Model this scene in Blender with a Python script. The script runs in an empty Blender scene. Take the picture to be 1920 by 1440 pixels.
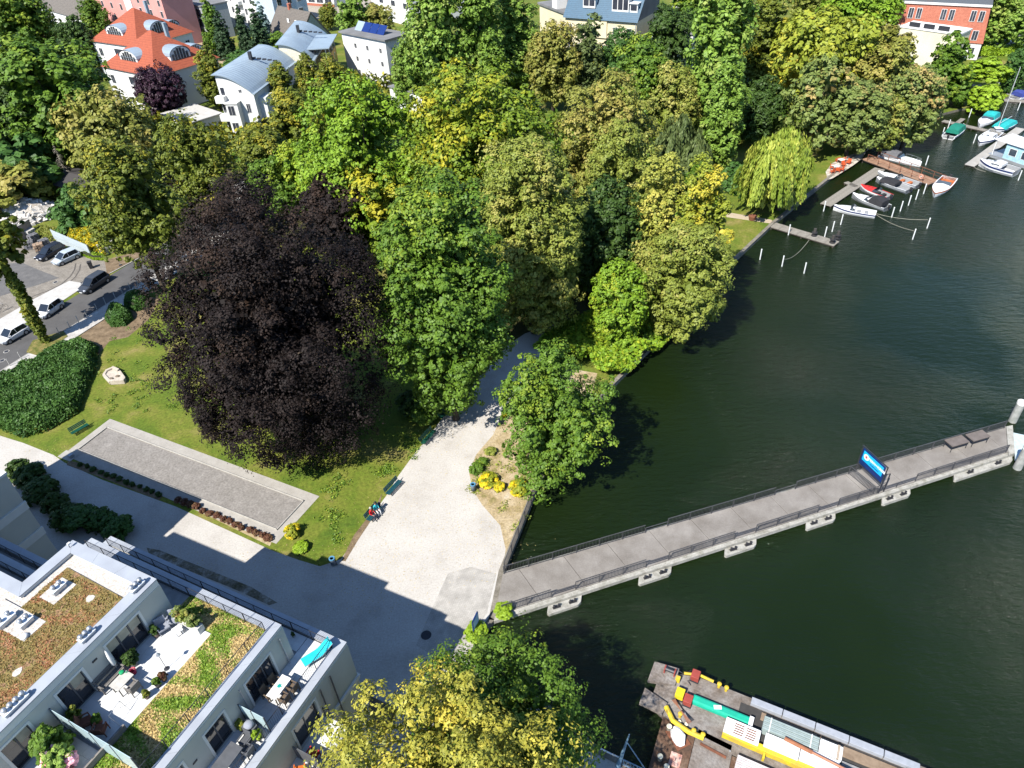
import bpy, bmesh, math, random
import numpy as np
from mathutils import Vector, Matrix

# ------------------------------------------------------------------ camera
FPX, NX, NY, HC = 1360.0, 1060.0, 2450.0, 48.0      # focal length and nadir in photo pixels, camera height above the lawn
def _n(v): return v / np.linalg.norm(v)
DOWN = _n(np.array([NX - 960, NY - 720, FPX]))
FW = _n(np.array([0, 0, 1.0]) - DOWN * DOWN[2])
RT = np.cross(DOWN, FW)
def G(px, py, z=0.0):
    """photo pixel -> point on the horizontal plane at height z"""
    r = np.array([px - 960, py - 720, FPX]); p = r * ((HC - z) / r.dot(DOWN))
    return Vector((p.dot(RT), p.dot(FW), z))
def depth(v): return float((RT * v[0] + FW * v[1] + DOWN * (HC - v[2]))[2])
def ang(a, b): return math.atan2(b[1] - a[1], b[0] - a[0])

S = bpy.context.scene
COL = S.collection
cd = bpy.data.cameras.new('camera'); cam = bpy.data.objects.new('camera', cd); COL.objects.link(cam)
cd.sensor_width = 36; cd.lens = 36 * FPX / 1920; cd.clip_start = 0.5; cd.clip_end = 6000
def c2w(v): return Vector((float(np.dot(v, RT)), float(np.dot(v, FW)), float(-np.dot(v, DOWN))))
cx_, cy_, cz_ = c2w((1, 0, 0)), c2w((0, -1, 0)), c2w((0, 0, -1))
cam.matrix_world = Matrix(((cx_.x, cy_.x, cz_.x, 0), (cx_.y, cy_.y, cz_.y, 0), (cx_.z, cy_.z, cz_.z, HC), (0, 0, 0, 1)))
S.camera = cam

# ------------------------------------------------------------------ light
SUNV = Vector((0.55, 0.69, -1.0)).normalized()
elev = math.asin(-SUNV.z)
W = bpy.data.worlds.new('World'); S.world = W; W.use_nodes = True
nt = W.node_tree; bg = nt.nodes['Background']
sky = nt.nodes.new('ShaderNodeTexSky'); sky.sky_type = 'NISHITA'; sky.sun_disc = False
sky.sun_elevation = elev; sky.sun_rotation = math.atan2(-SUNV.x, -SUNV.y); sky.air_density = 1.0; sky.dust_density = 0.15; sky.ozone_density = 6.0
nt.links.new(sky.outputs[0], bg.inputs[0]); bg.inputs[1].default_value = 0.108
sd = bpy.data.lights.new('sun', 'SUN'); sun = bpy.data.objects.new('sun', sd); COL.objects.link(sun)
sd.energy = 5.0; sd.angle = math.radians(0.5); sd.color = (1.0, 0.955, 0.88)
sun.rotation_euler = SUNV.to_track_quat('-Z', 'Y').to_euler(); sun.location = (-40, -50, 90)
S.view_settings.view_transform = 'Standard'; S.view_settings.look = 'None'; S.view_settings.exposure = 1.1; S.view_settings.gamma = 1
S.cycles.max_bounces = 5; S.cycles.diffuse_bounces = 2; S.cycles.glossy_bounces = 2; S.cycles.transmission_bounces = 3; S.cycles.transparent_max_bounces = 6
S.cycles.use_denoising = True

# ------------------------------------------------------------------ helpers
def tag(o, label=None, cat=None, group=None, kind=None):
    if label: o['label'] = label
    if cat: o['category'] = cat
    if group: o['group'] = group
    if kind: o['kind'] = kind
    return o
def empty(name, loc=(0, 0, 0), rz=0.0, label=None, cat=None, group=None):
    o = bpy.data.objects.new(name, None); COL.objects.link(o); o.empty_display_size = 0.3
    o.location = loc; o.rotation_euler = (0, 0, rz)
    return tag(o, label, cat, group)
def link(name, me, parent=None, loc=None, rz=None):
    o = bpy.data.objects.new(name, me); COL.objects.link(o)
    if parent is not None: o.parent = parent
    if loc is not None: o.location = loc
    if rz is not None: o.rotation_euler = (0, 0, rz)
    return o
def copy_tree(o, parent=None):
    c = o.copy(); COL.objects.link(c); c.parent = parent
    for ch in o.children: copy_tree(ch, c)
    return c

class MB:
    """collects shapes into one mesh"""
    def __init__(s): s.v = []; s.f = []; s.m = []; s.mi = 0
    def mat(s, i): s.mi = i; return s
    def add(s, vs, fs):
        b = len(s.v); s.v += [tuple(x) for x in vs]; s.f += [tuple(b + i for i in f) for f in fs]; s.m += [s.mi] * len(fs); return s
    def box(s, x0, x1, y0, y1, z0, z1):
        return s.add([(x0, y0, z0), (x1, y0, z0), (x1, y1, z0), (x0, y1, z0), (x0, y0, z1), (x1, y0, z1), (x1, y1, z1), (x0, y1, z1)],
                     [(0, 3, 2, 1), (4, 5, 6, 7), (0, 1, 5, 4), (1, 2, 6, 5), (2, 3, 7, 6), (3, 0, 4, 7)])
    def cbox(s, c, sx, sy, sz, rz=0.0, rx=0.0, ry=0.0):
        R = Matrix.Rotation(rz, 3, 'Z') @ Matrix.Rotation(ry, 3, 'Y') @ Matrix.Rotation(rx, 3, 'X'); c = Vector(c)
        vs = [c + R @ Vector((a * sx / 2, b * sy / 2, d * sz / 2)) for d in (-1, 1) for a, b in ((-1, -1), (1, -1), (1, 1), (-1, 1))]
        return s.add(vs, [(0, 3, 2, 1), (4, 5, 6, 7), (0, 1, 5, 4), (1, 2, 6, 5), (2, 3, 7, 6), (3, 0, 4, 7)])
    def prism(s, pts, z0, z1, bottom=True):
        n = len(pts); pts = list(pts)
        a = sum(pts[i][0] * pts[(i + 1) % n][1] - pts[(i + 1) % n][0] * pts[i][1] for i in range(n))
        if a < 0: pts = pts[::-1]
        vs = [(p[0], p[1], z0) for p in pts] + [(p[0], p[1], z1) for p in pts]
        fs = [tuple(range(n, 2 * n))] + [(i, (i + 1) % n, n + (i + 1) % n, n + i) for i in range(n)]
        if bottom: fs.append(tuple(reversed(range(n))))
        return s.add(vs, fs)
    def sheet(s, pts, z):
        n = len(pts); pts = list(pts)
        a = sum(pts[i][0] * pts[(i + 1) % n][1] - pts[(i + 1) % n][0] * pts[i][1] for i in range(n))
        if a < 0: pts = pts[::-1]
        return s.add([(p[0], p[1], z) for p in pts], [tuple(range(n))])
    def tube(s, pts, r, n=6, r1=None, cap=True):
        pts = [Vector(p) for p in pts]; k = len(pts); rings = []
        for i, p in enumerate(pts):
            d = (pts[min(i + 1, k - 1)] - pts[max(i - 1, 0)]).normalized()
            a = d.orthogonal().normalized() if abs(d.z) > .95 else d.cross(Vector((0, 0, 1))).normalized(); b = d.cross(a)
            rr = r if r1 is None else r + (r1 - r) * i / (k - 1)
            if isinstance(r, (list, tuple)): rr = r[i]
            rings.append([p + (a * math.cos(t * 2 * math.pi / n) + b * math.sin(t * 2 * math.pi / n)) * rr for t in range(n)])
        vs = [v for g in rings for v in g]; fs = []
        for i in range(k - 1):
            for t in range(n): fs.append((i * n + t, i * n + (t + 1) % n, (i + 1) * n + (t + 1) % n, (i + 1) * n + t))
        if cap: fs += [tuple(range(n - 1, -1, -1)), tuple((k - 1) * n + t for t in range(n))]
        return s.add(vs, fs)
    def cyl(s, c, r, z0, z1, n=12, r1=None):
        r1 = r if r1 is None else r1
        return s.tube([(c[0], c[1], z0), (c[0], c[1], z1)], r, n, r1)
    def lathe(s, prof, n=12, c=(0, 0, 0)):
        vs = []; fs = []
        for r, z in prof: vs += [(c[0] + r * math.cos(2 * math.pi * t / n), c[1] + r * math.sin(2 * math.pi * t / n), c[2] + z) for t in range(n)]
        for i in range(len(prof) - 1):
            for t in range(n): fs.append((i * n + t, i * n + (t + 1) % n, (i + 1) * n + (t + 1) % n, (i + 1) * n + t))
        fs += [tuple(range(n - 1, -1, -1)), tuple((len(prof) - 1) * n + t for t in range(n))]
        return s.add(vs, fs)
    def ball(s, c, rx, ry=None, rz=None, n=10, k=6):
        ry = rx if ry is None else ry; rz = rx if rz is None else rz
        prof = [(math.sin(math.pi * i / k), -math.cos(math.pi * i / k)) for i in range(k + 1)]
        vs = []; fs = []
        for q, z in prof: vs += [(c[0] + max(q, .01) * rx * math.cos(2 * math.pi * t / n), c[1] + max(q, .01) * ry * math.sin(2 * math.pi * t / n), c[2] + z * rz) for t in range(n)]
        for i in range(k):
            for t in range(n): fs.append((i * n + t, i * n + (t + 1) % n, (i + 1) * n + (t + 1) % n, (i + 1) * n + t))
        fs += [tuple(range(n - 1, -1, -1)), tuple(k * n + t for t in range(n))]
        return s.add(vs, fs)
    def loft(s, rings, cap=True):
        n = len(rings[0]); vs = [v for g in rings for v in g]; fs = []
        for i in range(len(rings) - 1):
            for t in range(n): fs.append((i * n + t, i * n + (t + 1) % n, (i + 1) * n + (t + 1) % n, (i + 1) * n + t))
        if cap: fs += [tuple(range(n - 1, -1, -1)), tuple((len(rings) - 1) * n + t for t in range(n))]
        return s.add(vs, fs)
    def mesh(s, name, mats, smooth=False):
        me = bpy.data.meshes.new(name); me.from_pydata(s.v, [], s.f)
        for m in (mats if isinstance(mats, (list, tuple)) else [mats]): me.materials.append(m)
        me.polygons.foreach_set('material_index', s.m)
        if smooth: me.polygons.foreach_set('use_smooth', [True] * len(s.f))
        me.update(); return me
    def build(s, name, mats, parent=None, loc=None, rz=None, smooth=False, bevel=0):
        o = link(name, s.mesh(name, mats, smooth), parent, loc, rz)
        if bevel:
            b = o.modifiers.new('bevel', 'BEVEL'); b.width = bevel; b.segments = 2; b.limit_method = 'ANGLE'
        return o

# ------------------------------------------------------------------ materials
MATS = {}
KC = .80          # the photograph is exposed bright: base colours are kept down and the exposure is raised
def dk(c): return tuple(x * KC for x in c)
def mat(name, col, rough=.75, col2=None, scale=3.0, detail=4.0, bump=0.0, bscale=60.0, spec=.3, metal=0.0, contrast=(.35, .65), coord='Object', emit=None, fine=.12):
    if name in MATS: return MATS[name]
    m = bpy.data.materials.new(name); m.use_nodes = True; t = m.node_tree; L = t.links; N = t.nodes
    b = N['Principled BSDF']; b.inputs['Roughness'].default_value = rough; b.inputs['Specular IOR Level'].default_value = spec; b.inputs['Metallic'].default_value = metal
    tc = N.new('ShaderNodeTexCoord'); no = N.new('ShaderNodeTexNoise'); no.inputs['Scale'].default_value = scale; no.inputs['Detail'].default_value = detail
    L.new(tc.outputs[coord], no.inputs['Vector'])
    rp = N.new('ShaderNodeValToRGB'); rp.color_ramp.elements[0].position = contrast[0]; rp.color_ramp.elements[1].position = contrast[1]
    c2 = dk(col2 if col2 else tuple(c * .8 for c in col)); col = dk(col)
    rp.color_ramp.elements[0].color = (*c2, 1); rp.color_ramp.elements[1].color = (*col, 1)
    L.new(no.outputs['Fac'], rp.inputs[0])
    n2 = N.new('ShaderNodeTexNoise'); n2.inputs['Scale'].default_value = bscale; n2.inputs['Detail'].default_value = 3
    L.new(tc.outputs[coord], n2.inputs['Vector'])
    mr = N.new('ShaderNodeMapRange'); mr.inputs[3].default_value = 1 - fine; mr.inputs[4].default_value = 1 + fine; mr.inputs[1].default_value = .3; mr.inputs[2].default_value = .7
    L.new(n2.outputs['Fac'], mr.inputs[0])
    mu = N.new('ShaderNodeMix'); mu.data_type = 'RGBA'; mu.blend_type = 'MULTIPLY'; mu.inputs[0].default_value = 1
    L.new(rp.outputs[0], mu.inputs[6]); L.new(mr.outputs[0], mu.inputs[7])
    L.new(mu.outputs[2], b.inputs['Base Color'])
    if bump:
        bn = N.new('ShaderNodeBump'); bn.inputs['Strength'].default_value = bump; bn.inputs['Distance'].default_value = .05
        L.new(n2.outputs['Fac'], bn.inputs['Height']); L.new(bn.outputs[0], b.inputs['Normal'])
    MATS[name] = m; return m

def multi(name, cols, scale, rough=.9, fine=.25, fscale=12.0, bump=.4, bdist=.05, warp=0.0, detail=5.0):
    """a surface of several colours mixed by noise bands plus fine grain"""
    if name in MATS: return MATS[name]
    m = bpy.data.materials.new(name); m.use_nodes = True; t = m.node_tree; L = t.links; N = t.nodes
    b = N['Principled BSDF']; b.inputs['Roughness'].default_value = rough; b.inputs['Specular IOR Level'].default_value = .2
    tc = N.new('ShaderNodeTexCoord'); no = N.new('ShaderNodeTexNoise'); no.inputs['Scale'].default_value = scale; no.inputs['Detail'].default_value = detail; no.inputs['Roughness'].default_value = .62
    no.inputs['Distortion'].default_value = warp
    L.new(tc.outputs['Object'], no.inputs['Vector'])
    rp = N.new('ShaderNodeValToRGB'); cr = rp.color_ramp
    while len(cr.elements) < len(cols): cr.elements.new(.5)
    for i, (p, c) in enumerate(cols): cr.elements[i].position = p
    for i, (p, c) in enumerate(cols): cr.elements[i].color = (*dk(c), 1)
    L.new(no.outputs['Fac'], rp.inputs[0])
    n2 = N.new('ShaderNodeTexNoise'); n2.inputs['Scale'].default_value = fscale; n2.inputs['Detail'].default_value = 4; n2.inputs['Roughness'].default_value = .7
    L.new(tc.outputs['Object'], n2.inputs['Vector'])
    mr = N.new('ShaderNodeMapRange'); mr.inputs[1].default_value = .3; mr.inputs[2].default_value = .7; mr.inputs[3].default_value = 1 - fine; mr.inputs[4].default_value = 1 + fine
    L.new(n2.outputs['Fac'], mr.inputs[0])
    mu = N.new('ShaderNodeMix'); mu.data_type = 'RGBA'; mu.blend_type = 'MULTIPLY'; mu.inputs[0].default_value = 1
    L.new(rp.outputs[0], mu.inputs[6]); L.new(mr.outputs[0], mu.inputs[7]); L.new(mu.outputs[2], b.inputs['Base Color'])
    if bump:
        bn = N.new('ShaderNodeBump'); bn.inputs['Strength'].default_value = bump; bn.inputs['Distance'].default_value = bdist
        L.new(n2.outputs['Fac'], bn.inputs['Height']); L.new(bn.outputs[0], b.inputs['Normal'])
    MATS[name] = m; return m

def brickmat(name, c1, c2, cm, w, h, mortar, rot=0.0, rough=.85, off=.5):
    if name in MATS: return MATS[name]
    m = bpy.data.materials.new(name); m.use_nodes = True; t = m.node_tree; L = t.links; N = t.nodes
    b = N['Principled BSDF']; b.inputs['Roughness'].default_value = rough; b.inputs['Specular IOR Level'].default_value = .25
    tc = N.new('ShaderNodeTexCoord'); mp = N.new('ShaderNodeMapping'); mp.inputs['Rotation'].default_value = (0, 0, rot)
    br = N.new('ShaderNodeTexBrick'); br.inputs['Scale'].default_value = 1; br.inputs['Brick Width'].default_value = w; br.inputs['Row Height'].default_value = h; br.inputs['Mortar Size'].default_value = mortar
    br.inputs['Color1'].default_value = (*dk(c1), 1); br.inputs['Color2'].default_value = (*dk(c2), 1); br.inputs['Mortar'].default_value = (*dk(cm), 1); br.offset = off
    L.new(tc.outputs['Object'], mp.inputs[0]); L.new(mp.outputs[0], br.inputs['Vector'])
    no = N.new('ShaderNodeTexNoise'); no.inputs['Scale'].default_value = 1.2; no.inputs['Detail'].default_value = 6; L.new(tc.outputs['Object'], no.inputs['Vector'])
    mr = N.new('ShaderNodeMapRange'); mr.inputs[1].default_value = .3; mr.inputs[2].default_value = .7; mr.inputs[3].default_value = .8; mr.inputs[4].default_value = 1.15; L.new(no.outputs['Fac'], mr.inputs[0])
    mu = N.new('ShaderNodeMix'); mu.data_type = 'RGBA'; mu.blend_type = 'MULTIPLY'; mu.inputs[0].default_value = 1
    L.new(br.outputs['Color'], mu.inputs[6]); L.new(mr.outputs[0], mu.inputs[7]); L.new(mu.outputs[2], b.inputs['Base Color'])
    MATS[name] = m; return m

def leafmat(name, col, col2, patch=None, pth=(.55, .75), trans=.2, rough=.55, spec=.25):
    """foliage: col..col2 by per-leaf tint, patch colour on some clumps"""
    if name in MATS: return MATS[name]
    m = bpy.data.materials.new(name); m.use_nodes = True; t = m.node_tree; L = t.links; N = t.nodes
    for n in list(N): N.remove(n)
    out = N.new('ShaderNodeOutputMaterial'); a = N.new('ShaderNodeAttribute'); a.attribute_name = 'tint'
    mx = N.new('ShaderNodeMix'); mx.data_type = 'RGBA'; mx.inputs[6].default_value = (*col, 1); mx.inputs[7].default_value = (*col2, 1)
    L.new(a.outputs['Fac'], mx.inputs[0]); c = mx.outputs[2]
    if patch:
        a2 = N.new('ShaderNodeAttribute'); a2.attribute_name = 'patch'
        mr = N.new('ShaderNodeMapRange'); mr.inputs[1].default_value = pth[0]; mr.inputs[2].default_value = pth[1]; L.new(a2.outputs['Fac'], mr.inputs[0])
        m2 = N.new('ShaderNodeMix'); m2.data_type = 'RGBA'; m2.inputs[7].default_value = (*patch, 1)
        L.new(c, m2.inputs[6]); L.new(mr.outputs[0], m2.inputs[0]); c = m2.outputs[2]
    p = N.new('ShaderNodeBsdfPrincipled'); p.inputs['Roughness'].default_value = rough; p.inputs['Specular IOR Level'].default_value = spec; L.new(c, p.inputs['Base Color'])
    tr = N.new('ShaderNodeBsdfTranslucent'); L.new(c, tr.inputs['Color'])
    ms = N.new('ShaderNodeMixShader'); ms.inputs[0].default_value = trans; L.new(p.outputs[0], ms.inputs[1]); L.new(tr.outputs[0], ms.inputs[2]); L.new(ms.outputs[0], out.inputs[0])
    MATS[name] = m; return m

BARK = mat('bark', (.11, .085, .06), .9, (.05, .038, .028), scale=6, bump=.6, bscale=25)
LEAF = dict(
    green=leafmat('leaf_green', (.046, .098, .010), (.120, .205, .020), (.22, .28, .025), (.72, .95)),
    bright=leafmat('leaf_bright', (.085, .165, .011), (.205, .320, .022), (.30, .34, .024), (.7, .95)),
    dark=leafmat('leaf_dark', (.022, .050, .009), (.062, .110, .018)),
    olive=leafmat('leaf_olive', (.102, .138, .018), (.250, .278, .048), (.31, .29, .07), (.65, .9)),
    brown=leafmat('leaf_brown', (.112, .130, .020), (.262, .262, .050), (.29, .245, .06), (.55, .85)),
    maple=leafmat('leaf_maple', (.072, .126, .009), (.180, .248, .018), (.335, .310, .020), (.55, .82)),
    yellow=leafmat('leaf_yellow', (.15, .165, .022), (.36, .335, .048), (.47, .385, .050), (.5, .85)),
    pale=leafmat('leaf_pale_yellow', (.14, .165, .025), (.34, .35, .060), (.43, .39, .075), (.5, .9)),
    ylime=leafmat('leaf_yellow_lime', (.125, .165, .015), (.30, .33, .035), (.45, .38, .04), (.6, .85)),
    linden=leafmat('leaf_linden', (.062, .090, .011), (.165, .190, .022), (.32, .28, .025), (.66, .9)),
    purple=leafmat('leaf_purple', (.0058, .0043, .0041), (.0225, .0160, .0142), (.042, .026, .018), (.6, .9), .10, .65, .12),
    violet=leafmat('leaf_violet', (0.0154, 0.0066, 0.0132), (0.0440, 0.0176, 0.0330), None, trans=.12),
    willow=leafmat('leaf_willow', (.130, .195, .020), (.320, .380, .055), (.36, .38, .06), (.6, .95)),
    wdark=leafmat('leaf_weeping', (0.0650, 0.0975, 0.0286), (0.1430, 0.1820, 0.0585)),
    conifer=leafmat('leaf_conifer', (0.0182, 0.0442, 0.0182), (0.0520, 0.0936, 0.0364), None, trans=.1),
    blue=leafmat('leaf_blue_spruce', (0.0585, 0.1105, 0.1040), (0.1430, 0.2145, 0.1950), None, trans=.1),
    poplar=leafmat('leaf_poplar', (.085, .155, .019), (.200, .310, .045), (.28, .33, .075), (.7, .95)),
    hedge=leafmat('leaf_hedge', (.026, .072, .014), (.075, .155, .028)),
    gold=leafmat('leaf_gold', (.14, .18, .016), (.28, .29, .02), (.60, .45, .015), (.42, .58)),
    red=leafmat('leaf_red', (.075, .028, .018), (.150, .065, .035), (.15, .09, .04), (.5, .7)),
    birch=leafmat('leaf_birch', (0.0910, 0.1365, 0.0312), (0.1950, 0.2340, 0.0585), (0.3640, 0.2600, 0.0910), (.72, .92)),
    lime=leafmat('leaf_lime', (.13, .22, .012), (.25, .36, .022)),
    dry=leafmat('leaf_dry', (0.2600, 0.2015, 0.0780), (0.5200, 0.4030, 0.1820)),
    pink=leafmat('leaf_pink_flower', (0.1300, 0.2210, 0.0390), (0.2600, 0.3640, 0.0650), (1.1050, 0.5460, 0.5850), (.5, .55)),
)

# ------------------------------------------------------------------ foliage
def unit(rng, n):
    v = rng.normal(size=(n, 3)); return v / np.linalg.norm(v, axis=1, keepdims=True)
def quads_mesh(name, P, T, Bv, tint, patch, material):
    n = len(P); V = np.empty((n, 4, 3), np.float32)
    V[:, 0] = P + T; V[:, 1] = P + Bv; V[:, 2] = P - T; V[:, 3] = P - Bv
    me = bpy.data.meshes.new(name); me.vertices.add(n * 4); me.loops.add(n * 4); me.polygons.add(n)
    me.vertices.foreach_set('co', V.ravel()); me.loops.foreach_set('vertex_index', np.arange(n * 4, dtype=np.int32))
    me.polygons.foreach_set('loop_start', np.arange(0, n * 4, 4, dtype=np.int32)); me.polygons.foreach_set('loop_total', np.full(n, 4, np.int32))
    for nm, ar in (('tint', tint), ('patch', patch)):
        at = me.attributes.new(nm, 'FLOAT', 'FACE'); at.data.foreach_set('value', np.clip(ar, 0, 1).astype(np.float32))
    me.materials.append(material); me.update(); me.validate(); return me
def profile(kind, z):
    z = np.clip(z, -1, 1)
    if kind == 'round': return np.sqrt(np.maximum(1 - z * z, 0)) ** .85
    if kind == 'dome': return np.where(z < -.35, 1 - .25 * ((-.35 - z) / .65) ** 2, np.sqrt(np.maximum(1 - ((z + .35) / 1.35) ** 2, 0)))
    if kind == 'cone': return (1 - z) / 2 * .95 + .05
    if kind == 'egg': return np.sqrt(np.maximum(1 - z * z, 0)) * (1 - .28 * z)
    if kind == 'column': return np.maximum(1 - np.abs(z) ** 3.0, 0) ** .8
    return np.sqrt(np.maximum(1 - z * z, 0))
def crown_mesh(name, material, seed, R=1.0, Rz=1.0, lobes=46, subs=11, per=40, leaf=.045, kind='round', lr=.30, droop=0.0, low=-1.0, ragged=.18, long=1.5, flat=.6, fill=.12, patchbias=None, inner=12):
    """crown centred at the origin: lobes -> clumps -> leaf faces"""
    rng = np.random.default_rng(seed); asp = Rz / R; lobes = int(lobes * (.55 + .45 * asp)) if asp > 1 else lobes
    C = []; tries = 0; sp = 1.35 * math.sqrt(4.0 / lobes)
    while len(C) < lobes and tries < 6000:
        tries += 1
        z = rng.uniform(low, 1) ; th = rng.uniform(0, 2 * math.pi); r = float(profile(kind, np.array(z)))
        k = rng.uniform(.62, .86) if rng.random() > fill else rng.uniform(.1, .5)
        p = np.array([r * k * math.cos(th), r * k * math.sin(th), z * .86])
        if all(np.linalg.norm(p - q) > sp * .62 for q in C) or tries > 4500: C.append(p)
    C = np.array(C); n = len(C)
    C[:, :2] += rng.normal(size=(n, 2)) * ragged * .35; C[:, 2] *= asp
    LR = lr * rng.uniform(.55, 1.45, n); subs = int(subs * 1.6); per = max(6, int(per / 1.6))
    LP = rng.random(n)
    if patchbias is not None: LP = np.clip(.55 * LP + .45 * (C @ np.array(patchbias) * .5 + .5), 0, 1)
    # clumps
    d = unit(rng, n * subs); li = np.repeat(np.arange(n), subs)
    out = C[li] / (np.linalg.norm(C[li], axis=1, keepdims=True) + 1e-6)
    d = d + out * .55 + np.array([0, 0, .35]); d /= np.linalg.norm(d, axis=1, keepdims=True)
    SR = LR[li] * rng.uniform(.20, .52, len(li))
    SC = C[li] + d * (LR[li] * rng.uniform(.65, 1.0 + ragged, len(li)))[:, None]
    SC[:, 2] -= droop * rng.random(len(li)) * LR[li] * 2
    ST = rng.random(len(li)); SP = np.clip(LP[li] * .75 + .25 * rng.random(len(li)), 0, 1)
    m = len(li); e = unit(rng, m * per); si = np.repeat(np.arange(m), per)
    e2 = e + d[si] * .35; e2 /= np.linalg.norm(e2, axis=1, keepdims=True)
    rad = (SR[si] * (.45 + .55 * rng.random(m * per) ** .6))[:, None]
    P = SC[si] + e2 * rad * np.array([1, 1, flat])
    nor = e2 * .6 + d[si] * .45 + np.array([0, 0, .35]) + unit(rng, m * per) * .42
    nor /= np.linalg.norm(nor, axis=1, keepdims=True)
    q = np.percentile(np.linalg.norm(P[:, :2], axis=1), 98.5); za, zb = np.percentile(P[:, 2], .6), np.percentile(P[:, 2], 99.4)
    nrm = np.array([1 / q, 1 / q, 2 * asp / (zb - za)]); P = (P - np.array([0, 0, (za + zb) / 2])) * nrm; C = (C - np.array([0, 0, (za + zb) / 2])) * nrm
    P = P * R
    ref = unit(rng, len(P))
    if droop: ref = ref * (1 - min(droop, .9)) + np.array([0, 0, -1.0]) * droop
    T = ref - nor * np.sum(ref * nor, axis=1, keepdims=True); T /= np.linalg.norm(T, axis=1, keepdims=True) + 1e-6
    Bv = np.cross(nor, T)
    s = leaf * R * rng.uniform(.65, 1.35, len(P))[:, None]
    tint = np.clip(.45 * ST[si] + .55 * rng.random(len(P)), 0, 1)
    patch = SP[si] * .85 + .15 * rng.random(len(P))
    # oversized inner leaves in darker tints, added to block light and sight through the crown
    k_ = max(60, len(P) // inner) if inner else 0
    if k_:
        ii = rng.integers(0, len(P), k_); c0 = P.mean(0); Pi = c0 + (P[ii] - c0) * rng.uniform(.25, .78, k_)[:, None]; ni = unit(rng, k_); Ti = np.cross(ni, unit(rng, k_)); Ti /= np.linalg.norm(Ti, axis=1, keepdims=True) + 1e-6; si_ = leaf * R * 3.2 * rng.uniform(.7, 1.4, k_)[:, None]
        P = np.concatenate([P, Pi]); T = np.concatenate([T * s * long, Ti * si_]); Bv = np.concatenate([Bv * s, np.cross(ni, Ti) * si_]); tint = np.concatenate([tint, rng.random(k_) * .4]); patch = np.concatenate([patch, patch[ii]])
    else: T = T * s * long; Bv = Bv * s
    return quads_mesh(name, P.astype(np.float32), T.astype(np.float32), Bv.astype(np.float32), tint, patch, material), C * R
def trunk_mesh(name, h0, zc, limbs, r, seed, lean=0.0, mat_=None, nl=9):
    rng = random.Random(seed); mb = MB()
    top = Vector((lean, 0, zc * 1.05))
    mid = Vector((lean * .4 + rng.uniform(-.2, .2) * r, rng.uniform(-.2, .2) * r, zc * .5))
    mb.tube([(0, 0, -.15), (0, 0, .35), mid, top], [r * 1.35, r, r * .8, r * .35], 8)
    ls = sorted(limbs, key=lambda c: rng.random())[:nl]
    for c in ls:
        c = Vector(c) + Vector((0, 0, zc)); t = rng.uniform(.45, .85); s0 = mid.lerp(top, max(0, (t - .5) * 2)) if t > .5 else Vector((0, 0, 0)).lerp(mid, t * 2)
        if c.z < s0.z * .9: s0 = s0 * .8
        mm = s0.lerp(c, .5) + Vector((0, 0, -.05 * (c - s0).length))
        mb.tube([s0, mm, c], [r * .38, r * .24, r * .07], 5)
    return mb.mesh(name, mat_ or BARK, True)

def solve(x0, x1, y0, y1, zbf=.12, h=None):
    """photo bbox of a crown -> base position, radii and height (it stands on z = 0)"""
    cx = (x0 + x1) / 2; cy = (y0 + y1) / 2; he = (y1 - y0) / 2; zc = 5.0
    for i in range(40):
        p = G(cx, cy, zc); D = depth(p)
        r = _n(np.array([cx - 960, cy - 720, FPX])); sp = r.dot(DOWN); cp = math.sqrt(1 - sp * sp)
        R = (x1 - x0) / 2 * D / FPX; hh = he * D / FPX
        Rz = math.sqrt(max(hh * hh - (R * sp) ** 2, (.35 * R * cp) ** 2)) / cp
        ht = 2 * Rz / (1 - zbf)
        if h:
            ht = h; Rz = h * (1 - zbf) / 2; cy = y0 + math.sqrt((R * sp) ** 2 + (Rz * cp) ** 2) * FPX / D
        zc = zc * .5 + .5 * (ht - Rz)
    return Vector((p.x, p.y, 0)), R, Rz, ht
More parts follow.
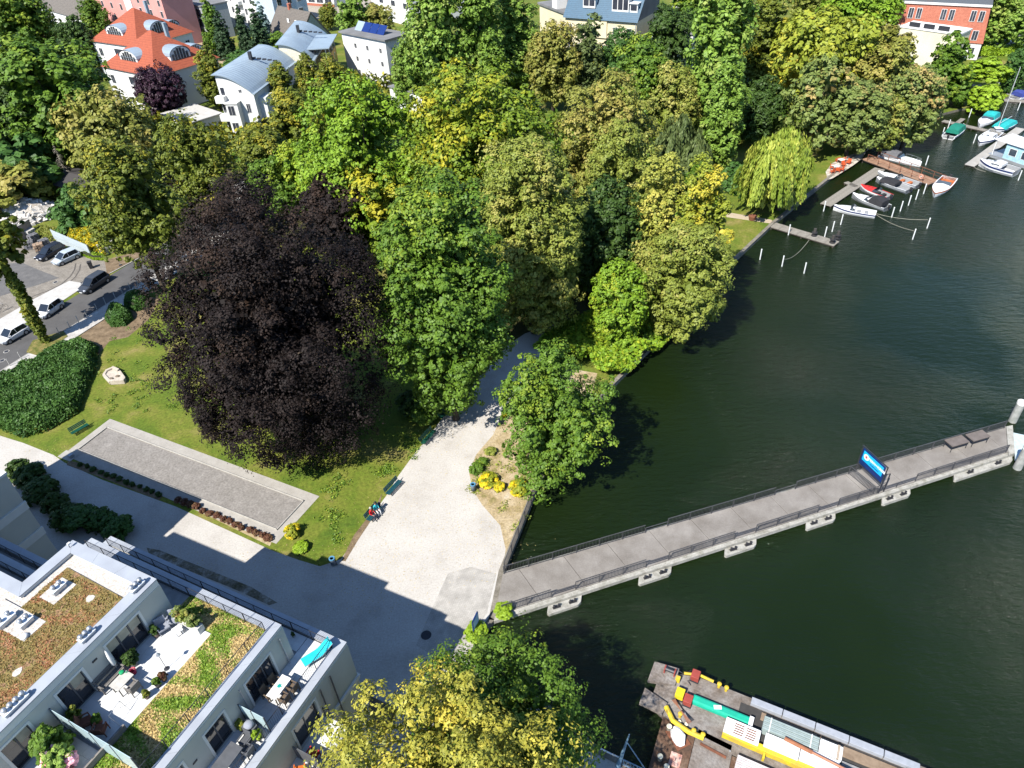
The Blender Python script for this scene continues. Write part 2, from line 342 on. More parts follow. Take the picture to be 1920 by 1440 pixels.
# ------------------------------------------------------------------ setting: water, land, paths, road
ZW = -0.45
def xy(pts, z=0.0): return [G(a, b, z).xy for a, b in pts]
def struct(name, mb, m, **k): return tag(mb.build(name, m, **k), kind='structure')
def watermat():
    m = bpy.data.materials.new('lake_water'); m.use_nodes = True; t = m.node_tree; L = t.links; N = t.nodes
    b = N['Principled BSDF']; b.inputs['Roughness'].default_value = .07; b.inputs['IOR'].default_value = 1.33; b.inputs['Specular IOR Level'].default_value = .38
    tc = N.new('ShaderNodeTexCoord')
    n0 = N.new('ShaderNodeTexNoise'); n0.inputs['Scale'].default_value = .06; n0.inputs['Detail'].default_value = 3; L.new(tc.outputs['Object'], n0.inputs['Vector'])
    rp = N.new('ShaderNodeValToRGB'); rp.color_ramp.elements[0].position = .3; rp.color_ramp.elements[1].position = .7
    rp.color_ramp.elements[0].color = (.0048, .0102, .0024, 1); rp.color_ramp.elements[1].color = (.0070, .0135, .0034, 1)
    L.new(n0.outputs['Fac'], rp.inputs[0]); L.new(rp.outputs[0], b.inputs['Base Color'])
    mp = N.new('ShaderNodeMapping'); mp.inputs['Scale'].default_value = (1.0, 2.6, 1.0); mp.inputs['Rotation'].default_value = (0, 0, .55); L.new(tc.outputs['Object'], mp.inputs[0])
    n1 = N.new('ShaderNodeTexNoise'); n1.inputs['Scale'].default_value = .75; n1.inputs['Detail'].default_value = 6; n1.inputs['Roughness'].default_value = .66; L.new(mp.outputs[0], n1.inputs['Vector'])
    n2 = N.new('ShaderNodeTexNoise'); n2.inputs['Scale'].default_value = .05; n2.inputs['Detail'].default_value = 2; L.new(tc.outputs['Object'], n2.inputs['Vector'])
    mr = N.new('ShaderNodeMapRange'); mr.inputs[1].default_value = .35; mr.inputs[2].default_value = .65; mr.inputs[3].default_value = .2; mr.inputs[4].default_value = 1.15; L.new(n2.outputs['Fac'], mr.inputs[0])
    mu = N.new('ShaderNodeMath'); mu.operation = 'MULTIPLY'; L.new(n1.outputs['Fac'], mu.inputs[0]); L.new(mr.outputs[0], mu.inputs[1])
    bn = N.new('ShaderNodeBump'); bn.inputs['Strength'].default_value = 1.0; bn.inputs['Distance'].default_value = .42
    L.new(mu.outputs[0], bn.inputs['Height']); L.new(bn.outputs[0], b.inputs['Normal'])
    return m
struct('lake_water', MB().sheet([(-3500, -500), (3500, -500), (3500, 4500), (-3500, 4500)], ZW), watermat())

SHORE = [(1330, 1530), (1200, 1446), (1165, 1422), (1124, 1402), (985, 1285), (896, 1200), (927, 1163), (945, 1073), (1012, 905), (1090, 800), (1150, 722), (1218, 655), (1300, 575), (1368, 497), (1452, 418), (1556, 334), (1640, 262), (1700, 232), (1765, 213), (1800, 204), (1850, 196), (1900, 178), (2060, 150), (2500, 120)]
shore = xy(SHORE)
land = [Vector((60, -300))] + shore + [Vector((3500, 700)), Vector((3500, 4500)), Vector((-3500, 4500)), Vector((-3500, -400)), Vector((60, -400))]
M_GRASS = multi('lawn_grass', [(.30, (.062, .108, .011)), (.43, (.098, .140, .014)), (.55, (.140, .158, .023)), (.68, (.225, .190, .062))], .22, fine=.35, fscale=3.5, bump=.6, bdist=.12)
struct('ground', MB().sheet(land, 0.0), M_GRASS)

M_GRAVEL = multi('pale_gravel', [(.28, (.36, .335, .30)), (.45, (.435, .41, .375)), (.72, (.485, .465, .43))], .28, fine=.16, fscale=7, bump=.25, bdist=.03)
M_DRY = multi('dry_sand_grass', [(.28, (.13, .13, .03)), (.42, (.30, .23, .12)), (.62, (.42, .34, .22)), (.75, (.45, .40, .31))], .7, fine=.35, fscale=6, bump=.5)
M_EARTH = multi('bare_earth', [(.3, (.10, .07, .04)), (.7, (.24, .175, .11))], 1.2, fine=.3, fscale=8)
M_ASPH = multi('asphalt', [(.3, (.075, .073, .072)), (.7, (.105, .102, .100))], .5, fine=.15, fscale=14, bump=.2, bdist=.02)
M_CONC = multi('concrete', [(.3, (.30, .285, .26)), (.7, (.40, .385, .355))], 1.0, fine=.12, fscale=12, bump=.15, bdist=.02)
M_CONCL = multi('pale_concrete', [(.3, (.40, .385, .36)), (.7, (.50, .485, .46))], 1.0, fine=.12, fscale=12, bump=.15, bdist=.02)
M_QUAY = multi('quay_stone', [(.3, (.12, .11, .09)), (.7, (.24, .22, .18))], 1.5, fine=.25, fscale=8)

# gravel promenade from the street to the pier and up past the benches
PATH = [(-120, 772), (0, 817), (45, 831), (100, 853), (122, 868), (190, 899), (330, 950), (510, 1032), (560, 1050), (600, 1062), (640, 1048), (668, 1005), (700, 962), (724, 930), (745, 895), (776, 852), (800, 824), (832, 780), (872, 738), (905, 700), (940, 655), (985, 625), (1040, 608), (1062, 616), (1040, 650), (1010, 680), (975, 720), (945, 768), (925, 815), (893, 852), (880, 885), (886, 918), (905, 948), (938, 985), (948, 1030), (944, 1073), (926, 1163), (898, 1198), (985, 1284), (1120, 1398), (1160, 1420), (1330, 1560), (300, 1700), (-300, 1600), (-400, 1000)]
struct('gravel_path', MB().sheet(xy(PATH), .006), M_GRAVEL)
# dry patch between path, fence and shore tree
struct('dry_ground', MB().sheet(xy([(880, 888), (893, 852), (925, 815), (945, 768), (985, 716), (1060, 690), (1120, 700), (1098, 780), (1016, 898), (1008, 910), (976, 990), (946, 1062), (948, 1030), (938, 985), (905, 948), (886, 918)]), .010), M_DRY)
# bare strips where grass meets path and hedge
struct('worn_earth', MB().sheet(xy([(640, 1052), (664, 1003), (704, 952), (716, 925), (712, 950), (690, 985), (672, 1012), (648, 1052)]), .012), M_EARTH)
struct('bare_earth', MB().sheet(xy([(150, 630), (200, 592), (262, 552), (300, 560), (278, 600), (240, 632), (205, 640), (185, 665)]), .005), M_EARTH)
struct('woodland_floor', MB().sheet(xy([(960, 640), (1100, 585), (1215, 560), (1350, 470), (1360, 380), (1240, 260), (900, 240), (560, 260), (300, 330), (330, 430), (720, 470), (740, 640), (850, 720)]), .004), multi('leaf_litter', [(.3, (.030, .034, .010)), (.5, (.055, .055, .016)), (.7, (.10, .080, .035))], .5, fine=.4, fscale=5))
# block paving in front of the pier
M_PAVER = brickmat('grey_pavers', (.37, .35, .32), (.42, .40, .365), (.29, .275, .25), .22, .11, .012, rot=-.48)
struct('paved_apron', MB().sheet(xy([(840, 1075), (883, 1063), (931, 1076), (925, 1160), (880, 1203), (905, 1216), (860, 1260), (780, 1210), (806, 1150)]), .011), M_PAVER)
# pier threshold
struct('threshold', MB().prism(xy([(931, 1076), (944, 1074), (924, 1165), (884, 1201), (879, 1199), (913, 1150)]), .0, .02), M_CONCL)

# quay wall along the water
qw = MB(); sp = [Vector(p) for p in xy(SHORE[:17])]
for i in range(len(sp) - 1):
    a, b = sp[i], sp[i + 1]; d = (b - a).normalized(); n = Vector((-d.y, d.x))    # n points to the land side
    L_ = (b - a).length
    qw.mat(0).add([(a.x, a.y, ZW - 1.5), (b.x, b.y, ZW - 1.5), (b.x, b.y, .03), (a.x, a.y, .03)], [(0, 1, 2, 3)])
    qw.mat(1).prism([a - d * .02, b + d * .02, b + n * .45 + d * .02, a + n * .45 - d * .02], .015, .055)
o = qw.build('quay_wall', [M_QUAY, multi('weathered_coping', [(.3, (.13, .115, .09)), (.7, (.24, .22, .185))], 1.2, fine=.25, fscale=9)]); tag(o, kind='structure')
bk = MB(); sp = [Vector(p) for p in xy(SHORE[16:])]
for i in range(len(sp) - 1):
    a, b = sp[i], sp[i + 1]
    bk.add([(a.x, a.y, ZW - 1), (b.x, b.y, ZW - 1), (b.x, b.y, 0), (a.x, a.y, 0)], [(0, 1, 2, 3)])
struct('lake_bank', bk, M_QUAY)

# street: carriageway, near pavement with kerb, far parking strip and yard
def along(p0, p1, t): return (p0[0] + (p1[0] - p0[0]) * t, p0[1] + (p1[1] - p0[1]) * t)
rk0, rk1 = G(16, 687), G(256, 536)                      # near kerb line
rd = (rk1 - rk0).normalized(); rn = Vector((-rd.y, rd.x, 0))
RW = (G(155, 547) - rk0).dot(rn)                        # carriageway width
def RP(s, t, z=0.0): return rk0 + rd * s + rn * t + Vector((0, 0, z))
rl = (rk1 - rk0).length
struct('road', MB().sheet([RP(-60, 0).xy, RP(rl + 60, 0).xy, RP(rl + 60, RW).xy, RP(-60, RW).xy], .008), M_ASPH)
pv = (G(190, 603) - rk0).dot(rn)
struct('pavement', MB().prism([RP(-60, -.16).xy, RP(rl + 60, -.16).xy, RP(rl + 60, pv).xy, RP(-60, pv).xy], -.05, .10), brickmat('pavement_slabs', (.42, .40, .37), (.47, .45, .42), (.33, .31, .29), .5, .5, .015, rot=math.atan2(rd.y, rd.x), off=0))
struct('kerb', MB().prism([RP(-60, 0.0).xy, RP(rl + 60, 0.0).xy, RP(rl + 60, -.155).xy, RP(-60, -.155).xy], -.05, .115), M_CONC)
struct('parking_strip', MB().prism([RP(-60, RW + .003).xy, G(112, 568).xy + Vector((0, 0)), G(165, 533).xy, G(130, 527).xy, G(66, 560).xy, RP(-60, RW + 3.2).xy], -.05, .05), M_CONCL)
struct('yard_paving', MB().sheet([RP(-60, RW + 2.6).xy, G(66, 562).xy, G(130, 528).xy, G(165, 534).xy, G(200, 516).xy, G(262, 483).xy, G(236, 478).xy, G(196, 487).xy, G(150, 478).xy, G(100, 452).xy, G(30, 455).xy, G(-200, 520).xy], .006), brickmat('yard_cobbles', (.21, .185, .155), (.26, .235, .20), (.15, .135, .115), .3, .16, .015, rot=.5))
struct('yard_asphalt', MB().sheet(xy([(-60, 575), (27, 547), (69, 535), (111, 521), (75, 507), (40, 492), (-60, 500)]), .012), multi('old_asphalt', [(.3, (.10, .098, .098)), (.7, (.15, .145, .14))], 1, fine=.2, fscale=9))
struct('far_kerb', MB().prism([G(200, 517.2).xy, G(265, 483).xy, (G(265, 483) + rn * .15).xy, (G(200, 517.2) + rn * .15).xy], -.05, .10), M_CONC)
struct('verge_earth', MB().prism(xy([(196, 488), (236, 478), (275, 470), (262, 483), (201, 515)]), -.05, .045), M_EARTH)
struct('tree_pit_verge', MB().sheet(xy([(50, 662), (62, 640), (85, 632), (120, 622), (128, 632), (100, 652), (70, 668)]), .13), multi('verge_grass', [(.3, (.06, .09, .01)), (.5, (.15, .14, .04)), (.7, (.26, .19, .07))], 1.5, fine=.4))
# tracks in the yard
# lake garden: path to the small jetty
struct('garden_path', MB().sheet(xy([(1362, 401), (1370, 399), (1446, 412), (1452, 418), (1444, 419), (1362, 407)]), .008), multi('sandy_path', [(.3, (.38, .31, .22)), (.7, (.45, .38, .28))], 1, fine=.15))
struct('cafe_terrace', MB().sheet(xy([(1548, 322), (1560, 306), (1590, 292), (1625, 282), (1618, 296), (1600, 310), (1562, 334), (1552, 337)]), .008), multi('terrace_gravel', [(.35, (.20, .17, .13)), (.6, (.55, .50, .42))], 1.2, fine=.3))
# far streets
struct('far_street', MB().sheet(xy([(520, 30), (640, 40), (640, 22), (760, 8), (900, -8), (560, 0), (450, -20), (430, -5)]), .01), multi('far_paving', [(.3, (.30, .26, .21)), (.7, (.36, .32, .27))], .2, fine=.1))
struct('garden_drive', MB().sheet(xy([(340, 62), (368, 72), (420, 105), (470, 118), (460, 126), (410, 118), (362, 95), (345, 80)]), .01), multi('sandy_drive', [(.3, (.30, .22, .13)), (.7, (.40, .31, .21))], .3, fine=.15))
struct('east_street', MB().sheet(xy([(1822, 118), (1850, 80), (1880, 60), (2000, 45), (2000, 92), (1860, 96)]), .01), M_ASPH)
struct('park_path', MB().sheet(xy([(430, 352), (470, 330), (486, 336), (470, 352), (452, 372), (436, 378)]), .012), M_CONCL)
# ------------------------------------------------------------------ trees
PROTO = {}
def proto(kind, seed=0, asp=1.0):
    """unit crowns (R = Rz = 1) and trunks shared by the trees farther off"""
    seed = seed % 2 if kind in ('round', 'egg') else seed
    asp = min((.8, 1.2, 1.7, 2.5), key=lambda a: abs(a - asp)); key = (kind, seed, asp)
    if key in PROTO: return PROTO[key]
    a = dict(round=dict(lobes=56, subs=12, per=28, leaf=.027, kind='round'), dome=dict(lobes=56, subs=12, per=26, leaf=.027, kind='dome', lr=.27),
             cone=dict(lobes=60, subs=9, per=17, leaf=.045, kind='cone', lr=.22, flat=.6), egg=dict(lobes=52, subs=12, per=26, leaf=.029, kind='egg'),
             column=dict(lobes=44, subs=10, per=20, leaf=.046, kind='column', lr=.34, flat=1.1), shrub=dict(lobes=26, subs=9, per=22, leaf=.060, kind='dome', lr=.34, ragged=.1),
             fir=dict(lobes=80, subs=7, per=18, leaf=.040, kind='cone', lr=.17, flat=.45, droop=.35, long=2.2), loose=dict(lobes=46, subs=9, per=17, leaf=.034, kind='egg', lr=.24, ragged=.5, long=1.8))[kind]
    me, C = crown_mesh(kind + '_crown', LEAF['green'], 100 + seed * 17 + len(kind), 1.0, asp, **a)
    tr = trunk_mesh(kind + '_trunk', 0, 1.35 * asp, C, .07, seed + 5)
    PROTO[key] = (me, tr, C, asp); return PROTO[key]
def place_tree(bbox, kind, leaf, label, seed=0, zbf=.12, h=None, name=None, rz=None, group='trees of the lakeside park', cat='tree'):
    p, R, Rz, ht = solve(*bbox, zbf=zbf, h=h)
    me, tr, C, pa = proto(kind, seed, Rz / R)
    root = empty(name or 'tree', p, 0, label, cat, group)
    c = link('crown', me, root, (0, 0, ht - Rz)); c.scale = (R * 1.05, R * 1.05, Rz * .98 / pa); c.rotation_euler[2] = rz if rz is not None else (bbox[0] * .37) % 6.28
    c.material_slots[0].link = 'OBJECT'; c.material_slots[0].material = LEAF[leaf]
    if cat == 'tree':
        t = link('trunk', tr, root); t.scale = (R * .85, R * .85, (ht - Rz) / (1.3 * pa))
    return root
def big_tree(bbox, foliage, label, seed, zbf=.1, h=None, name='tree', group='trees of the lakeside park', trunk=None, dens=1.12, **k):
    p, R, Rz, ht = solve(*bbox, zbf=zbf, h=h)
    root = empty(name, p, 0, label, 'tree', group)
    k['leaf'] *= .56; k['per'] = int(k['per'] * dens)
    me, C = crown_mesh('crown', LEAF[foliage], seed, R * 1.03, Rz * .93, **k)
    link('crown', me, root, (0, 0, ht - Rz))
    link('trunk', trunk_mesh('trunk', 0, ht - Rz, C, trunk or max(.22, R * .055), seed, nl=16), root)
    return root

# large ones, each with a crown of its own
big_tree((306, 728, 354, 886), 'purple', 'huge dark purple copper beech on the lawn beside the boules court', 11, .02, name='copper_beech', lobes=190, subs=13, per=34, leaf=.0118, kind='round', lr=.18, droop=.3, ragged=.08, long=1.5, flat=.9, fill=.30, dens=2.0, inner=7, patchbias=(-.7, -.3, 1.0))
big_tree((702, 956, 340, 800), 'green', 'tall green maple between the copper beech and the shaded path', 21, .05, name='maple_tree', lobes=110, subs=13, per=34, leaf=.028, kind='round', lr=.21, ragged=.22, patchbias=(-.5, 0, 1.2))
big_tree((890, 1100, 264, 622), 'olive', 'olive green tree with pale seed clusters beside the shaded path', 31, .06, name='lime_tree', lobes=95, subs=13, per=32, leaf=.028, kind='round', lr=.22, ragged=.25)
big_tree((1180, 1296, 290, 520), 'pale', 'slim yellowing tree with thin foliage above the lake shore', 41, .15, name='yellowing_tree', lobes=46, subs=10, per=22, leaf=.045, kind='egg', lr=.27, ragged=.4)
big_tree((1262, 1372, 300, 560), 'ylime', 'yellow green tree right behind the shore tree overhanging the lake', 43, .1, name='shore_tree', lobes=50, subs=11, per=28, leaf=.045, kind='egg', lr=.27, ragged=.3)
big_tree((1196, 1376, 415, 645), 'olive', 'olive alder overhanging the lake beyond the bright green thicket', 51, .03, name='alder_tree', lobes=85, subs=12, per=32, leaf=.030, kind='round', lr=.23, ragged=.28, patchbias=(-.6, -.2, .8))
big_tree((922, 1150, 648, 916), 'green', 'bushy green alder on the quay next to the pier entrance', 61, .05, name='alder_tree', lobes=64, subs=14, per=40, leaf=.026, kind='egg', lr=.26, ragged=.7, fill=.2)
big_tree((752, 1042, 130, 430), 'maple', 'large maple turning yellow at the middle of the park', 71, .12, dens=.95, name='maple_tree', lobes=105, subs=12, per=30, leaf=.027, kind='round', lr=.22, ragged=.2, patchbias=(-1.3, -.4, .3))
big_tree((562, 792, 150, 430), 'bright', 'bright light green maple left of the yellowing maple', 81, .12, dens=.95, name='maple_tree', lobes=90, subs=12, per=28, leaf=.030, kind='round', lr=.23, ragged=.22)
big_tree((1022, 1236, 138, 400), 'brown', 'broad brownish olive tree right of the yellowing maple', 91, .12, dens=.95, name='lime_tree', lobes=90, subs=12, per=28, leaf=.028, kind='round', lr=.23, ragged=.22)
big_tree((152, 335, 262, 500), 'linden', 'street lime tree with yellow tips at the roadside left of the beech', 101, .22, name='street_tree', lobes=75, subs=11, per=28, leaf=.036, kind='egg', lr=.25, ragged=.35, patchbias=(-.6, -.3, 1))
big_tree((287, 438, 214, 400), 'linden', 'dark lime tree with yellowish top directly behind the copper beech', 103, .18, dens=.95, name='street_tree', lobes=65, subs=11, per=22, leaf=.038, kind='egg', lr=.25, ragged=.3)
big_tree((1082, 1232, 226, 470), 'olive', 'drooping olive tree below the broad brownish one', 111, .1, dens=.95, name='lime_tree', lobes=65, subs=11, per=28, leaf=.036, kind='egg', lr=.26, ragged=.3)
big_tree((540, 1100, 1252, 1560), 'yellow', 'yellow autumn tree at the bottom edge beside the terrace block', 121, .25, h=15.5, name='autumn_tree', lobes=150, subs=14, per=34, leaf=.0125, kind='round', lr=.16, ragged=.45, long=1.9, inner=20)
big_tree((752, 1112, 1186, 1520), 'green', 'green tree on the quay behind the yellow autumn tree', 123, .15, h=10.5, name='quay_tree', lobes=105, subs=12, per=34, leaf=.0185, kind='round', lr=.2, ragged=.3)

# the rest share crowns: (bbox in the photo, crown, foliage, label, variant, clear stem)
REST = [
 ((440, 545, 240, 350), 'round', 'linden', 'small yellowish tree between white house and the bright maple', 1, .15),
 ((520, 610, 270, 385), 'round', 'bright', 'small bright green tree at the foot of the bright maple', 2, .1),
 ((452, 560, 298, 400), 'dome', 'green', 'green tree behind the copper beech on its right shoulder', 0, .1),
 ((560, 700, 330, 480), 'round', 'purple', 'smaller dark purple tree behind the right side of the beech', 1, .1),
 ((330, 440, 318, 420), 'round', 'purple', 'small purple tree peeping over the left top of the beech', 2, .1),
 ((640, 790, 300, 470), 'round', 'maple', 'yellow spotted tree between beech and the tall green maple', 0, .1),
 ((960, 1085, 400, 622), 'round', 'olive', 'shaded olive tree right of the path under taller crowns', 1, .08),
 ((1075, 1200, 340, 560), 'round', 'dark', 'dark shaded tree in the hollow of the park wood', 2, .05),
 ((1150, 1260, 440, 560), 'round', 'olive', 'low olive tree squeezed between hollow and alder', 2, .1),
 ((120, 292, 176, 335), 'dome', 'brown', 'round brownish tree below the red roofed house', 1, .08),
 ((2, 206, 78, 290), 'round', 'green', 'big round green tree at the left edge', 1, .08),
 ((110, 182, 36, 130), 'egg', 'dark', 'dark slim tree left of the red roofed house', 0, .05),
 ((150, 206, 0, 70), 'egg', 'green', 'green tree beside the pink house', 1, .05),
 ((-20, 95, -20, 100), 'round', 'green', 'green tree in the upper left corner', 2, .1),
 ((-60, 92, 110, 300), 'round', 'dark', 'dark tree at the left edge below the big round tree', 0, .05),
 ((-40, 112, 262, 375), 'shrub', 'hedge', 'low green thicket behind the rubble heap', 1, .0),
 ((-60, 90, 300, 400), 'shrub', 'brown', 'brownish scrub at the left edge above the rubble heap', 2, .0),
 ((50, 160, 190, 290), 'round', 'dark', 'dark tree beside the dead spruce', 1, .05),
 ((100, 190, 350, 440), 'shrub', 'hedge', 'green bush between rubble heap and the street lime', 0, .0),
 ((258, 346, 128, 215), 'round', 'violet', 'dark violet plum tree before the red roofed house', 0, .12),
 ((365, 428, 93, 195), 'egg', 'linden', 'yellow green tree between red roof and curved grey roof', 1, .08),
 ((372, 422, 0, 100), 'fir', 'green', 'green cypress between the drive and the white flats', 0, .02),
 ((396, 434, 20, 105), 'fir', 'conifer', 'dark fir next to the green cypress', 1, .02),
 ((440, 472, 15, 105), 'fir', 'conifer', 'slender fir before the white flats', 2, .02),
 ((462, 508, 12, 112), 'fir', 'conifer', 'thick dark fir beside the grey tiled house', 0, .02),
 ((478, 512, 10, 90), 'fir', 'blue', 'bluish fir behind the thick dark fir', 1, .02),
 ((572, 598, 28, 70), 'fir', 'blue', 'small blue spruce at the gable of the grey tiled house', 2, .02),
 ((498, 560, 120, 215), 'egg', 'linden', 'olive tree in front of the first curved roof', 2, .08),
 ((552, 606, 105, 205), 'egg', 'linden', 'slim tree with yellow top at the second curved roof', 0, .08),
 ((590, 658, 108, 210), 'egg', 'linden', 'yellow green tree in front of the ochre bay', 1, .08),
 ((505, 602, 168, 280), 'round', 'linden', 'round yellowish tree below the first curved roof', 2, .1),
 ((418, 480, 96, 130), 'shrub', 'hedge', 'low hedge bushes behind the first curved roof', 0, .0),
 ((505, 545, 62, 100), 'shrub', 'green', 'round bush between the curved roofs', 1, .0),
 ((598, 634, 8, 50), 'round', 'linden', 'small tree with yellow leaves beside the far street', 0, .1),
 ((625, 700, -5, 75), 'loose', 'poplar', 'leaning birch left of the solar panels', 0, .1),
 ((680, 742, 10, 75), 'round', 'brown', 'brownish tree behind the solar panels', 1, .1),
 ((732, 790, 80, 195), 'egg', 'poplar', 'green tree right of the block with solar panels', 1, .05),
 ((755, 880, -60, 190), 'egg', 'poplar', 'tall light green poplar top centre, left one', 2, .05),
 ((850, 950, -70, 180), 'egg', 'poplar', 'tall light green poplar top centre, middle one', 0, .05),
 ((920, 1012, -30, 160), 'egg', 'poplar', 'tall light green poplar top centre, right one', 1, .05),
 ((985, 1088, 48, 190), 'round', 'brown', 'brownish tree left of the blue roofed house front', 2, .1),
 ((1062, 1135, 35, 190), 'loose', 'wdark', 'feathery weeping tree before the blue roofed house', 1, .05),
 ((1125, 1205, 60, 180), 'round', 'hedge', 'bluish green pine before the cream wall', 0, .08),
 ((1145, 1262, 80, 245), 'round', 'green', 'green round tree right of the feathery weeping tree', 0, .08),
 ((1206, 1300, 18, 150), 'round', 'dark', 'dark green tree right of the blue roofed house', 1, .08),
 ((1250, 1345, -40, 110), 'round', 'green', 'green tree at the top edge left of the poplar', 2, .08),
 ((1216, 1312, 126, 260), 'round', 'olive', 'olive tree left of the tall poplar', 0, .1),
 ((1292, 1404, -50, 250), 'column', 'poplar', 'very tall dark poplar right of centre', 0, .06),
 ((1322, 1398, 120, 310), 'column', 'poplar', 'shorter poplar in front of the tall one', 1, .05),
 ((1388, 1482, -10, 190), 'egg', 'linden', 'olive green tree right of the tall poplar', 1, .08),
 ((1440, 1622, 32, 205), 'round', 'ylime', 'broad yellow green maple behind the birch', 2, .1),
 ((1545, 1690, -25, 85), 'round', 'bright', 'bright green tree left of the brick house', 0, .08),
 ((1590, 1720, 62, 215), 'egg', 'brown', 'brownish tree in front of the cream block', 0, .1),
 ((1480, 1560, -60, 60), 'round', 'olive', 'olive tree at the top edge above the yellow green maple', 1, .1),
 ((1468, 1592, 112, 270), 'loose', 'birch', 'thin birch with white stem above the willow', 1, .12),
 ((1545, 1665, 150, 275), 'round', 'birch', 'pale leafy tree behind the cafe terrace', 1, .12),
 ((1660, 1768, 128, 262), 'round', 'birch', 'reddish tinged tree leaning over the boat bay', 0, .12),
 ((1625, 1705, 180, 275), 'round', 'olive', 'olive tree overhanging the moored boats', 2, .1),
 ((1380, 1470, 150, 262), 'round', 'dark', 'dark tree above the graffiti shed', 2, .1),
 ((1728, 1826, 66, 188), 'cone', 'green', 'dense conical green tree before the brick house', 0, .04),
 ((1842, 1945, -30, 85), 'round', 'poplar', 'green tree in the upper right corner', 2, .05),
 ((1690, 1860, -60, 22), 'round', 'olive', 'tree row behind the brick house roof, middle one', 1, .05),
 ((1600, 1720, -70, 18), 'round', 'olive', 'tree row behind the brick house roof, left one', 0, .05),
 ((1108, 1212, 490, 660), 'round', 'bright', 'bright green thicket on the lake bank', 2, .0),
 ((1355, 1416, 306, 362), 'shrub', 'hedge', 'green rhododendron beside the willow', 1, .0),
 ((1820, 1890, 108, 152), 'shrub', 'lime', 'light leaves over the garden pergola', 0, .35),
 ((1815, 1880, 160, 208), 'shrub', 'lime', 'lush bank bush near the garden lawn', 2, .0),
 ((-190, -20, 60, 260), 'round', 'green', 'green tree just beyond the left edge of the view', 0, .08),
 ((-230, -60, 180, 360), 'round', 'dark', 'dark tree beyond the left edge behind the yard', 1, .08),
 ((-200, -30, -40, 110), 'round', 'olive', 'olive tree beyond the upper left corner', 0, .08),
 ((1880, 1935, 95, 170), 'round', 'hedge', 'green bush at the right edge behind the pergola', 1, .0),
]
for bb, kd, lf, lab, sd_, zb in REST:
    is_sh = kd == 'shrub'
    place_tree(bb, kd, lf, lab, sd_, zb, name='shrub' if is_sh else {'fir': 'fir_tree', 'column': 'poplar_tree', 'loose': 'birch_tree'}.get(kd, 'tree'), cat='shrub' if is_sh else 'tree', group='shrubs of the park and gardens' if is_sh else 'trees of the lakeside park')

def weeping(bbox, leaf, label, seed, n=420, per=70, ls=.10):
    p, R, Rz, ht = solve(*bbox, zbf=.02); rng = np.random.default_rng(seed)
    root = empty('weeping_willow', p, 0, label, 'tree', 'trees of the lakeside park')
    th = rng.uniform(0, 2 * np.pi, n); k = np.sqrt(rng.uniform(.02, 1, n)); knob = 1 + .16 * np.sin(th * 5 + 1) * k + .1 * np.sin(th * 11)
    dm = rng.integers(0, 9, n); dx, dy, dz, dr = rng.uniform(-.66, .66, 9) * R, rng.uniform(-.66, .66, 9) * R, rng.uniform(.62, 1.0, 9), rng.uniform(.36, .55, 9) * R; dx[0] = dy[0] = 0; dz[0] = 1
    x = dx[dm] + np.cos(th) * k * dr[dm] * knob; y = dy[dm] + np.sin(th) * k * dr[dm] * knob; zt = ht * dz[dm] * (1 - .30 * k ** 2) * rng.uniform(.9, 1.02, n); L_ = np.minimum(zt - .3, ht * rng.uniform(.15, .5, n))
    Ps, Ts, Bs, ti, pa = [], [], [], [], []
    for i in range(n):
        t = rng.random(per) ** .8; c = rng.random()
        P = np.stack([x[i] + np.cos(th[i]) * .12 * R * np.sqrt(t) + rng.normal(0, .16, per), y[i] + np.sin(th[i]) * .12 * R * np.sqrt(t) + rng.normal(0, .16, per), zt[i] - t * L_[i]], 1)
        dwn = np.tile([np.cos(th[i]) * .25, np.sin(th[i]) * .25, -1.0], (per, 1)) + rng.normal(0, .22, (per, 3)); dwn /= np.linalg.norm(dwn, axis=1, keepdims=True)
        nn = np.tile([np.cos(th[i]), np.sin(th[i]), .5], (per, 1)) + rng.normal(0, .5, (per, 3)); b = np.cross(nn, dwn); b /= np.linalg.norm(b, axis=1, keepdims=True)
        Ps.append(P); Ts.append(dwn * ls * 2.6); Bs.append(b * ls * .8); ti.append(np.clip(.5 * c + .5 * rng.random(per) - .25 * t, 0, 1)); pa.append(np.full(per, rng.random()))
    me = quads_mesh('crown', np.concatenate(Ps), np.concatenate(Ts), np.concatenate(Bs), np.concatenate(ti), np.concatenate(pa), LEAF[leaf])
    link('crown', me, root)
    C = np.stack([x, y, zt - ht * .6], 1)[:40]
    link('trunk', trunk_mesh('trunk', 0, ht * .6, C, .35, seed, nl=14), root)
weeping((1388, 1560, 232, 396), 'willow', 'golden weeping willow beside the small jetty', 7, 640, 95, .13)
weeping((1222, 1330, 212, 330), 'wdark', 'dull green weeping tree left of the poplars', 9, 260, 60, .15)

# dead spruce, ivy-clad street tree
p = G(138, 360); root = empty('dead_spruce', p, 0, 'bare grey dead spruce with drooping branches near the rubble heap', 'tree')
M_DEAD = mat('dead_wood', (.30, .27, .22), .9, (.16, .14, .11))
tr = MB(); tr.tube([(0, 0, -.1), (.1, 0, 4), (0, .1, 8.5)], [.16, .11, .02], 6); tr.build('trunk', M_DEAD, root)
br = MB(); rr = random.Random(4)
for i in range(95):
    z = rr.uniform(1.0, 8.2); a = rr.uniform(0, 6.28); l = (8.9 - z) * .33 * rr.uniform(.6, 1.1); d = Vector((math.cos(a), math.sin(a), 0))
    br.tube([Vector((0, 0, z)), Vector((0, 0, z - .15 * l)) + d * l * .6, Vector((0, 0, z - .75 * l)) + d * l], [.035, .025, .008], 4, cap=False)
br.build('branches', M_DEAD, root)
p = G(86, 641, .1); root = empty('ivy_clad_tree', p, 0, 'street tree with an ivy covered stem at the left edge', 'tree', 'trees of the lakeside park')
